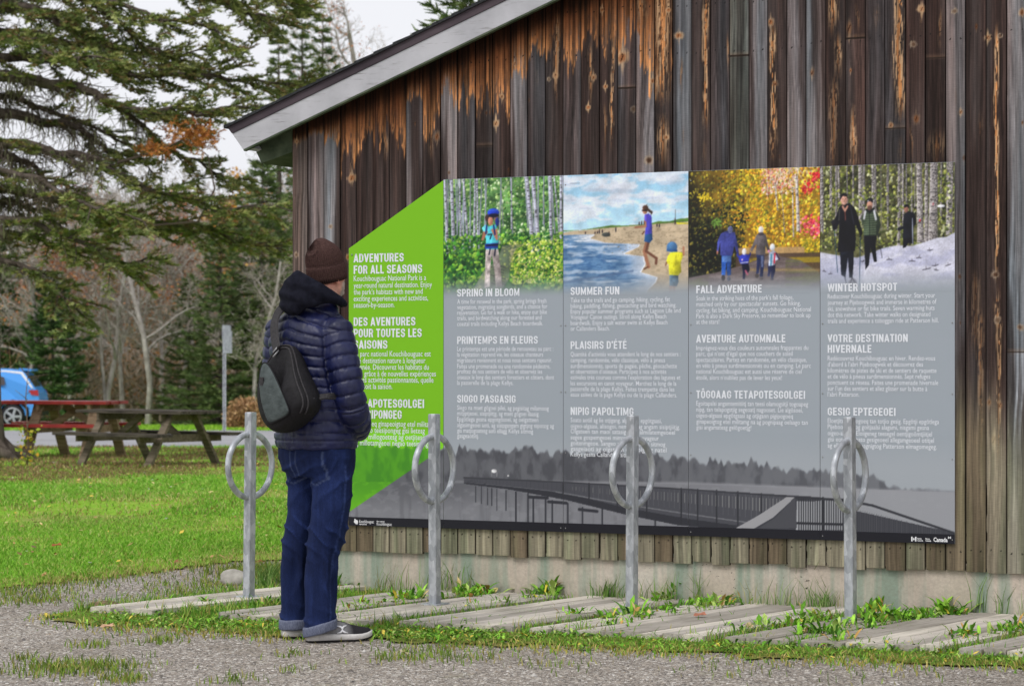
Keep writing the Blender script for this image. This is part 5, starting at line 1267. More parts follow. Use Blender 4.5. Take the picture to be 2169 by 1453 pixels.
TXT = [
 (752, [("H", 18, [("ADVENTURES", 556.4, 858), ("FOR ALL SEASONS", 580.8, 897)]),
        ("P", 11.5, [("Kouchibouguac National Park is a", 596, 905.3), ("year-round natural destination. Enjoy", 610.5, 917.7), ("the park\u2019s habitats with new and", 624.5, 898), ("exciting experiences and activities,", 638.3, 909.5), ("season-by-season.", 652, 838.6)]),
        ("H", 18, [("DES AVENTURES", 690.6, 882.6), ("POUR TOUTES LES", 714.7, 896), ("SAISONS", 738.8, 823.4)]),
        ("P", 11.5, [("Le parc national Kouchibouguac est", 755, 915.3), ("une destination nature \u00e0 longueur", 769, 904), ("d\u2019ann\u00e9e. D\u00e9couvrez les habitats du", 782.8, 911), ("parc gr\u00e2ce \u00e0 de nouvelles exp\u00e9riences", 796.6, 926), ("et des activit\u00e9s passionnantes, quelle", 809.7, 921), ("que soit la saison.", 823.4, 833.8)]),
        ("H", 18, [("TETAPOTESGOLGEI", 862.7, 901.2), ("TEESIPONGEG", 886, 853.7)]),
        ("P", 11.5, [("Pigipogoeq ginapeoigtog etel militamg", 901.9, 925), ("ag negao teesipongeg gisi lietesg", 915.6, 902.6), ("negao millogoetesg ag oetjitesg pa", 929.4, 917), ("ag millotamgeoei negao teesipongeg", 942.5, 920)])]),
 (971, [("H", 16.2, [("SPRING IN BLOOM", 628.8, 1103)]),
        ("P", 9.6, [("A time for renewal in the park, spring brings fresh", 644, 1159.8), ("vegetation, migrating songbirds, and a chance for", 655.5, 1161.9), ("rejuvenation. Go for a walk or hike, enjoy our bike", 667, 1161), ("trails, and birdwatching along our forested and", 678.5, 1149.6), ("coastal trails including Kellys Beach boardwalk.", 690.8, 1152.7)]),
        ("H", 16.2, [("PRINTEMPS EN FLEURS", 728.7, 1141.7)]),
        ("P", 9.6, [("Le printemps est une p\u00e9riode de renouveau au parc :", 743.6, 1174.7), ("la v\u00e9g\u00e9tation reprend vie, les oiseaux chanteurs", 755.6, 1153), ("migrateurs reviennent et nous nous sentons rajeunir.", 767.4, 1172), ("Faites une promenade ou une randonn\u00e9e p\u00e9destre,", 780, 1168), ("profitez de nos sentiers de v\u00e9lo et observez les", 791.2, 1151), ("oiseaux le long des sentiers forestiers et c\u00f4tiers, dont", 803.2, 1176), ("la passerelle de la plage Kellys.", 815, 1090)]),
        ("H", 16.2, [("SIOGO PASGASIG", 852.4, 1094.9)]),
        ("P", 9.6, [("Siego na mset g\u00f4goei pilei, ag pegisitag milamoog", 867.6, 1165), ("mitjiptjeoei, sisiptjiitjg, ag mset g\u00f4goei ilaasig.", 879.4, 1145), ("Epg\u00f4tlega gesna epgotg\u00f4soei, ag oelgatteen", 891.7, 1142.8), ("algasimgeoei aoti, ag sisipgangam gigtjog nipotog ag", 904, 1176), ("gis matjogoatesg aoti ellagg Kellys sitmog", 915.7, 1131.8), ("gasgeaotiitj.", 927, 1017)])]),
 (1211, [("H", 16.6, [("SUMMER FUN", 625.4, 1314.3)]),
        ("P", 9.6, [("Take to the trails and go camping, hiking, cycling, fat", 641, 1421.4), ("biking, paddling, fishing, geocaching and bird watching.", 653, 1434.8), ("Enjoy popular summer programs such as Lagoon Life and", 664.6, 1443.7), ("Voyageur Canoe outings. Stroll along Kellys Beach", 676.4, 1413.6), ("boardwalk. Enjoy a salt water swim at Kellys Beach", 688.8, 1416), ("or Callanders Beach.", 700.9, 1293.9)]),
        ("H", 16.6, [("PLAISIRS D\u2019\u00c9T\u00c9", 739.3, 1329.9)]),
        ("P", 9.6, [("Quantit\u00e9 d\u2019activit\u00e9s vous attendent le long de nos sentiers :", 754.8, 1444), ("camping, randonn\u00e9e, v\u00e9lo classique, v\u00e9lo \u00e0 pneus", 767.2, 1411), ("surdimensionn\u00e9s, sports de pagaie, p\u00eache, g\u00e9ocachette", 779.5, 1436), ("et observation d\u2019oiseaux. Participez \u00e0 nos activit\u00e9s", 791.3, 1413.6), ("estivales tr\u00e8s courues comme l\u2019exploration des lagunes et", 803.4, 1443.7), ("les excursions en canot voyageur. Marchez le long de la", 816, 1435), ("passerelle de la plage Kellys. Faites trempette dans les", 828, 1430.8), ("eaux sal\u00e9es de la page Kellys ou de la plage Callanders.", 840, 1436.4)]),
        ("H", 16.6, [("NIPIG PAPOLTIMG", 878.6, 1344.4)]),
        ("P", 9.6, [("Soato aotiil ag lie otjigang, alg\u00f4soei, epg\u00f4tgaasi,", 893.6, 1404), ("oigeo-algaasi, alisogoi, nemitoe ag angam sisiptjiitjg.", 906.2, 1442.9), ("Olgateen tan maoi satasigeoeel almilatemgeoeel", 917.5, 1432), ("segee gospemgeoei mimatjitong voyageur", 930, 1397.8), ("goitenmgeoe. Sangeo pemitog Kellys sitmog", 942.2, 1411.7), ("gasgeiaoti ag olgateen epgopigtog natel", 954.3, 1414), ("Kellys gesna Callanders sitmog", 965.8, 1346)])]),
 (1477, [("H", 16.8, [("FALL ADVENTURE", 621.7, 1615.8)]),
        ("P", 9.8, [("Soak in the striking hues of the park\u2019s fall foliage,", 637, 1682.6), ("matched only by our spectacular sunsets. Go hiking,", 649.3, 1697.9), ("cycling, fat biking, and camping. Kouchibouguac National", 662.2, 1719.7), ("Park is also a Dark Sky Preserve, so remember to look up", 674.3, 1718.9), ("at the stars!", 686.6, 1525.8)]),
        ("H", 16.8, [("AVENTURE AUTOMNALE", 726, 1666)]),
        ("P", 9.8, [("Impr\u00e9gnez-vous des couleurs automnales frappantes du", 741.7, 1714), ("parc, qui n\u2019ont d\u2019\u00e9gal que nos couchers de soleil", 754, 1681), ("spectaculaires. Partez en randonn\u00e9e, en v\u00e9lo classique,", 766.6, 1710.8), ("en v\u00e9lo \u00e0 pneus surdimensionn\u00e9s ou en camping. Le parc", 779, 1719.4), ("national Kouchibouguac est aussi une r\u00e9serve de ciel", 791.3, 1700), ("\u00e9toil\u00e9, alors n\u2019oubliez pas de lever les yeux!", 804.2, 1658.5)]),
        ("H", 16.8, [("T\u00d4GOAAG TETAPOTESGOLGEI", 843.4, 1707.6)]),
        ("P", 9.8, [("Egoitapalsi angamtemitiitj tan teesi olamogsitji togoapeg", 858.7, 1713.8), ("nipg, tan telapogstjig segeoatj nagooset. Lie alg\u00f4soei,", 871.3, 1702.5), ("oigeo-algaasi epg\u00f4tgaasi ag otjigann pigipogoeq", 884, 1681.5), ("ginapeoigtog etel militamg na ag pognipaag oelaago tan", 896.8, 1713), ("gisi angamatesg gel\u00f4goetjg!", 909, 1593.5)])]),
 (1755, [("H", 16.8, [("WINTER HOTSPOT", 618, 1902.3)]),
        ("P", 10, [("Rediscover Kouchibouguac during winter. Start your", 633, 1982.4), ("journey at Pijeboogwek and immerse in kilometres of", 646, 1985.4), ("ski, snowshoe or fat bike trails. Seven warming huts", 659, 1981.3), ("dot this network. Take winter walks on designated", 672, 1972.5), ("trails and experience a toboggan ride at Patterson hill.", 684.9, 1989.8)]),
        ("H", 16.8, [("VOTRE DESTINATION", 725, 1924.6), ("HIVERNALE", 747.4, 1848)]),
        ("P", 10, [("Red\u00e9couvrez Kouchibouguac en hiver. Rendez-vous", 763.6, 1982.7), ("d\u2019abord \u00e0 l\u2019abri Pijeboogwek et d\u00e9couvrez des", 776.3, 1956.8), ("kilom\u00e8tres de pistes de ski et de sentiers de raquette", 789.2, 1985.4), ("et de v\u00e9lo \u00e0 pneus surdimensionn\u00e9s. Sept refuges", 801.6, 1972.2), ("ponctuent ce r\u00e9seau. Faites une promenade hivernale", 814.5, 1989), ("sur l\u2019un des sentiers et allez glisser sur la butte \u00e0", 827.2, 1965.9), ("l\u2019abri Patterson.", 839.6, 1822)]),
        ("H", 16.8, [("GESIG EPTEGEOEI", 879.5, 1899)]),
        ("P", 10, [("Eloetjito Pigipogoeq tan totjio gesig. Epg\u00f4tji epg\u00f4tlega", 895.4, 1990.7), ("Pijeboogwek ag goitjaalsi alagami, nisgami gesna", 908, 1969.7), ("oigeo-algaasi. Eloiigeneg teesegel oentjigo\u00f4mtjiitjel", 921.3, 1975.8), ("gisi eoteg. Tepato gesigeoeel allegamgeoeel otitjel", 934.3, 1980), ("ag ellaeg oeg tepagnigtog Patterson elmagomegeg.", 947.5, 1986)])]),
]
PICS = [None, pic_spring, pic_summer, pic_fall, pic_winter]
PLAB = ['bright green panel with a slanted top edge', 'grey panel headed by a spring birch wood photograph', 'grey panel headed by a summer beach photograph', 'grey panel headed by an autumn leaves photograph', 'grey panel headed by a winter snowshoe photograph']
ZPB = 1.605
for k in range(5):
    u0, u1 = US[k] + .0012, US[k + 1] - .0012
    mb = MB()
    if k == 0: poly = [(u0, ZB), (u1, ZB), (u1, ZT - .004), (u0, ZGL)]
    else: poly = [(u0, ZB), (u1, ZB), (u1, ZT), (u0, ZT)]
    mb.prism(poly, (0, SY, 0), (1, 0, 0), (0, 0, 1), (0, .007, 0), 0, None, 1)
    pan = mb.build('panel', [M_GREENP if k == 0 else M_GREYP, M_EDGE], sign)
    pan['label'] = PLAB[k]
    grid(u0, u1, ZFOOT, .90, .0040, SY - .0006, lambda U, Z: sample(BW, U, Z), 'boardwalk_photograph', pan)
    mb = MB(); mb.box(((u0 + u1) / 2, SY - .0011, (ZB + ZFOOT) / 2 + .0005), (u1 - u0, .002, ZFOOT - ZB + .001), None, 0)
    mb.build('footer_strip', M_FOOT, pan)
    if PICS[k]:
        G, fade = PICS[k]()
        gx = fbm(G.X * .10, G.Y * .10, 90 + k, 3); gy = fbm(G.X * .010, G.Y * .010, 95 + k, 3)
        G.A = blur(blur(G.A) * (1 + (.12 if k == 2 else .22) * (gx - .5) + .24 * (gy - .5))[..., None])
        G.A = 118 + (G.A - 118) * 1.12
        f = sst(0, 1, (G.h - np.arange(G.h)) / (G.h * .22))[:, None, None] ** .8
        G.A = G.A * f + GREY * (1 - f)
        fn = lambda U, Z, G=G, u0=u0, u1=u1: sample(G, G.x0 + (U - u0) / (u1 - u0) * (G.x1 - G.x0), G.y0 + (ZT - Z) / (ZT - ZPB) * (G.y1 - G.y0))
        grid(u0, u1, ZPB, ZT - .001, .0035, SY - .0006, fn, 'photograph', pan)
    xl, blocks = TXT[k]
    for kind, cap, lines in blocks:
        mb = MB(); put_lines(mb, lines, xl, cap, SY - .0014, kind == 'H')
        mb.build('heading' if kind == 'H' else 'paragraph', M_TEXT, pan)
    # fixing screws along the joints
    if k > 0:
        for zz in (2.19, 1.45, 1.1, .78, ZB + .02):
            for uu in ((u0 + .012,) if k > 1 else ()) + ((u1 - .012,) if k in (1, 4) else ()):
                mb = MB(); mb.tube([(uu, SY - .0008, zz), (uu, SY - .003, zz)], [.0038, .003], 8); mb.build('screw', M_SCREW, pan)
    else:
        for zz in (ZGL - .035, 1.1, .6):
            mb = MB(); mb.tube([(u0 + .02, SY - .0008, zz), (u0 + .02, SY - .0035, zz)], [.005, .004], 8); mb.build('screw', M_SCREW, pan)
    # marks on the black footer
    if k == 0:
        mb = MB(); yy = SY - .0026
        put_lines(mb, [("Kouchibouguac", 1106.5, 795)], 764, 6.5, yy, False); put_lines(mb, [("National Park", 1110.5, 780)], 764, 2.6, yy, True)
        put_lines(mb, [("Kouchibouguac", 1111.8, 833)], 801, 6.5, yy, False); put_lines(mb, [("Parc national", 1104.6, 817)], 801, 2.6, yy, True)
        c = W(757, 1104); t = np.linspace(0, 2 * np.pi, 20)[:-1]
        for r0, cx, cz, sx in ((.010, 0, 0, 1.25), (.006, -.006, .010, .7), (.005, .004, -.009, 1.6)):
            mb.add(np.stack([c[0] + cx + r0 * sx * np.cos(t), np.full(19, yy - .0002 * r0), c[1] + cz + r0 * np.sin(t)], -1), np.arange(19)[None])
        mb.build('emblem', M_WHITE, pan)
    if k == 4:
        mb = MB(); yy = SY - .0026
        put_lines(mb, [("Canada", 1146, 2009)], 1979, 8.5, yy, True)
        put_lines(mb, [("Parks", 1141.2, 1954)], 1945, 3, yy, True); put_lines(mb, [("Canada", 1145.2, 1957)], 1945, 3, yy, True)
        put_lines(mb, [("Parcs", 1141.6, 1971)], 1962, 3, yy, True); put_lines(mb, [("Canada", 1145.6, 1974)], 1962, 3, yy, True)
        def flag(px, py, wpx, hpx):
            a, b = W(px, py + hpx), W(px + wpx, py)
            du, dz = b[0] - a[0], b[1] - a[1]
            for f0, f1 in ((0, .26), (.74, 1)):
                mb.add([(a[0] + du * f0, yy, a[1]), (a[0] + du * f1, yy, a[1]), (a[0] + du * f1, yy, b[1]), (a[0] + du * f0, yy, b[1])], np.array([[0, 1, 2, 3]]))
            leaf = [(.5, .1), (.53, .3), (.64, .28), (.61, .38), (.68, .55), (.6, .6), (.58, .72), (.54, .66), (.5, .92), (.46, .66), (.42, .72), (.4, .6), (.32, .55), (.39, .38), (.36, .28), (.47, .3)]
            mb.add([(a[0] + du * x, yy, a[1] + dz * z) for x, z in leaf], np.arange(len(leaf))[None])
        flag(1932, 1136, 11, 9.5); flag(2010, 1135.5, 6, 4.5)
        mb.build('emblem', M_WHITE, pan)
# ================================================================ bike posts, plank platforms, small things on the ground
mGal = Mat('galvanised_steel', .5, .5, .55)
_n = mGal.noise(26, 5, .6, (1, 1, .45)); _v = mGal.voro(38, (1, 1, .5)); _s = mGal.n('SeparateColor'); mGal.l(_v.outputs['Color'], _s.inputs[0])
_c = mGal.ramp(_s.outputs[0], [(0, rgb(166, 170, 176)), (.5, rgb(190, 194, 199)), (1, rgb(214, 217, 222))])
_c = mGal.mix(mGal.ramp(_n, [(.42, 0.0), (.66, .6)]), _c, rgb(140, 143, 150))
mGal.color(_c); mGal.rough(mGal.ramp(_n, [(.3, .42), (.7, .68)])); mGal.bump(_n, .12, .002)
M_GALV = mGal.m
RD = np.array((.6, .8, 0.0))                        # the plane of the rings and the run of the planks
PLAB2 = [('galvanized steel bike post with a ring, standing against the lawn left of the man', 527, 12.79),
         ('galvanized steel ring post just right of the man, in front of the green panel edge', 921, 12.43),
         ('galvanized steel ring post in front of the summer beach panel of the sign', 1338, 12.05),
         ('galvanized steel ring post in front of the winter snowshoe panel, rightmost of the row', 1802, 11.70)]
def make_post():
    t = thing('bike_post')
    a = math.atan2(.8, .6)
    w2 = .0235
    mb = MB()
    prof = []
    for cx, cy, a0 in ((1, 1, 0), (-1, 1, 90), (-1, -1, 180), (1, -1, 270)):      # rounded square tube
        for k in range(4):
            th = R(a0 + k * 30); prof.append((cx * (w2 - .006) + .006 * math.cos(th), cy * (w2 - .006) + .006 * math.sin(th)))
    prof = np.array(prof); co, si = math.cos(a), math.sin(a)
    pr = np.stack([prof[:, 0] * co - prof[:, 1] * si, prof[:, 0] * si + prof[:, 1] * co], -1)
    rings = [np.concatenate([pr * s, np.full((len(pr), 1), z)], 1) for z, s in ((-.05, 1), (.955, 1), (.9635, .985), (.967, .90))]
    mb.loft(rings, 0, False)
    mb.build('post', M_GALV, t)
    for sg in (-1, 1):                                                      # each half ring is welded to its own face
        mb = MB(); rr = .1665; zc = .689
        hh = math.acos(min(1, (w2 - .004) / rr))
        ph = np.linspace(-hh, hh, 28)
        P = [tuple(RD * sg * rr * math.cos(p) + np.array((0, 0, zc + rr * math.sin(p)))) for p in ph]
        mb.tube(P, .0162, 12)
        for e in (P[0], P[-1]): mb.ell(np.array(e), (.019, .019, .014), None, 10, 6)
        mb.build('ring', M_GALV, t)
    mb = MB()
    mb.box((0, 0, .004), (.11, .11, .012), Matrix.Rotation(a, 3, 'Z'))
    mb.build('base_plate', M_GALV, t)
    return t
p0 = make_post()
for k, (lab, px, Y) in enumerate(PLAB2):
    o = p0 if k == 0 else copy_tree(p0)
    o.location = ((px - CX) / F * Y, Y, .028 if k else .03)
    o.rotation_euler = (0, R([0.6, -.2, .3, -.4][k]), R([0, 3, -2, 2][k]))
    tag(o, lab, 'bike post', 'ring bike posts in front of the barn')

mPl = Mat('weathered_plank', .9, .15)
_n = mPl.noise(60, 5, .65, (.05, 1, 1)); _n2 = mPl.noise(5, 4, .6, (.35, 1, 1))
_c = mPl.mix(1.0, mPl.attr(), mPl.ramp(_n, [(.3, .62), (.5, 1.0), (.7, 1.2)]), 'MULTIPLY')
_c = mPl.mix(mPl.ramp(_n2, [(.52, 0.0), (.72, .45)]), _c, rgb(112, 108, 92))
mPl.color(_c); mPl.bump(_n, .5, .004); M_PLANK = mPl.m
def front_y(X): return 11.36 - .43 * X
rp = np.random.RandomState(31)
plats = [((195, 330), 'short grey plank platform at the left end of the weedy verge'),
         ((455, 612), 'grey plank platform behind the legs of the standing man'),
         ((640, 790), 'grey plank platform between the man and the second ring post'),
         ((840, 1090), 'broad grey plank platform in front of the spring panel'),
         ((1125, 1208), 'narrow weed-covered plank platform left of the third ring post'),
         ((1220, 1492), 'broad grey plank platform right of the third ring post'),
         ((1536, 1672), 'narrow plank platform left of the fourth ring post, half hidden by weeds'),
         ((1690, 1996), 'broad grey plank platform under the winter panel, right of the fourth ring post'),
         ((2036, 2340), 'grey plank platform cut by the right edge of the photo')]
for (pa, pb), lab in plats:
    def onfront(px):
        r = (px - CX) / F; return 11.36 * r / (1 + .43 * r)
    xa, xb = onfront(pa), onfront(pb)
    t = thing('plank_platform', (xa, front_y(xa), 0), 0, lab, 'platform', 'plank platforms between the bike posts')
    nb = max(2, int(round((xb - xa) / .098)))
    dxs = (xb - xa) / nb
    for j in range(nb):
        x0 = j * dxs + .003; x1 = (j + 1) * dxs - .003
        jl = rp.uniform(-.03, .02)
        zt = .034 + rp.uniform(-.004, .005)
        Xw = xa + .5 * (x0 + x1)
        L = (WY0 - WK * Xw - .03 - front_y(Xw)) / (.8 + WK * .6)
        n = 24; s = np.linspace(0, 1, n)
        mb = MB()
        wob = .004 * (fbm(s * 6, s * 0, 40 + j + int(pa), 3) - .5)
        C0 = s2l(np.array([(198, 190, 180), (180, 173, 165), (208, 200, 188), (168, 161, 152)][rp.randint(4)]) / 255.)
        rings = []
        for k in range(n):
            d = jl + s[k] * (L - jl)
            zz = zt + wob[k]
            a = np.array((x0 + d * .6, -.43 * x0 + d * .8, 0)); b = np.array((x1 + d * .6, -.43 * x1 + d * .8, 0))
            e = (b - a) * .06
            rings.append([a + (0, 0, zz - .030), b + (0, 0, zz - .030), b + (0, 0, zz - .004), b - e + (0, 0, zz), a + e + (0, 0, zz), a + (0, 0, zz - .004)])
        mb.loft(np.array(rings), 0, False, True, C0)
        # object axes run along the board so that the grain does too
        o = mb.build('board', M_PLANK, t)
        M = Matrix.Rotation(math.atan2(.8, .6), 4, 'Z')
        o.data.transform(M.inverted()); o.matrix_local = M

M_STONE = noisy('pale_stone', rgb(150, 146, 138), rgb(186, 182, 174), 14, (1, 1, 1), .9, .2, .5)
def blob(name, m, c, r, seed, parent=None, amp=.25, rz=0, n=3):
    bm = bmesh.new(); bmesh.ops.create_icosphere(bm, subdivisions=n, radius=1)
    for v in bm.verts:
        d = 1 + amp * (float(fbm(np.array(v.co.x * 1.3 + seed), np.array(v.co.y * 1.3 + v.co.z * 1.1), seed, 3)) - .5) * 2
        v.co = Vector((v.co.x * r[0], v.co.y * r[1], v.co.z * r[2])) * d
    me = bpy.data.meshes.new(name); bm.to_mesh(me); bm.free()
    for p in me.polygons: p.use_smooth = True
    me.materials.append(m); o = bpy.data.objects.new(name, me); COL.objects.link(o); o.location = c; o.rotation_euler = (0, 0, rz)
    if parent: o.parent = parent
    return o
c = gpt(497, 1240)
tag(blob('stone', M_STONE, (c[0], c[1], .035), (.085, .06, .055), 3), 'rounded pale grey stone lying beside the leftmost ring post', 'stone')
c = gpt(222, 1284, .02)
tag(blob('log_stub', noisy('rotten_wood', rgb(96, 80, 62), rgb(140, 122, 98), 20, (1, 4, 4), .95, .1, .6), (c[0], c[1], .02), (.09, .035, .028), 5, None, .3, .5), 'small rotten wood stub at the tip of the leftmost plank platform', 'wood stub')

M_DEADLEAF = tinted('dead_leaf', .8, .2, 40, .25)
def fallen(px, py, s, col, lab, rz, z=.012):
    c = gpt(px, py, z); mb = MB(); n = 15
    th = np.linspace(0, 2 * np.pi, n)[:-1]; rr = s * (.75 + .32 * np.abs(np.sin(th * 2.5)))
    V = np.stack([rr * np.cos(th) * 1.25, rr * np.sin(th) * .8, .006 + .35 * s * np.sin(th * 1.5 + 1) ** 2], -1)
    V = np.concatenate([V, [[0, 0, .004]]])
    k = np.arange(n - 1)
    mb.add(V, np.stack([k, (k + 1) % (n - 1), np.full(n - 1, n - 1)], -1), 0, True, s2l(np.array(col) / 255.))
    o = mb.build('fallen_leaf', M_DEADLEAF); o.location = (c[0], c[1], float(gz(c[0], c[1])) + z); o.rotation_euler = (R(15), R(-8), rz)
    tag(o, lab, 'fallen leaf')
fallen(1483, 1304, .026, (178, 118, 96), 'brick red fallen leaf lying on the planks right of the third ring post', .3, .04)
fallen(1586, 1328, .028, (196, 172, 132), 'pale tan fallen leaf curled among weeds by the narrow platform', 1.2, .045)
fallen(120, 1156, .028, (166, 100, 62), 'orange brown fallen leaf alone on the open lawn at the left', .5, .04)
fallen(228, 1328, .026, (206, 166, 136), 'pale pinkish fallen leaf on the gravel edge below the wood stub', .1)
fallen(548, 1192, .028, (146, 96, 66), 'brown fallen leaf on the lawn edge right behind the leftmost ring post', 1.0, .03)
fallen(855, 1385, .022, (206, 192, 160), 'cream fallen leaf on the gravel right of the shoes', 2.0)
# ================================================================ the man reading the sign, and his sling bag
PY0 = 11.10
PB = np.array(((672 - CX) / F * PY0, PY0, 0.0))
PF = np.array((math.sin(R(45)), math.cos(R(45)), 0)); PR = np.array((math.cos(R(45)), -math.sin(R(45)), 0))
def L(px, py, dy=0.0):
    return np.array(at(px, py, PY0 + dy)) - PB

def remesh(mb, vox, smooth=6, fac=.5):
    """one continuous skin round overlapping solids"""
    me = mb.mesh('tmp', [])
    o = bpy.data.objects.new('tmp', me); COL.objects.link(o)
    m = o.modifiers.new('r', 'REMESH'); m.mode = 'VOXEL'; m.voxel_size = vox; m.use_smooth_shade = True
    if smooth:
        s = o.modifiers.new('s', 'SMOOTH'); s.factor = fac; s.iterations = smooth
    dg = bpy.context.evaluated_depsgraph_get(); dg.update()
    e = bpy.data.meshes.new_from_object(o.evaluated_get(dg))
    bpy.data.objects.remove(o); bpy.data.meshes.remove(me)
    return e

def vget(me):
    n = len(me.vertices); V = np.zeros(n * 3, np.float32); N = np.zeros(n * 3, np.float32)
    me.vertices.foreach_get('co', V); me.vertex_normals.foreach_get('vector', N)
    return V.reshape(-1, 3).astype(float), N.reshape(-1, 3).astype(float)
def vset(me, V, col=None):
    me.vertices.foreach_set('co', V.ravel().astype(np.float32))
    if col is not None:
        a = me.attributes.new('tint', 'FLOAT_COLOR', 'POINT')
        a.data.foreach_set('color', np.concatenate([np.broadcast_to(col, (len(V), 3)), np.ones((len(V), 1))], 1).ravel().astype(np.float32))
    me.polygons.foreach_set('use_smooth', np.ones(len(me.polygons), bool)); me.update()
def link(name, me, m, parent):
    me.name = name
    me.materials.clear(); me.materials.append(m)
    o = bpy.data.objects.new(name, me); COL.objects.link(o); o.parent = parent
    return o

man = thing('person', tuple(PB), 0, 'person in a navy quilted jacket, jeans and brown knit hat, reading the sign', 'person')
PHI = np.linspace(0, 2 * np.pi, 28, endpoint=False)
def oval(c, a, b, ex=2.4, tilt=0.0):
    co, si = np.cos(PHI), np.sin(PHI)
    x = np.sign(co) * np.abs(co) ** (2 / ex) * a; y = np.sign(si) * np.abs(si) ** (2 / ex) * b
    P = c + x[:, None] * PR + y[:, None] * PF
    P[:, 2] += tilt * (P[:, 0] - c[0])
    return P

# ---- jacket
TOR = [(950, 670, .200, .150), (930, 669, .207, .156), (890, 668, .204, .152), (840, 664, .200, .148), (790, 660, .204, .148), (740, 657, .214, .150), (706, 656, .212, .140), (680, 657, .190, .118), (660, 662, .135, .095), (640, 670, .085, .080), (622, 676, .07, .07)]
TORP = np.array([L(c, y) for y, c, a, b in TOR])
def arm_pts(kind):
    if kind == 'R': return [L(713, 704, -.120), L(724, 752, -.150), L(738, 820, -.172), L(748, 868, -.165), L(758, 892, -.09), L(757, 909, .03)], [.074, .075, .071, .068, .064, .056]
    return [L(596, 704, .125), L(590, 752, .15), L(587, 820, .16), L(590, 865, .16), L(615, 893, .21), L(655, 908, .25)], [.076, .074, .070, .067, .062, .055]
def dense(P, rad, k=8):
    P = np.array(P); t = np.arange(len(P)); tt = np.linspace(0, len(P) - 1, (len(P) - 1) * k + 1)
    Q = np.stack([np.interp(tt, t, P[:, i]) for i in range(3)], -1)
    for _ in range(3): Q[1:-1] = (Q[:-2] + 2 * Q[1:-1] + Q[2:]) / 4
    return Q, np.interp(tt, t, rad)
mb = MB()
mb.loft([oval(TORP[i], t[2], t[3]) for i, t in enumerate(TOR)])
ARM = {}
for k in 'RL':
    P, r = arm_pts(k); Q, rr = dense(P, r); ARM[k] = (Q, rr)
    mb.tube(Q, rr, 20)
    mb.ell(Q[0], (.078, .078, .074)); mb.ell(Q[-1], (.058, .058, .058))
me = remesh(mb, .0048, 26)
V, N = vget(me)
s = np.zeros(len(V)); wgt = np.full(len(V), 9.0); armd = np.full(len(V), 9.0); sleeve = np.zeros(len(V), bool)
zt = TORP[:, 2]; ca = np.interp(V[:, 2], zt, [t[2] for t in TOR]); cb = np.interp(V[:, 2], zt, [t[3] for t in TOR])
cx = np.stack([np.interp(V[:, 2], zt, TORP[:, i]) for i in range(2)], -1)
rl = V[:, :2] - cx; ur = (rl @ PR[:2]); uf = (rl @ PF[:2])
dt = np.sqrt((ur / ca) ** 2 + (uf / cb) ** 2)
sT = V[:, 2] + .22 * np.abs(ur) * np.clip((V[:, 2] - 1.15) / .2, -.4, 1.2) + .05 * uf
s = sT.copy()
for k in 'RL':
    Q, rr = ARM[k]
    seg = np.concatenate([[0], np.cumsum(np.linalg.norm(np.diff(Q, axis=0), axis=1))])
    D = np.linalg.norm(V[:, None] - Q[None], axis=2); j = D.argmin(1)
    T = np.gradient(Q, axis=0); T /= np.linalg.norm(T, axis=1)[:, None]
    da = D[np.arange(len(V)), j] / rr[j]
    al = seg[j] + ((V - Q[j]) * T[j]).sum(1)
    sel = (da < dt + .10) & (da < 1.35) & (j > 1)
    s[sel] = .7 - al[sel] * 1.0 + .02; sleeve |= sel
    armd = np.minimum(armd, np.abs(da - dt - .10) + (da > 1.5) * 9)
PITCH = .054
ph = s / PITCH
pid = np.floor(ph)
nz = fbm(V[:, 0] * 26 + pid * 3.1, V[:, 1] * 26 + V[:, 2] * 6, 5, 3) - .5
ph = ph + .16 * (fbm(V[:, 0] * 7, V[:, 1] * 7 + V[:, 2] * 5, 91, 3) - .5)
pid = np.floor(ph)
fr = ph - np.floor(ph); ds = np.minimum(fr, 1 - fr) * PITCH
puff = 1 - np.abs(2 * fr - 1) ** 3
hem = V[:, 2] < .935
puff = np.where(hem & ~sleeve, .8, puff); ds = np.where(hem & ~sleeve, np.abs(V[:, 2] - .905), ds)
groove = np.exp(-(ds / .0042) ** 2)
lump = fbm(V[:, 0] * 15 + pid * 5.3, V[:, 1] * 15 + V[:, 2] * 3 + pid, 15, 3) - .5
disp = .0062 * (puff - .75) - .0042 * groove + .012 * lump * puff
# pucker marks running into the stitching
side = np.where(sleeve, V[:, 0] * 70 - V[:, 1] * 70, ur * 90)
pk_ = fbm(side * .9 + pid * 3.7, s * 12, 19, 2) - .5
disp += .0075 * np.exp(-(ds / .015) ** 2) * pk_ + .004 * nz * puff
arm_seam = np.exp(-(armd / .10) ** 2) * (V[:, 2] > 1.12)
disp -= .009 * arm_seam
# pulled-in folds at the elbow
Q = ARM['R'][0]; de = np.linalg.norm(V - Q[int(len(Q) * .62)], axis=1)
disp += .007 * np.exp(-(de / .09) ** 2) * (fbm(V[:, 2] * 40 + V[:, 0] * 14, V[:, 1] * 12, 7, 2) - .5) * 2 * sleeve
# slack folds of the back panel, running down towards the waist
fd_ = fbm(ur * 16 + V[:, 2] * 5, V[:, 2] * 3.5, 71, 3) - .5
disp += .014 * fd_ * ~sleeve * sst(1.42, 1.25, V[:, 2])
V2 = V + N * disp[:, None]
fd = fbm(V[:, 0] * 9, V[:, 2] * 9 + V[:, 1] * 5, 33, 3)
mJ = Mat('quilted_nylon', .44, .45)
_n = mJ.noise(9, 4, .6); _n2 = mJ.noise(240, 2, .5)
mJ.color(mJ.ramp(_n, [(.3, rgb(12, 17, 50)), (.7, rgb(23, 31, 78))]))
mJ.bump(mJ.noise(60, 5, .65, (1, 1, .45)), .45, .004)
vset(me, V2)
link('jacket', me, mJ.m, man)

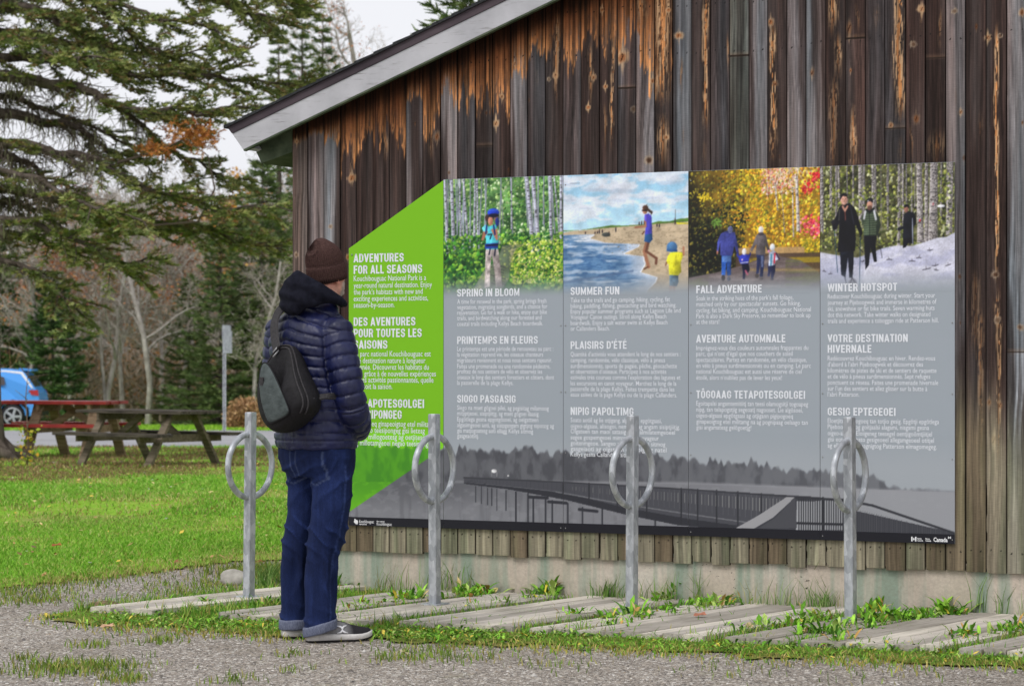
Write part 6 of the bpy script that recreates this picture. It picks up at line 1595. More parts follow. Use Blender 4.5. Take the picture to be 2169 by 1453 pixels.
# ---- head, neck and shoulders: one continuous body under the clothes
HD = L(692.5, 583, .0)
TL = R(13)
HU = np.array((0, 0, 1)) * math.cos(TL) - PF * math.sin(TL)          # head tipped back to look up
yaw = R(43)
HF0 = np.array((math.sin(yaw), math.cos(yaw), 0)); HRt = np.array((math.cos(yaw), -math.sin(yaw), 0))
HFw = HF0 * math.cos(TL) + np.array((0, 0, 1)) * math.sin(TL)
HU = np.cross(HRt, HFw)
HM = Matrix((tuple(HRt), tuple(HFw), tuple(HU))).transposed()
def H(r, f, u): return HD + HRt * r + HFw * f + HU * u
mb = MB()
mb.ell(H(0, -.005, .03), (.069, .086, .094), HM, 24, 16)
mb.ell(H(0, .022, -.045), (.055, .055, .072), HM, 24, 14)
mb.ell(H(0, .062, -.005), (.013, .022, .025), HM); mb.ell(H(0, .083, -.018), (.012, .013, .011), HM)      # nose
mb.ell(H(0, .069, -.062), (.021, .011, .009), HM); mb.ell(H(0, .056, -.092), (.025, .021, .019), HM)        # mouth, chin
for sg in (-1, 1):
    mb.ell(H(.028 * sg, .062, .012), (.019, .013, .009), HM); mb.ell(H(.042 * sg, .04, -.02), (.023, .025, .022), HM)
    mb.ell(H(.067 * sg, -.002, -.020), (.009, .018, .028), HM)                                             # ears
mb.tube([L(690, 600, -.01), L(686, 625, -.005), L(676, 655, 0), L(665, 690, 0)], [.058, .060, .068, .085], 18)
mb.loft([oval(L(662, 668), .10, .07), oval(L(657, 690), .15, .085), oval(L(657, 740), .16, .10), oval(L(660, 800), .15, .10)])
me = remesh(mb, .006, 5)
V, N = vget(me); loc = (V - HD)
lr, lf, lu = loc @ HRt, loc @ HFw, loc @ HU
skin = s2l(np.array((214, 160, 140)) / 255.); C = np.tile(skin, (len(V), 1)) * (1 + .25 * (fbm(V[:, 0] * 60, V[:, 2] * 60 + V[:, 1] * 40, 4, 3)[:, None] - .5))
ruddy = sst(.05, .0, np.abs(np.abs(lr) - .072)) * sst(.06, .0, np.abs(lu + .012)); C *= (1 - ruddy[:, None] * np.array((.05, .3, .3)))
beard = sst(.004, .022, lf - .020 - .25 * (lu + .05)) * sst(-.028, -.045, lu) * (lu > -.13)
bn = fbm(V[:, 0] * 150, V[:, 2] * 150 + V[:, 1] * 90, 9, 2)
C = C * (1 - beard[:, None]) + s2l(np.array((176, 160, 148)) / 255.) * (.6 + .7 * bn[:, None]) * beard[:, None]
lips = sst(.022, .012, np.hypot(lr, (lu + .062) * 3)) * (lf > .06); C = C * (1 - lips[:, None]) + s2l(np.array((170, 98, 88)) / 255.) * lips[:, None]
V = V + N * (beard * (-.001 + .005 * bn))[:, None]
vset(me, V, C)
M_SKIN = tinted('skin', .55, .35, 90, .10)
body = link('body', me, M_SKIN, man)
M_EYE = Mat('eye', .25, .5).color(rgb(60, 66, 70)).m
for sg in (-1, 1):
    mb = MB(); mb.ell(H(.028 * sg, .071, .012), (.010, .007, .007), HM, 12, 8)
    mb.build('eye', M_EYE, body)

# ---- hat
mH = Mat('ribbed_wool', .95, .1)
_n = mH.noise(120, 4, .7)
mH.color(mH.ramp(_n, [(.3, rgb(58, 42, 40)), (.7, rgb(88, 66, 62))])); mH.bump(mH.noise(350, 3, .7), .5, .002)
NS = 336
th = np.linspace(0, 2 * np.pi, NS, endpoint=False); rib = (1 + .030 * np.cos(th * 56)) * .86
def hring(u, a, b, ro=0.0, fo=0.0, ribs=1.0):
    rr = .86 + (rib - .86) * ribs
    return HD + (HRt[None] * ((a * np.cos(th) * rr) + ro)[:, None]) + HFw[None] * ((b * np.sin(th) * rr) + fo)[:, None] + HU[None] * u
mb = MB()
prof = [(u * 1.10 - .006, a, b, f_) for u, a, b, f_ in [(-.018, .080, .100, 0), (-.021, .0885, .108, 0), (.0, .0925, .1115, .0), (.030, .0925, .111, 0), (.043, .0915, .110, 0), (.047, .0885, .107, 0), (.045, .0865, .105, 0), (.055, .0895, .1075, 0), (.075, .0885, .106, 0), (.095, .084, .100, -.002), (.112, .076, .089, -.004), (.128, .064, .074, -.006), (.142, .048, .055, -.008), (.154, .031, .036, -.010), (.161, .016, .019, -.011), (.156, .003, .004, -.014)]]
mb.loft([hring(u, a, b, 0, fo, .5 if u > .12 else 1) for u, a, b, fo in prof])
o = mb.build('hat', mH.m, man)
V, N = vget(o.data)
dn = np.linalg.norm(V - (H(-.0, -.06, .135)), axis=1); V = V - N * (.016 * np.exp(-(dn / .035) ** 2))[:, None]
vset(o.data, V)

# ---- hood of the sweater, folded on the upper back
mb = MB()
path = [(726, 640, 654, .00, .022), (718, 624, 650, -.07, .026), (700, 611, 645, -.125, .030), (676, 597, 646, -.155, .036), (652, 584, 654, -.160, .042), (630, 572, 666, -.130, .046), (613, 590, 668, -.075, .044), (609, 602, 662, .0, .040), (622, 604, 650, .07, .034), (650, 612, 646, .11, .03)]
rings = []
pc = np.array([L(p, (a + b) / 2, d) for p, a, b, d, t in path])
T = np.gradient(pc, axis=0)
for (p, a, b, d, t), c, tg in zip(path, pc, T):
    tg = np.array((tg[0], tg[1], 0)); tg /= np.linalg.norm(tg); nn = np.array((-tg[1], tg[0], 0))
    h = (b - a) / 2 * PY0 / F
    lean = np.clip(h / .1, 0, 1)
    q = np.linspace(0, 2 * np.pi, 18, endpoint=False)
    rings.append(c + nn * (t * (np.cos(q)))[:, None] + np.array((0, 0, 1)) * (h * np.sign(np.sin(q)) * np.abs(np.sin(q)) ** .75)[:, None])
mb.loft(np.array(rings))
me = remesh(mb, .007, 6)
V, N = vget(me)
fold = np.sin((V[:, 2] * 1.0 + (V[:, 0] + .03) * .42) * 95 + 3 * fbm(V[:, 0] * 14, V[:, 2] * 14, 6, 2)) * sst(.02, .10, L(600, 572)[2] - V[:, 2])
V = V + N * (.0045 * fold)[:, None]
vset(me, V)
mHd = Mat('black_fleece', .95, .08); mHd.color(mHd.ramp(mHd.noise(40, 4, .6), [(.3, rgb(20, 21, 29)), (.7, rgb(34, 35, 46))])); mHd.bump(mHd.noise(260, 3, .6), .3, .002)
link('hood', me, mHd.m, man)

# ---- jeans
mb = MB()
mb.loft([oval(L(c, y), a, b) for y, c, a, b in [(918, 669, .185, .135), (945, 671, .192, .142), (968, 673, .193, .146), (992, 674, .180, .140), (1010, 676, .150, .12)]])
LEG = {'R': [(980, 702, -.062, .100, .105), (1030, 703, -.062, .099, .102), (1080, 700, -.060, .093, .098), (1120, 694, -.055, .089, .094), (1150, 689, -.053, .085, .092), (1180, 682, -.058, .0775, .088), (1230, 679, -.068, .0755, .086), (1290, 678, -.080, .0745, .083), (1331, 678, -.086, .0745, .082)],
       'L': [(980, 645, .068, .098, .10), (1030, 646, .075, .086, .096), (1080, 644, .085, .080, .094), (1120, 638, .095, .082, .092), (1150, 632, .10, .082, .09), (1200, 627, .10, .077, .086), (1260, 626, .10, .074, .084), (1322, 625, .10, .072, .082)]}
LR = np.array((math.cos(R(62)), -math.sin(R(62)), 0)); LFd = np.array((math.sin(R(62)), math.cos(R(62)), 0))
def legring(k, y, c, d, rx, ry, tilt):
    P = L(c, y, d) + np.cos(PHI)[:, None] * LR * rx + np.sin(PHI)[:, None] * LFd * (rx * .96)
    P[:, 2] += tilt * ((P[:, 0] - L(c, y, d)[0]))
    return P
for k in 'RL':
    mb.loft([legring(k, *r, (.28 if k == 'R' else .05) if i >= len(LEG[k]) - 1 else 0) for i, r in enumerate(LEG[k])])
me = remesh(mb, .0085, 5)
V, N = vget(me)
right = V[:, 0] > np.interp(V[:, 2], [0, .4, .6, .8], [L(646, 900)[0], L(650, 900)[0], L(660, 900)[0], L(664, 900)[0]])
z = V[:, 2]; x = V[:, 0]
ang0 = np.where(right, x - .012, x + .11)
n1 = fbm(x * 8 + V[:, 1] * 6, z * 6, 3, 3) - .5; n2 = fbm(x * 16 - V[:, 1] * 13, z * 11, 13, 3) - .5
w = np.zeros(len(V))
crs = lambda q: 1.5 * (1 - np.abs(np.sin(q / 2))) ** 2 - .4
w += .0085 * np.exp(-((z - .47) / .085) ** 2) * crs((z + .75 * ang0) * 80 + 9 * n1) * (.4 + 1.2 * (n2 + .5))
w += .0065 * np.exp(-((z - .72) / .10) ** 2) * crs((z - .9 * ang0) * 62 + 9 * n1)
w += .0065 * np.exp(-((z - .10) / .06) ** 2) * crs((z + .4 * ang0) * 90 + 11 * n1)
w += .014 * n1 + .008 * n2
w += .006 * np.exp(-((z - .30) / .14) ** 2) * np.sin((x * 1.0 + V[:, 1] * .8) * 70 + 8 * n1)
V = V + N * w[:, None]
col = np.tile(s2l(np.array((28, 40, 78)) / 255.), (len(V), 1))
wear = fbm(x * 12 + V[:, 1] * 9, z * 7, 61, 3)
col *= (.45 + 1.1 * wear)[:, None]
ridge = sst(.002, .008, w); col *= (1 + .8 * ridge)[:, None]
# stitched side seam and yoke / pocket stitching
for k in 'R':
    zc = np.array([L(r[1], r[0], r[2])[2] for r in LEG[k]])[::-1]; 
    c0 = np.stack([np.interp(z, zc, np.array([L(r[1], r[0], r[2])[i] for r in LEG[k]])[::-1]) for i in (0, 1)], -1)
    rl = V[:, :2] - c0; ang = np.arctan2(rl @ LFd[:2], rl @ LR[:2])
    sm = sst(.10, .03, np.abs(ang - .28)) * right * (z < .80); pk = np.abs(np.sin(z * 210)) 
    col = col * (1 + (sm * (.5 + .9 * pk))[:, None] * np.array((1.0, .85, .6)))
rl = V[:, :2] - L(672, 960)[:2]; ur = rl @ PR[:2]; uf = rl @ PF[:2]
back = uf < -.04
def stitch(f): return sst(.006, .003, np.abs(f)) * back * (z > .68)
for pc0 in (.085, -.085):
    du = np.abs(ur - pc0)
    pk = np.maximum(sst(.005, .002, np.abs(du - .068)) * (z > .735) * (z < .86), sst(.005, .002, np.abs(z - .705 - du * .45)) * (du < .07)) * back
    col = col * (1 + pk[:, None] * np.array((3.2, 2.2, .9)))
vset(me, V, col)
mD = Mat('denim', .9, .15)
_w = mD.noise(420, 2, .5, (1, 1, .25)); _w2 = mD.noise(60, 4, .6, (1, 1, .12))
mD.color(mD.mix(1.0, mD.mix(1.0, mD.attr(), mD.ramp(_w, [(.3, .72), (.7, 1.25)]), 'MULTIPLY'), mD.ramp(_w2, [(.3, .8), (.7, 1.18)]), 'MULTIPLY'))
mD.bump(_w, .25, .0015)
jeans = link('jeans', me, mD.m, man)
mCu = Mat('turned_denim', .9, .15); mCu.color(mCu.ramp(mCu.noise(260, 3, .6, (1, 1, .3)), [(.3, rgb(84, 90, 112)), (.7, rgb(122, 128, 148))])); mCu.bump(mCu.noise(300, 2), .25, .002)
for k in 'RL':
    mb = MB()
    y, c, d, rx, ry = LEG[k][-1]
    tilt = .28 if k == 'R' else .04
    R0 = [legring(k, y + dy, c, d, rx * sc, ry, tilt) for dy, sc in ((9, .92), (9, 1.03), (6, 1.075), (-8, 1.08), (-12, 1.06), (-12, .95))]
    mb.loft(R0, 0, True, False)
    o = mb.build('cuff', mCu.m, jeans)
    V, N = vget(o.data); V = V + N * (.004 * (fbm(V[:, 0] * 30, V[:, 1] * 30, 4, 2) - .5))[:, None]; vset(o.data, V)

# ---- shoes
M_UP = tinted('knit_upper', .85, .2, 260, .25); M_SOLE = Mat('shoe_sole', .7, .3); M_SOLE.color(M_SOLE.ramp(M_SOLE.noise(40, 4), [(.3, rgb(196, 192, 190)), (.7, rgb(222, 219, 216))])); M_SOLE = M_SOLE.m
M_OUT = Mat('outsole', .9, .2).color(rgb(40, 38, 38)).m
fa = R(68)
FD = np.array((math.sin(fa), math.cos(fa), 0)); FS = np.array((math.cos(fa), -math.sin(fa), 0))
LS = .297
def shoe(heel, name):
    ss = np.array([0, .04, .12, .25, .40, .55, .68, .80, .90, .97, 1.0])
    hw = np.array([.018, .029, .035, .035, .037, .043, .047, .046, .038, .022, .008])
    ht = np.array([.070, .085, .094, .100, .096, .084, .070, .060, .050, .040, .032])
    cen = np.array([0, 0, 0, 0, .001, .003, .004, .003, 0, -.003, -.004])
    spring = .014 * np.clip((ss - .7) / .3, 0, 1) ** 2
    q = np.linspace(0, np.pi, 15)
    rings = []; cols = []
    for s_, w_, h_, c_, sp in zip(ss, hw, ht, cen, spring):
        base = heel + FD * (s_ * LS) + FS * c_
        cr = np.cos(q); sr = np.sin(q) ** .8
        pts = base + FS * (cr * w_ * (1 - .38 * np.clip(sr, 0, 1) ** 3))[:, None] + np.array((0, 0, 1)) * (.022 + sp + sr * (h_ - .022))[:, None]
        rings.append(pts)
        side = sr
        grey = np.array((132, 131, 133)) if s_ < .62 else np.array((44, 42, 46))
        c = np.where((s_ > .30) & (s_ < .62) & (side > .93), 36, 1)
        cols.append(np.stack([np.where((side > .965) & (s_ > .32), 42, grey[0]), np.where((side > .965) & (s_ > .32), 41, grey[1]), np.where((side > .965) & (s_ > .32), 45, grey[2])], -1))
    mb = MB(); mb.loft(np.array(rings), 0, True, True, s2l(np.array(cols).reshape(-1, 3) / 255.))
    up = mb.build('shoe', M_UP, man)
    mb = MB(); mbo = MB(); rs_, ro_ = [], []
    for s_, w_, h_, c_, sp in zip(ss, hw, ht, cen, spring):
        s2 = -.012 + s_ * 1.03
        base = heel + FD * (s2 * LS) + FS * c_; w2 = w_ + .005
        zz = np.array([(-.9, .006), (-1, .012), (-1.02, .022), (-.97, .030), (.97, .030), (1.02, .022), (1, .012), (.9, .006)])
        th2 = .032 - .008 * s_
        rs_.append([base + FS * (a * w2) + np.array((0, 0, sp + .004 + (b - .006) / .024 * th2)) for a, b in zz])
        ro_.append([base + FS * (a * w2 * .93) + np.array((0, 0, sp + b)) for a, b in ((-1, -.002), (-1, .006), (1, .006), (1, -.002))])
    mb.loft(np.array(rs_), 0, True); mb.build('sole', M_SOLE, up)
    mbo.loft(np.array(ro_), 0, False); mbo.build('outsole', M_OUT, up)
    # white maker's mark: two crossing arcs on the outer side
    mb = MB()
    for sgn in (-1, 1):
        P = []
        for t in np.linspace(-1, 1, 9):
            s_ = .50 + sgn * (.082 - .092 * (1 - t * t) ** .5 * .9)
            zz = .053 + t * .016
            w_ = np.interp(s_, ss, hw); h_ = np.interp(s_, ss, ht); sr = np.clip((zz - .022) / (h_ - .022), 0, .98)
            qq = math.asin(sr ** 1.25); P.append(heel + FD * (s_ * LS) + FS * (math.cos(qq) * w_ * (1 - .38 * sr ** 3) + .0045 + np.interp(s_, ss, cen)) + np.array((0, 0, zz)))
        mb.tube(P, [.002, .0045, .005, .0042, .0034, .0042, .005, .0045, .002], 6)
    mb.build('white_mark', M_WHITE, up)
    return up
hr = L(652, 1357, -.09); hr[2] = .004
hl = L(600, 1348, .075); hl[2] = .004
shoe(hr, 'right'); shoe(hl, 'left')

# ---- sling bag: a thing of its own, hanging on the back
bag = thing('sling_bag', tuple(PB + np.array((0, 0, .9))), 0, 'black teardrop sling bag with a grey panel, worn across the back of the man', 'bag')
BZ = np.array((0, 0, .9))
OUT = [(-.05, 735), (.02, 733), (.06, 752), (.10, 785), (.145, 815), (.180, 845), (.170, 868), (.11, 892), (.03, 912), (-.05, 913), (-.11, 893), (-.145, 858), (-.150, 820), (-.13, 785), (-.09, 752)]
O0 = L(660, 835, 0) + PR * .055 - PF * .150
def bagring(dep, sc, ds=0.0, dz=0.0, n=60):
    P = np.array([(a, (835 - b) * PY0 / F) for a, b in OUT])
    k = len(P); t = np.linspace(0, k, n, endpoint=False); i = np.floor(t).astype(int); f = (t - i)[:, None]
    p0, p1, p2, p3 = P[(i - 1) % k], P[i % k], P[(i + 1) % k], P[(i + 2) % k]
    Q = .5 * (2 * p1 + (p2 - p0) * f + (2 * p0 - 5 * p1 + 4 * p2 - p3) * f ** 2 + (3 * p1 - p0 - 3 * p2 + p3) * f ** 3)
    topn = np.clip((Q[:, 1] - .05) / .17, 0, 1)
    dd = dep * (1 - .45 * topn)
    return O0 + PR * (Q[:, 0] * sc + ds)[:, None] + np.array((0, 0, 1)) * (Q[:, 1] * sc + dz)[:, None] - PF * dd[:, None] - BZ
M_BAG = Mat('black_nylon', .7, .3); M_BAG.color(M_BAG.ramp(M_BAG.noise(30, 4), [(.3, rgb(15, 14, 17)), (.7, rgb(27, 25, 29))])); M_BAG.bump(M_BAG.noise(22, 4, .6), .5, .012); M_BAG = M_BAG.m
M_BAGG = Mat('grey_nylon', .75, .25); M_BAGG.color(M_BAGG.ramp(M_BAGG.noise(26, 4), [(.3, rgb(62, 70, 70)), (.7, rgb(84, 92, 92))])); M_BAGG.bump(M_BAGG.noise(26, 4, .6, (1, 1, 2)), .5, .01); M_BAGG = M_BAGG.m
M_STRAP = noisy('webbing', rgb(46, 45, 47), rgb(70, 68, 70), 160, (1, 1, 1), .85, .2, .3)
mb = MB(); mb.loft([bagring(-.02, .90), bagring(.02, .985), bagring(.05, 1.0), bagring(.08, .97), bagring(.10, .90), bagring(.112, .80), bagring(.118, .6), bagring(.120, .2)])
mb.build('bag_body', M_BAG, bag)
PAN = np.array([(558, 782), (563, 770), (570, 768), (580, 777), (593, 797), (606, 822), (618, 848), (627, 869), (620, 877), (602, 886), (584, 894), (576, 890), (568, 873), (560, 846), (556, 815)], float)
def panel_ring(dep, sc):
    c = PAN.mean(0); P = c + (PAN - c) * sc
    k = len(P); t = np.linspace(0, k, 45, endpoint=False); i = np.floor(t).astype(int); f = (t - i)[:, None]
    P = P[i % k] * (1 - f) + P[(i + 1) % k] * f
    for _ in range(2): P = (np.roll(P, 1, 0) + 2 * P + np.roll(P, -1, 0)) / 4
    zz = (835 - P[:, 1]) * PY0 / F
    dd = dep * (1 - .45 * np.clip((zz - .05) / .17, 0, 1))
    px0 = 660 + (.055 - .150 - dd) * .7071 * F / PY0
    return O0 + PR * ((P[:, 0] - px0) / (.7071 * F / PY0))[:, None] + np.array((0, 0, 1)) * zz[:, None] - PF * dd[:, None] - BZ
mb = MB(); mb.loft([panel_ring(.085, 1.0), panel_ring(.121, 1.0), panel_ring(.126, .95), panel_ring(.129, .75), panel_ring(.130, .3)])
mb.build('grey_panel', M_BAGG, bag)
mb = MB(); mb.tube(panel_ring(.121, 1.015), .0028, 6, 0, True, False, None, True); mb.build('piping', M_BAG, bag)
for dep, sc in ((.092, .95), (.070, 1.0)):
    mb = MB(); mb.tube(bagring(dep, sc)[np.r_[50:60, 0:26]], .0042, 6); mb.build('zip', M_STRAP, bag)
mb = MB(); c = panel_ring(.127, .86)[6]; _pp = panel_ring(.131, .9); c = _pp[np.argmin(np.abs(_pp[:, 2] - (L(0, 806)[2] - .9)) + (_pp[:, 0] > _pp[:, 0].mean()) * 9)]; mb.box(c + PR * .012, (.022, .006, .036), Matrix.Rotation(R(-45), 3, 'Z')); mb.build('tag_label', M_STRAP, bag)
mb = MB()
z0 = bagring(.055, 1.0)[1]
for dz in (0, .02): mb.tube([z0 + np.array((-.02, -.02, .0 - dz)), z0 + np.array((-.045, -.03, -.03 - dz))], .004, 6)
mb.build('zip_pull', noisy('dull_metal', rgb(130, 130, 132), rgb(165, 165, 166), 50, rough=.45, metal=.6), bag)
def strap(pts, wd, name):
    """flat band lying on the back; pts: (right offset, photo row, clearance behind the torso axis)"""
    mb = MB(); P = np.array([L(660, y, 0) + PR * s_ - PF * b for s_, y, b in pts]) - BZ
    t = np.arange(len(P)); tt = np.linspace(0, len(P) - 1, 30)
    P = np.stack([np.interp(tt, t, P[:, i]) for i in range(3)], -1)
    for _ in range(4): P[1:-1] = (P[:-2] + 2 * P[1:-1] + P[2:]) / 4
    T = np.gradient(P, axis=0); T /= np.linalg.norm(T, axis=1)[:, None]
    nrm = -PF - T * (T @ -PF)[:, None]; nrm /= np.linalg.norm(nrm, axis=1)[:, None]
    sd = np.cross(T, nrm)
    mb.loft(np.stack([P + sd * wd / 2, P + sd * wd * .42 + nrm * .006, P - sd * wd * .42 + nrm * .006, P - sd * wd / 2, P - nrm * .006], 1), 0, False)
    mb.build(name, M_STRAP, bag)
strap([(.015, 742, .215), (-.035, 715, .185), (-.062, 690, .168), (-.075, 668, .140), (-.07, 652, .115), (-.06, 640, .06), (-.05, 634, .0)], .060, 'shoulder_strap')
strap([(.19, 850, .19), (.205, 842, .165), (.215, 838, .10), (.22, 838, .02)], .030, 'lower_strap')
mb = MB(); mb.box(L(660, 849, 0) + PR * .213 - PF * .185 - BZ, (.036, .012, .034), Matrix.Rotation(R(-45), 3, 'Z')); mb.build('buckle', noisy('grey_plastic', rgb(84, 84, 88), rgb(110, 110, 114), 60, rough=.5), bag)
# ================================================================ trees, tables, car, road sign
M_NEEDLE = tinted('spruce_needles', .8, .15, 3, .25)
M_TWIGS = tinted('bare_twigs', .9, .1, 6, .2)
M_LEAVES = tinted('autumn_leaves', .8, .15, 5, .2)
M_BARK = noisy('spruce_bark', rgb(70, 62, 56), rgb(112, 102, 94), 12, (1, 1, .3), .95, .1, .5)
M_PALEBARK = noisy('pale_bark', rgb(146, 138, 132), rgb(198, 190, 184), 7, (1, 1, .5), .9, .1, .3)

def unit(v): return v / (np.linalg.norm(v, axis=-1, keepdims=True) + 1e-9)
def needles(mb, A, B, n, ln, wd, pal, rs, fwd=.7, amt=1.25):
    """needle blades round the twigs A->B"""
    m = len(A); A = np.repeat(A, n, 0); B = np.repeat(B, n, 0); k = m * n
    t = rs.rand(k)[:, None]; d = unit(B - A)
    r = unit(rs.normal(size=(k, 3))); r = unit(r - d * (r * d).sum(1)[:, None]); r[:, 2] = np.abs(r[:, 2]) * .6 + r[:, 2] * .4
    dirn = unit(d * fwd + r * .8)
    p = A + (B - A) * t
    L_ = ln * rs.uniform(.6, 1.25, k)[:, None]
    s = unit(np.cross(dirn, rs.normal(size=(k, 3)))) * wd / 2
    V = np.stack([p - s, p + s, p + dirn * L_ + s * .3, p + dirn * L_ - s * .3], 1)
    tw = np.repeat(rs.uniform(.72, amt, m), n)
    C = s2l(np.array(pal) / 255.)[np.repeat(rs.randint(0, len(pal), m), n)] * (tw * rs.uniform(.85, 1.15, k))[:, None]
    i = np.arange(k)[:, None] * 4 + np.arange(4)
    mb.add(V.reshape(-1, 3), i, 0, False, np.repeat(C, 4, 0))
def ribbons(mb, A, B, w0, w1, C, rs):
    k = len(A); s = unit(np.cross(B - A, rs.normal(size=(k, 3))))
    w0 = np.broadcast_to(w0, (k,))[:, None] / 2; w1 = np.broadcast_to(w1, (k,))[:, None] / 2
    V = np.stack([A - s * w0, A + s * w0, B + s * w1, B - s * w1], 1)
    mb.add(V.reshape(-1, 3), np.arange(k)[:, None] * 4 + np.arange(4), 0, False, np.repeat(np.broadcast_to(C, (k, 3)), 4, 0))
def specks(mb, P, size, C, rs):
    k = len(P); a = unit(rs.normal(size=(k, 3))); b = unit(np.cross(a, rs.normal(size=(k, 3))))
    s = (size * rs.uniform(.6, 1.3, k))[:, None]
    V = np.stack([P - a * s, P - b * s * .6, P + a * s, P + b * s * .6], 1)
    mb.add(V.reshape(-1, 3), np.arange(k)[:, None] * 4 + np.arange(4), 0, False, np.repeat(C, 4, 0))

SPR = [(100, 122, 72), (116, 136, 80), (86, 108, 64), (132, 146, 92), (106, 122, 80)]

# ---- far spruces
def make_spruce(h, rb, seed, thin=1.0, pal=SPR):
    rs = np.random.RandomState(seed)
    t = thing('spruce_tree')
    mb = MB(); mb.tube([(0, 0, -.2), (.03, 0, h * .3), (0, .03, h * .7), (0, 0, h)], [h * .016, h * .012, h * .006, .01], 7)
    mn = MB(); A, B = [], []
    z = h * .05
    while z < h * .99:
        f = z / h; Lb = rb * (1 - f) ** .8 * rs.uniform(.75, 1.1) + .10
        nb = max(3, int((8 - 4 * f) * thin)); a0 = rs.uniform(0, 6.28)
        for k in range(nb):
            a = a0 + k * 6.283 / nb + rs.normal(0, .25); Lk = Lb * rs.uniform(.6, 1.15)
            d = np.array((math.cos(a), math.sin(a), 0)); s = np.array((-d[1], d[0], 0))
            el = .25 - .75 * (1 - f)
            tt = np.linspace(0, 1, 6)
            P = np.array([0, 0, z]) + d * (Lk * tt)[:, None] + np.array((0, 0, 1)) * (Lk * (el * tt + .38 * tt ** 2.2))[:, None]
            mb.tube(P[[0, 2, 5]], [.02 + .008 * Lk, .012 + .004 * Lk, .004], 4, 0, True, False)
            ns = max(4, int(Lk * 8))
            for q in range(ns):
                u = .18 + .82 * (q + rs.rand()) / ns; p = np.array([np.interp(u, tt, P[:, i]) for i in range(3)])
                for sg in (-1, 1):
                    l = (.12 + .34 * Lk * (1.05 - u)) * rs.uniform(.7, 1.3)
                    e = unit(d * .8 + s * sg * rs.uniform(.4, 1.1) + np.array((0, 0, rs.uniform(-.35, .15)))) * l
                    A.append(p); B.append(p + e)
            A.append(P[-2]); B.append(P[-1] + d * .08)
        z += (.30 + .22 * (1 - f)) * rs.uniform(.8, 1.2) * (h / 12) ** .5
    A.append(np.array((0, 0, h * .95))); B.append(np.array((0, 0, h + .25)))
    needles(mn, np.array(A), np.array(B), 9, .17, .045, pal, rs, .8)
    mb.build('trunk', M_BARK, t); mn.build('crown', M_NEEDLE, t)
    return t

# ---- leafless autumn trees
TW = [(176, 168, 158), (156, 147, 137), (194, 186, 176), (136, 125, 115)]
ORG = [(206, 136, 84), (190, 118, 76), (216, 158, 96), (172, 104, 70)]
YEL = [(222, 164, 60), (208, 146, 56), (228, 184, 88), (196, 128, 62)]
def make_bare(h, seed, leaves=0, pal=ORG, name='bare_tree', spread=.42, lsize=.05, barkm=None, fork=False):
    rs = np.random.RandomState(seed)
    t = thing(name)
    mb = MB(); A, B, W0, W1, LPt = [], [], [], [], []
    def grow(p, d, L_, r, lev):
        n = 5; P = [p]; q = p.copy(); dd = d.copy()
        for k in range(n):
            dd = unit(dd + rs.normal(0, .12 + .05 * lev, 3) + np.array((0, 0, .05))); q = q + dd * L_ / n; P.append(q.copy())
        P = np.array(P); rad = np.linspace(r, r * .45, n + 1)
        if lev < 2: mb.tube(P, rad, 7 if lev == 0 else 5, 0, True, False)
        else:
            A.extend(P[:-1]); B.extend(P[1:]); W0.extend(rad[:-1] * 2); W1.extend(rad[1:] * 2)
        if lev >= 2 and leaves: LPt.extend(P[1:])
        if lev == 4: return
        nc = [13, 7, 5, 4][lev] if lev else int(13 * h / 8)
        for k in range(nc):
            u = rs.uniform(.32 if lev == 0 else .2, 1.0); pp = np.array([np.interp(u * n, np.arange(n + 1), P[:, i]) for i in range(3)])
            a = rs.uniform(0, 6.28); r_ = unit(np.array((math.cos(a), math.sin(a), rs.uniform(-.1, .3))))
            nd = unit(dd * rs.uniform(.5, .9) + r_ * (.9 if lev == 0 else .75))
            if lev == 0: ll = L_ * spread * (1.15 - u * .75) * rs.uniform(.6, 1.2)
            else: ll = L_ * rs.uniform(.38, .62)
            grow(pp, nd, ll, max(r * (.42 if lev == 0 else .5) * (1.1 - .4 * u), .006), lev + 1)
    grow(np.array((0, 0, -.2)), np.array((rs.normal(0, .05), rs.normal(0, .05), 1.0)), h, .011 * h + .02, 0)
    if fork: grow(np.array((.0, 0, .3)), unit(np.array((.35, .1, 1.0))), h * .8, .009 * h, 0)
    mb.build('trunk', barkm or M_PALEBARK, t)
    mc = MB(); A = np.array(A); B = np.array(B)
    ribbons(mc, A, B, np.maximum(np.array(W0), .016), np.maximum(np.array(W1), .010), s2l(np.array(TW) / 255.)[rs.randint(0, 4, len(A))] * rs.uniform(.8, 1.15, len(A))[:, None], rs)
    mc.build('twigs', M_TWIGS, t)
    if leaves:
        P = np.array(LPt); P = P[rs.randint(0, len(P), leaves)]
        cl = fbm(P[:, 0] * .9 + seed, P[:, 2] * .9 + P[:, 1] * .7, seed, 2); P = P[cl > .42]
        P = P + rs.normal(0, .09, P.shape)
        ml = MB(); specks(ml, P, lsize, s2l(np.array(pal) / 255.)[rs.randint(0, len(pal), len(P))] * rs.uniform(.75, 1.2, len(P))[:, None], rs)
        ml.build('leaves', M_LEAVES, t)
    return t

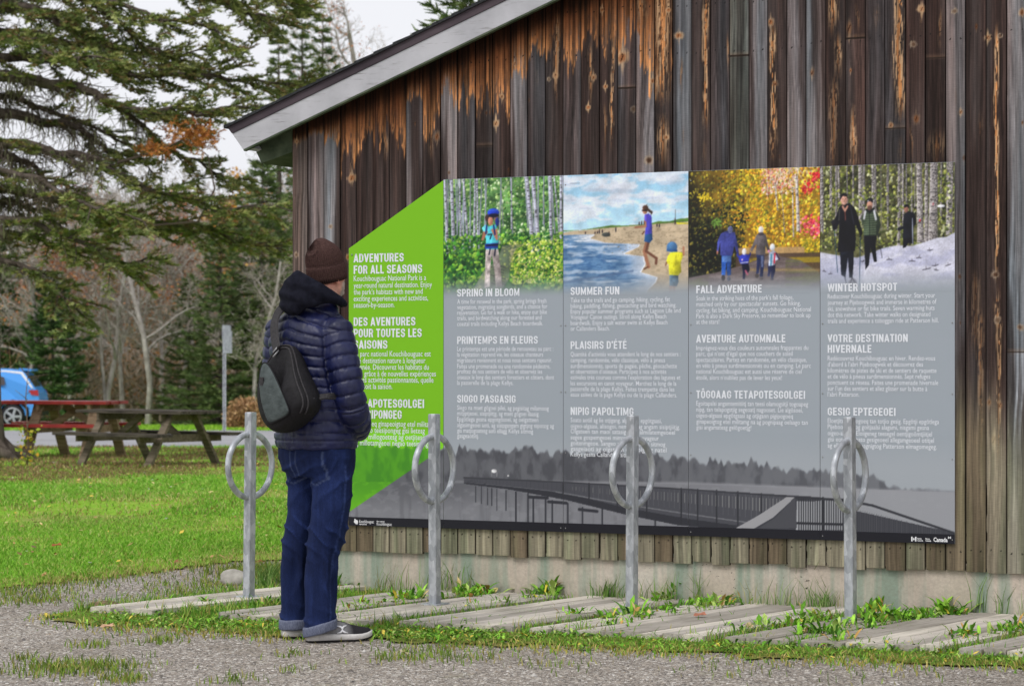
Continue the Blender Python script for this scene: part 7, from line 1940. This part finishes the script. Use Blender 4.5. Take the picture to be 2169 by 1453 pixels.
def put(o, px, Y, s, rz, lab, cat, group=None, sx=1.0):
    o.location = ((px - CX) / F * Y, Y, float(gz(0, Y)) - .05); o.rotation_euler = (0, 0, rz); o.scale = (s * sx, s * sx, s)
    return tag(o, lab, cat, group)
rs = np.random.RandomState(77)
used = set()
def place(proto, *a, **k):
    o = proto if proto.name not in used else copy_tree(proto)
    used.add(proto.name)
    return put(o, *a, **k)
SA, SB, SD = make_spruce(14, 1.75, 1, .62), make_spruce(9, 2.7, 2, 1.2), make_spruce(5, 1.7, 3, 1.3, [(80, 110, 62), (94, 124, 68), (66, 94, 54), (106, 130, 74)])
GS = 'spruces at the edge of the wood'
place(SA, 640, 84, 1.0, .3, 'tall slim spruce with a pointed top rising left behind the roof edge', 'tree', GS)
place(SA, 684, 86, 1.01, 2.1, 'tall slim spruce nearest the roof edge, second pointed top against the sky', 'tree', GS)
place(SA, 590, 80, .92, 4.0, 'tall spruce behind the dead orange twigs, left of the two pointed tops', 'tree', GS)
place(SB, 468, 72, .72, .7, 'dark broad spruce behind the thin grey sign post', 'tree', GS)
place(SB, 556, 73, .90, 2.9, 'dark spruce behind the tan dry bush and the barn corner', 'tree', GS)
place(SB, 400, 76, .52, 5.0, 'small dark spruce between the pale birch trunk and the sign post', 'tree', GS)
place(SD, 112, 73, .92, 1.0, 'young bushy spruce just right of the blue car', 'tree', GS)
place(SD, 20, 80, 1.25, 5.1, 'young spruce behind the roof of the blue car', 'tree', GS)
SE = make_spruce(9.6, 2.5, 9, 1.0)
put(SE, 1000, 41, 1.0, .5, 'spruce standing behind the barn, its boughs showing above the roof slope', 'tree')

BA, BB, BC = make_bare(7.2, 11, 2600, ORG, 'autumn_tree'), make_bare(7.8, 12), make_bare(6.6, 13, 4600, ORG, 'autumn_tree', .5)
BF = make_bare(6.4, 14, 700, ORG, 'autumn_tree', .45, .05, None, True)
BY = make_bare(8.4, 15, 6500, YEL, 'autumn_tree', .40, .06)
BT = make_bare(14.6, 16, 1600, ORG, 'autumn_tree', .34, .05)
GA = 'leaf-losing trees in the wood'; GB = 'bare trees in the wood'
place(BF, 225, 74, 1.0, 1.4, 'forked pale grey tree with few orange leaves above the dark table', 'tree', GA)
place(BB, 312, 73, .95, .2, 'straight pale trunk of a bare tree behind the right half of the dark table', 'tree', GB)
place(BY, 575, 90, 1.0, .4, 'tree with yellow orange leaves beside the barn corner', 'tree', GA)
place(BT, 800, 92, 1.0, 0.6, 'tall nearly bare tree rising behind the middle of the roof slope', 'tree', GA)
place(BT, 862, 96, .97, 2.6, 'tall nearly bare tree rising right behind the roof slope beside the spruce boughs', 'tree', GA)
place(BB, 40, 73, .82, 2.2, 'bare grey tree with crooked limbs behind the blue car', 'tree', GB)
place(BB, 548, 71, .66, 3.7, 'small crooked bare tree right above the tan dry bush', 'tree', GB)
for px, Y, s, rz, pr in [(-60, 84, 1.0, 0, BA), (80, 79, .95, 1, BA), (150, 76, .85, 2.6, BC), (190, 92, 1.12, 4, BA), (262, 77, .88, .5, BC), (345, 78, .92, 3.3, BA), (430, 94, 1.15, 2, BC), (505, 92, 1.1, 5, BA), (120, 96, 1.2, 4.4, BC), (285, 97, 1.25, 1.8, BC)]:
    place(pr, px, Y, s, rz, 'grey twiggy tree with scattered orange leaves in the wood beyond the car park', 'tree', GA)
for px, Y, s, rz in [(-20, 92, 1.1, 1.1), (60, 81, .9, 3.1), (100, 86, 1.0, 5.3), (205, 86, 1.05, 2.0), (245, 95, 1.2, 4.2), (365, 79, .9, 1.6), (385, 93, 1.15, .3), (470, 88, 1.0, 3.0), (525, 98, 1.2, .9), (610, 92, 1.1, 2.2)]:
    place(BB, px, Y, s, rz, 'bare grey tree without leaves standing in the wood beyond the car park', 'tree', GB)

# ---- thicket under the trees and the wood beyond: masses nobody could count
mb = MB(); n = 34000
Y = rs.uniform(78, 96, n); px = rs.uniform(-900, 900, n); X = (px - CX) / F * Y
z0 = gz(X, Y); zz = rs.rand(n) ** 1.3 * 2.4 * (.4 + 1.2 * fbm(X * .35, Y * .2, 29, 3))
A = np.stack([X, Y, z0 + zz * .7], -1); dz = rs.uniform(.3, .9, n); B = A + np.stack([rs.normal(0, .5, n), rs.normal(0, .3, n), dz], -1)
cl = fbm(X * .5, Y * .5, 5, 3)
pal = s2l(np.array([(170, 156, 138), (150, 138, 124), (186, 172, 156), (122, 116, 98), (174, 138, 104)]) / 255.)
ribbons(mb, A, B, .035, .014, pal[rs.randint(0, 5, n)] * rs.uniform(.7, 1.2, n)[:, None], rs)
m = rs.rand(n) < .55
specks(mb, B[m] + rs.normal(0, .15, (m.sum(), 3)), .07, s2l(np.array([(150, 110, 74), (172, 124, 80), (92, 96, 60), (120, 104, 76), (74, 84, 52)]) / 255.)[rs.randint(0, 5, m.sum())] * rs.uniform(.7, 1.2, m.sum())[:, None], rs)
o = mb.build('undergrowth', M_TWIGS); o['kind'] = 'stuff'
mb = MB(); n = 72000
Y = rs.uniform(99, 128, n); px = rs.uniform(-1300, 1600, n); X = (px - CX) / F * Y
top = 5.2 + 3.2 * fbm(X * .22, Y * .02, 15, 3) + .012 * np.clip(px - 380, 0, 500)
zz = rs.rand(n) ** .8 * top
A = np.stack([X, Y, -.9 + zz * .93], -1); B = A + np.stack([rs.normal(0, .6, n), rs.normal(0, .35, n), rs.uniform(.1, 1.0, n)], -1)
pal = s2l(np.array([(182, 174, 164), (164, 155, 145), (196, 188, 178), (148, 137, 126), (198, 160, 126), (126, 130, 104)]) / 255.)
ribbons(mb, A, B, .055, .022, pal[rs.randint(0, 6, n)] * rs.uniform(.8, 1.15, n)[:, None], rs)
m = rs.rand(n) < .5
specks(mb, B[m] + rs.normal(0, .2, (m.sum(), 3)), .09, s2l(np.array([(186, 134, 92), (198, 148, 104), (150, 128, 106), (104, 108, 78), (136, 124, 112)]) / 255.)[rs.randint(0, 5, m.sum())] * rs.uniform(.7, 1.2, m.sum())[:, None], rs)
for k in range(220):
    x, y = (rs.uniform(-1300, 1600) - CX) / F * 110, rs.uniform(99, 126); h_ = rs.uniform(5, 9)
    mb.tube([(x, y, -1), (x + rs.normal(0, .2), y, h_ * .5), (x + rs.normal(0, .4), y, h_)], [.10, .07, .02], 5, 0, True, False, pal[rs.randint(0, 3)])
o = mb.build('far_wood', M_TWIGS); o['kind'] = 'stuff'

# ---- the big old spruce whose boughs hang in from the left
YS = 36.0
near = thing('spruce_tree', ((-52 - CX) / F * YS, YS, float(gz(0, YS))), 0, 'large old spruce at the left edge whose long boughs reach across the sky', 'tree')
NB = np.array(near.location)
def SP(px, py, dy=0.0): return np.array(at(px, py, YS + dy)) - NB
mbw, mbn, mbd, mbo, mbl = MB(), MB(), MB(), MB(), MB()
H0 = 13.0
mbw.tube([(0, 0, -.3), (0, 0, .15), (.02, 0, .8), (0, .05, 4), (.05, 0, 8), (0, 0, H0)], [.62, .46, .36, .31, .2, .03], 12)
for a, l in ((.1, 1.0), (-.5, .9), (-1.2, .8), (.8, .7)):      # root flare
    d = np.array((math.cos(a), math.sin(a), 0)); mbw.tube([d * .2 + (0, 0, .35), d * .5 + (0, 0, .12), d * l + (0, 0, -.06)], [.16, .11, .03], 7)
LIMBS = [  # path in photo pixels and depth offset, radius, start of foliage, side length, twig droop
 ([(-60, 20, 0), (50, 12, -.2), (120, 38, -.4), (185, 82, -.5), (245, 108, -.6)], .075, .05, .75, .2),
 ([(-60, -90, 0), (100, -60, .3), (200, 5, .5), (280, 72, .7), (350, 128, .9), (420, 150, 1.0)], .05, .30, .45, .35),
 ([(-60, 120, 0), (80, 118, .2), (230, 145, .5), (390, 168, .7), (540, 172, .8), (700, 176, .9)], .07, .05, .95, .15),
 ([(-60, 158, 0), (60, 165, -.3), (150, 185, -.5), (250, 226, -.7), (340, 240, -.8), (450, 228, -.9), (630, 232, -1.0)], .09, .42, .85, .1),
 ([(-60, 238, 0), (40, 243, .2), (120, 262, .4), (185, 285, .5), (235, 322, .6), (330, 350, .7)], .085, .62, .5, .4),
 ([(-60, 300, 0), (50, 305, -.3), (130, 324, -.5), (205, 345, -.6), (310, 398, -.7), (430, 432, -.8), (600, 440, -.8)], .08, .50, .85, .15),
 ([(-60, 315, 0), (20, 325, .4), (60, 345, .6), (105, 384, .8), (170, 420, 1.0)], .06, .7, .4, .3),
 ([(-60, 395, 0), (90, 412, .2), (240, 452, .3), (350, 470, .4), (470, 505, .5), (600, 520, .6)], .06, .25, .85, .15),
 ([(-60, 455, 0), (70, 470, -.4), (150, 500, -.7), (235, 545, -.9), (330, 560, -1.0)], .05, .15, .75, .25),
 ([(-60, 535, 0), (50, 560, -.2), (110, 600, -.4), (150, 640, -.5), (165, 690, -.6)], .04, .2, .55, .3),
 ([(-60, -230, 0), (150, -170, .2), (320, -60, .3), (450, 10, .4), (560, 38, .5), (640, 22, .6)], .07, .30, .75, .2),
 ([(-60, -60, 0), (60, -40, -.5), (170, -10, -.8), (300, 20, -1.0), (420, 60, -1.2), (500, 100, -1.3)], .05, .2, .55, .3),
 ([(-60, -330, 0), (120, -260, -.3), (300, -150, -.5), (480, -40, -.7), (590, 0, -.7), (650, -20, -.7)], .06, .3, .7, .2),
 ([(-60, 200, 0), (30, 205, .6), (120, 235, 1.1), (260, 300, 1.6), (400, 320, 2.0)], .05, .55, .5, .3),
 ([(-60, 60, 0), (60, 70, .5), (160, 88, 1.0), (290, 110, 1.3), (450, 120, 1.6)], .05, .25, .6, .2),
 ([(-60, 420, 0), (10, 425, .7), (100, 440, 1.3), (190, 470, 1.8), (300, 500, 2.2)], .045, .45, .6, .25),
 ([(-60, 70, 0), (40, 85, -.9), (130, 110, -1.5), (240, 130, -2.0)], .045, .1, .6, .25),
 ([(-60, 480, 0), (30, 490, .8), (110, 510, 1.4), (200, 540, 1.8)], .04, .15, .6, .35),
 ([(-60, 5, 0), (20, 0, .9), (90, 30, 1.5), (200, 40, 2.2)], .04, .2, .6, .25),
 ([(250, 226, -.7), (340, 300, -.4), (430, 350, -.2), (520, 380, .2)], .03, .2, .5, .4),
 ([(-60, 345, 0), (60, 372, -.9), (170, 420, -1.4), (300, 470, -1.9)], .045, .5, .6, .25),
]
rs = np.random.RandomState(42)
TA, TB = [], []
for path, r0, f0, sl, droop in LIMBS:
    P = np.array([SP(a, b, c) for a, b, c in path]); t = np.arange(len(P)); tt = np.linspace(0, len(P) - 1, 40)
    Q = np.stack([np.interp(tt, t, P[:, i]) for i in range(3)], -1)
    for _ in range(4): Q[1:-1] = (Q[:-2] + 2 * Q[1:-1] + Q[2:]) / 4
    Q += np.stack([fbm(tt * 2.1 + r0 * 99, tt * 0 + i, 3 + i, 3) - .5 for i in range(3)], -1) * .30 * np.linspace(.15, 1, 40)[:, None]
    mbw.tube(Q, np.linspace(r0, .010, 40) + .012 * (1 - np.linspace(0, 1, 40)), 7, 0, True, False)
    seg = np.linalg.norm(np.diff(Q, axis=0), axis=1).sum()
    nsec = int(seg / .072)
    for q in range(nsec):
        u = (q + rs.rand()) / nsec; k = min(int(u * 39), 38); p = Q[k] + (Q[k + 1] - Q[k]) * (u * 39 - k)
        d = unit(Q[min(k + 3, 39)] - Q[max(k - 3, 0)])
        side = unit(np.cross(d, (0, 0, 1))) * (1 if q % 2 else -1)
        fol = u > f0 * rs.uniform(.75, 1.2) or rs.rand() < .22
        l = sl * (.35 + 1.0 * math.sin(math.pi * min(1, max(.12, (u - f0 * .6) / (1.02 - f0 * .6))))) * rs.uniform(.55, 1.1)
        if not fol: l *= .9
        dv = unit(d * rs.uniform(.5, 1.1) + side * rs.uniform(.5, 1.1) + np.array((0, 0, rs.uniform(-droop - .25, .22))))
        n = 6; S = [p]; dd = dv.copy()
        for _ in range(n):
            dd = unit(dd + rs.normal(0, .12, 3) + np.array((0, 0, .02 if fol else -.03))); S.append(S[-1] + dd * l / n)
        S = np.array(S)
        mbw.tube(S[[0, 3, 6]], [.013, .009, .004], 4, 0, True, False)
        if fol:
            nt = int(l / .050) + 3
            for z in range(nt):
                uu = (z + rs.rand()) / nt
                if uu < .12: continue
                kk = min(int(uu * n), n - 1); pp = S[kk] + (S[kk + 1] - S[kk]) * (uu * n - kk)
                sd = unit(np.cross(dd, (0, 0, 1))) * (1 if z % 2 else -1)
                e = unit(dd * .8 + sd * rs.uniform(.3, 1.0) + np.array((0, 0, rs.uniform(-.45, .25)))) * rs.uniform(.09, .22) * (1.15 - .5 * uu)
                TA.append(pp); TB.append(pp + e)
            TA.append(S[-2]); TB.append(S[-1])
        else:                                            # dead inner twigs with a little beard lichen
            for z in range(11):
                pp = S[rs.randint(1, 7)]; e = unit(rs.normal(size=3) + dd * .7 + np.array((0, 0, -.3))) * rs.uniform(.15, .5)
                mbd.tube([pp, pp + e * .5 + rs.normal(0, .02, 3), pp + e], [.006, .005, .003], 3, 0, True, False, s2l(np.array((112, 100, 92)) / 255.))
            if rs.rand() < .5:
                k2 = 7; a = S[rs.randint(1, 7, k2)] + rs.normal(0, .03, (k2, 3)); b = a + np.stack([rs.normal(0, .03, k2), rs.normal(0, .03, k2), -rs.uniform(.08, .28, k2)], -1)
                ribbons(mbl, a, b, .022, .008, s2l(np.array((150, 150, 118)) / 255.) * rs.uniform(.8, 1.15, k2)[:, None], rs)
needles(mbn, np.array(TA), np.array(TB), 17, .058, .020, [(136, 148, 84), (154, 162, 94), (108, 122, 70), (174, 180, 118), (130, 144, 92), (156, 152, 94), (116, 132, 78), (146, 126, 88)], rs, .75)
# a stray dead bough with orange needles
OA, OB = [], []
for cx_, cy_, n, sx_, sy_ in [(395, 285, 150, 48, 22), (425, 300, 70, 26, 14), (330, 318, 60, 34, 9), (440, 280, 40, 20, 16)]:
    for z in range(n):
        p = SP(cx_ + rs.normal(0, sx_ * .55), cy_ + rs.normal(0, sy_ * .55), rs.normal(-1.2, .25)); OA.append(p); OB.append(p + unit(rs.normal(size=3) + np.array((.6, 0, .3))) * rs.uniform(.07, .16))
needles(mbo, np.array(OA), np.array(OB), 12, .045, .016, [(198, 132, 72), (184, 116, 64), (208, 150, 88), (170, 106, 62)], rs, .7)
mbd.tube([SP(250, 345, -.7), SP(330, 322, -1.0), SP(380, 300, -1.15), SP(440, 275, -1.2)], [.025, .018, .012, .005], 5, 0, True, False, s2l(np.array((104, 92, 84)) / 255.))
mbd.tube([SP(300, 480, -.7), SP(420, 470, -.9), SP(455, 400, -1.1), SP(440, 330, -1.2), SP(400, 300, -1.2)], [.02, .018, .014, .010, .005], 5, 0, True, False, s2l(np.array((104, 92, 84)) / 255.))
mbw.build('trunk', M_BARK, near); mbn.build('crown', M_NEEDLE, near); mbd.build('dead_twigs', M_TWIGS, near); mbl.build('lichen', M_TWIGS, near)
mbo.build('dead_bough', M_NEEDLE, near)['label'] = 'bough of dead orange needles'

# ---- tan dry bush, sapling
t = thing('dry_bush', ((520 - CX) / F * 66, 66, float(gz(0, 66))), 0, 'rounded tan dry bush at the edge of the car park, left of the man', 'bush')
mb = MB(); n = 2600
a = unit(rs.normal(size=(n, 3))); a[:, 2] = np.abs(a[:, 2]); rr = rs.rand(n)[:, None] ** .4
B = a * rr * np.array((.62, .6, .98)) * (.75 + .4 * fbm(a[:, 0] * 2, a[:, 1] * 2 + a[:, 2], 3, 2)[:, None]); A = B * .62
ribbons(mb, A, B, .03, .014, s2l(np.array([(176, 144, 108), (160, 128, 96), (196, 164, 126)]) / 255.)[rs.randint(0, 3, n)] * rs.uniform(.8, 1.15, n)[:, None], rs)
specks(mb, B + rs.normal(0, .04, B.shape), .045, s2l(np.array([(184, 146, 106), (166, 126, 88), (204, 168, 126)]) / 255.)[rs.randint(0, 3, n)] * rs.uniform(.8, 1.15, n)[:, None], rs)
mb.build('dry_twigs', M_TWIGS, t)
t = thing('sapling', ((56 - CX) / F * 31, 31, float(gz(0, 31))), 0, 'thin sapling with a few yellow green leaves in front of the red table', 'sapling')
mb = MB(); mb.tube([(0, 0, -.05), (.02, 0, .4), (-.01, 0, .9), (.03, 0, 1.3)], [.012, .010, .007, .003], 5)
for k in range(10):
    z = rs.uniform(.45, 1.2); d = unit(rs.normal(size=3) * (1, 1, .3) + np.array((0, 0, .5))); mb.tube([(0.01, 0, z), np.array((.01, 0, z)) + d * rs.uniform(.15, .4)], [.005, .002], 4)
mb.build('stem', noisy('sapling_stem', rgb(96, 78, 68), rgb(126, 106, 94), 30), t)
mb = MB(); n = 90; P = np.stack([rs.normal(0, .08, n), rs.normal(0, .08, n), rs.uniform(.05, .55, n) ** 1.0], -1)
specks(mb, P, .032, s2l(np.array([(150, 166, 60), (186, 176, 66), (120, 144, 54), (206, 166, 60)]) / 255.)[rs.randint(0, 4, n)], rs); mb.build('leaves', M_LEAVES, t)

# ---- picnic tables
def wood(name, a, b): return noisy(name, a, b, 10, (.25, 3, 3), .85, .2, .3)
def table(name, px, Y, rz, s, Lt, mt, ms, mfr, fx, lab):
    t = thing(name, ((px - CX) / F * Y, Y, float(gz(0, Y)) - .01), rz, lab, 'picnic table'); t.scale = (s, s, s)
    mb = MB()
    for k in range(5): mb.box(((k % 2) * .01, -.30 + k * .15, .735), (Lt, .138, .04))
    mb.build('tabletop', mt, t)
    for sg in (-1, 1):
        mb = MB()
        for k in range(2): mb.box((.01 * k, sg * (.56 + .145 * k), .445), (Lt, .135, .04))
        mb.build('seat', ms, t)
    for x in fx:
        sx = 1 if x > 0 else -1
        mb = MB(); mb.box((x, 0, .395), (.04, 1.42, .10)); mb.build('seat_beam', mfr, t)
        mb = MB(); mb.box((x, 0, .67), (.04, .70, .09)); mb.build('top_beam', mfr, t)
        for sg in (-1, 1):
            mb = MB(); mb.beam((x + sx * .041, sg * .64, -.03), (x + sx * .041, sg * .20, .715), .04, .13, (1, 0, 0)); mb.build('leg', mfr, t)
        mb = MB(); mb.beam((x - sx * .025, 0, .42), (x - sx * .5, 0, .70), .085, .04, (0, 1, 0)); mb.build('brace', mfr, t)
    return t
M_GREYWOOD = wood('weathered_dark_wood', rgb(48, 43, 40), rgb(92, 84, 76)); M_FRAMEW = wood('weathered_table_frame', rgb(88, 79, 66), rgb(126, 114, 98))
M_RED = Mat('red_paint', .5, .35); M_RED.color(M_RED.ramp(M_RED.noise(6, 4), [(.3, rgb(136, 38, 38)), (.7, rgb(168, 56, 52))])); M_RED = M_RED.m
M_BROWNW = wood('brown_table_frame', rgb(112, 92, 72), rgb(156, 134, 110))
table('picnic_table', 314, 32.3, R(-40), 1.0, 2.06, M_GREYWOOD, M_GREYWOOD, M_FRAMEW, (-.6, .62), 'weathered dark grey wooden picnic table on the lawn, left of the man')
table('picnic_table', 118, 37.2, R(-14), 1.16, 1.72, M_RED, M_RED, M_BROWNW, (-.10, .62), 'red topped picnic table with brown legs in front of the blue car')

# ---- road sign seen edge-on
t = thing('sign_post', ((478 - CX) / F * 58, 58, float(gz(0, 58))), 0, 'thin galvanized post with a small sign plate seen edge-on, by the car park', 'sign post')
mb = MB(); mb.box((-.03, 0, 1.22), (.075, .075, 2.56))
post = mb.build('post', M_GALV, t)
mb = MB()
for k in range(48): mb.tube([(-.03, -.0385, .1 + k * .05), (-.03, -.0395, .1 + k * .05)], [.016, .016], 8)
o = mb.build('holes', Mat('dark_hole', .9, .1).color(rgb(70, 72, 76)).m, post)
for z0, h_, dx in ((1.96, .52, .055), (2.30, .32, .03)):
    mb = MB(); mb.box((dx, -.055 - (z0 - 1.9) * .05, z0 + .22 - (.1 if h_ < .4 else 0)), (.40, .012, h_), Matrix.Rotation(R(68), 3, 'Z')); mb.build('sign_plate', M_GALV, t)

# ---- blue car
YC = 68.0
car = thing('parked_car', ((93 - CX) / F * YC, YC, float(gz(0, YC)) + .01), R(3), 'bright blue small SUV parked at the left edge behind the red table', 'car')
M_BLUE = Mat('blue_car_paint', .28, .5).color(rgb(66, 156, 240)); M_BLUE.b.inputs['Coat Weight'].default_value = .5; M_BLUE = M_BLUE.m
M_GLASS = Mat('car_glass', .12, .5).color(rgb(70, 66, 70)).m
M_BLK = Mat('black_trim', .6, .3).color(rgb(24, 24, 27)).m
M_SILV = Mat('silver_trim', .35, .5, .3).color(rgb(214, 216, 220)).m
M_TAIL = Mat('tail_lens', .25, .5).color(rgb(170, 26, 34)).m
M_RIM = Mat('alloy_rim', .35, .5, .5).color(rgb(186, 188, 194)).m
def wdt(z): return .90 - .20 * np.clip((z - 1.0) / .62, 0, 1)
prof = [(-.05, .36), (.0, .52), (.0, .80), (-.04, 1.00), (-.13, 1.10), (-.40, 1.50), (-.50, 1.585), (-.85, 1.635), (-1.6, 1.66), (-2.4, 1.62), (-2.75, 1.50), (-3.35, 1.10), (-3.6, 1.06), (-4.15, .96), (-4.32, .82), (-4.36, .55), (-4.30, .36)]
def arch(cx0, n=9): return [(cx0 + .37 * math.cos(a), .36 + .37 * math.sin(a)) for a in np.linspace(math.pi, 0, n)]
prof2 = prof + [(-3.85, .30)] + arch(-3.45) + [(-3.0, .28), (-1.2, .28)] + arch(-.72) + [(-.27, .34)]
rings = []
for f in (-1, -.97, 0, .97, 1):
    ins = .985 if abs(f) == 1 else 1.0
    rings.append([(-2.18 + (x + 2.18) * ins, f * wdt(z), .9 + (z - .9) * ins) for x, z in prof2])
mb = MB(); mb.loft(np.array(rings), 0, False); mb.build('body', M_BLUE, car)
def sidequad(pts, m, name, off=.004):
    for sg in (-1, 1):
        mb = MB(); V = [(x, sg * (wdt(z) + off), z) for x, z in pts]; mb.add(V + [(x, sg * (wdt(z) - .02), z) for x, z in pts], [np.arange(len(pts)) if sg > 0 else np.arange(len(pts))[::-1]] + [np.array((i, (i + 1) % len(pts), (i + 1) % len(pts) + len(pts), i + len(pts))) for i in range(len(pts))])
        mb.build(name, m, car)
sidequad([(-.93, 1.20), (-.98, 1.46), (-1.50, 1.52), (-1.50, 1.16)], M_GLASS, 'window')
sidequad([(-1.56, 1.15), (-1.56, 1.525), (-2.30, 1.53), (-2.34, 1.13)], M_GLASS, 'window'); sidequad([(-2.40, 1.13), (-2.38, 1.525), (-2.68, 1.42), (-3.10, 1.12)], M_GLASS, 'window')
sidequad([(-.17, 1.11), (-.22, 1.11), (-.53, 1.50), (-.95, 1.555), (-2.4, 1.57), (-2.4, 1.605), (-.95, 1.60), (-.48, 1.555)], M_SILV, 'roof_trim', .006)
sidequad([(-.27, .36), (-.29, .56), (-.45, .74), (-.72, .80), (-.99, .74), (-1.15, .56), (-1.17, .34), (-1.10, .34), (-1.08, .52), (-.95, .66), (-.72, .72), (-.49, .66), (-.36, .52), (-.34, .36)], M_BLK, 'wheel_arch_trim', .010)
sidequad([(-.02, .90), (-.045, 1.06), (-.30, 1.06), (-.22, .93)], M_TAIL, 'tail_light', .010)
mb = MB(); mb.box((-.27, 0, 1.30), (.03, 1.30, .36), Matrix.Rotation(R(-34), 3, 'Y')); mb.build('rear_window', M_GLASS, car)
mb = MB(); mb.box((-.42, 0, 1.615), (.34, 1.30, .045), Matrix.Rotation(R(6), 3, 'Y')); mb.build('spoiler', M_BLUE, car)
mb = MB(); mb.box((-.0, 0, .46), (.06, 1.6, .22)); mb.build('bumper', M_BLK, car)
for x in (-.72, -3.45):
    for sg in (-1, 1):
        mb = MB(); mb.tube([(x, sg * .66, .34), (x, sg * .70, .34), (x, sg * .86, .34), (x, sg * .89, .34)], [.31, .34, .34, .31], 28); wl = mb.build('wheel', M_BLK, car)
        mb = MB()
        for k in range(5):
            a = k * 2 * math.pi / 5; mb.beam((x, sg * .905, .34), (x + .22 * math.cos(a), sg * .90, .34 + .22 * math.sin(a)), .06, .03, (0, 1, 0))
        mb.tube([(x + .225 * math.cos(a), sg * .90, .34 + .225 * math.sin(a)) for a in np.linspace(0, 2 * math.pi, 28, endpoint=False)], .022, 6, 0, True, False, None, True)
        mb.build('rim', M_RIM, wl)
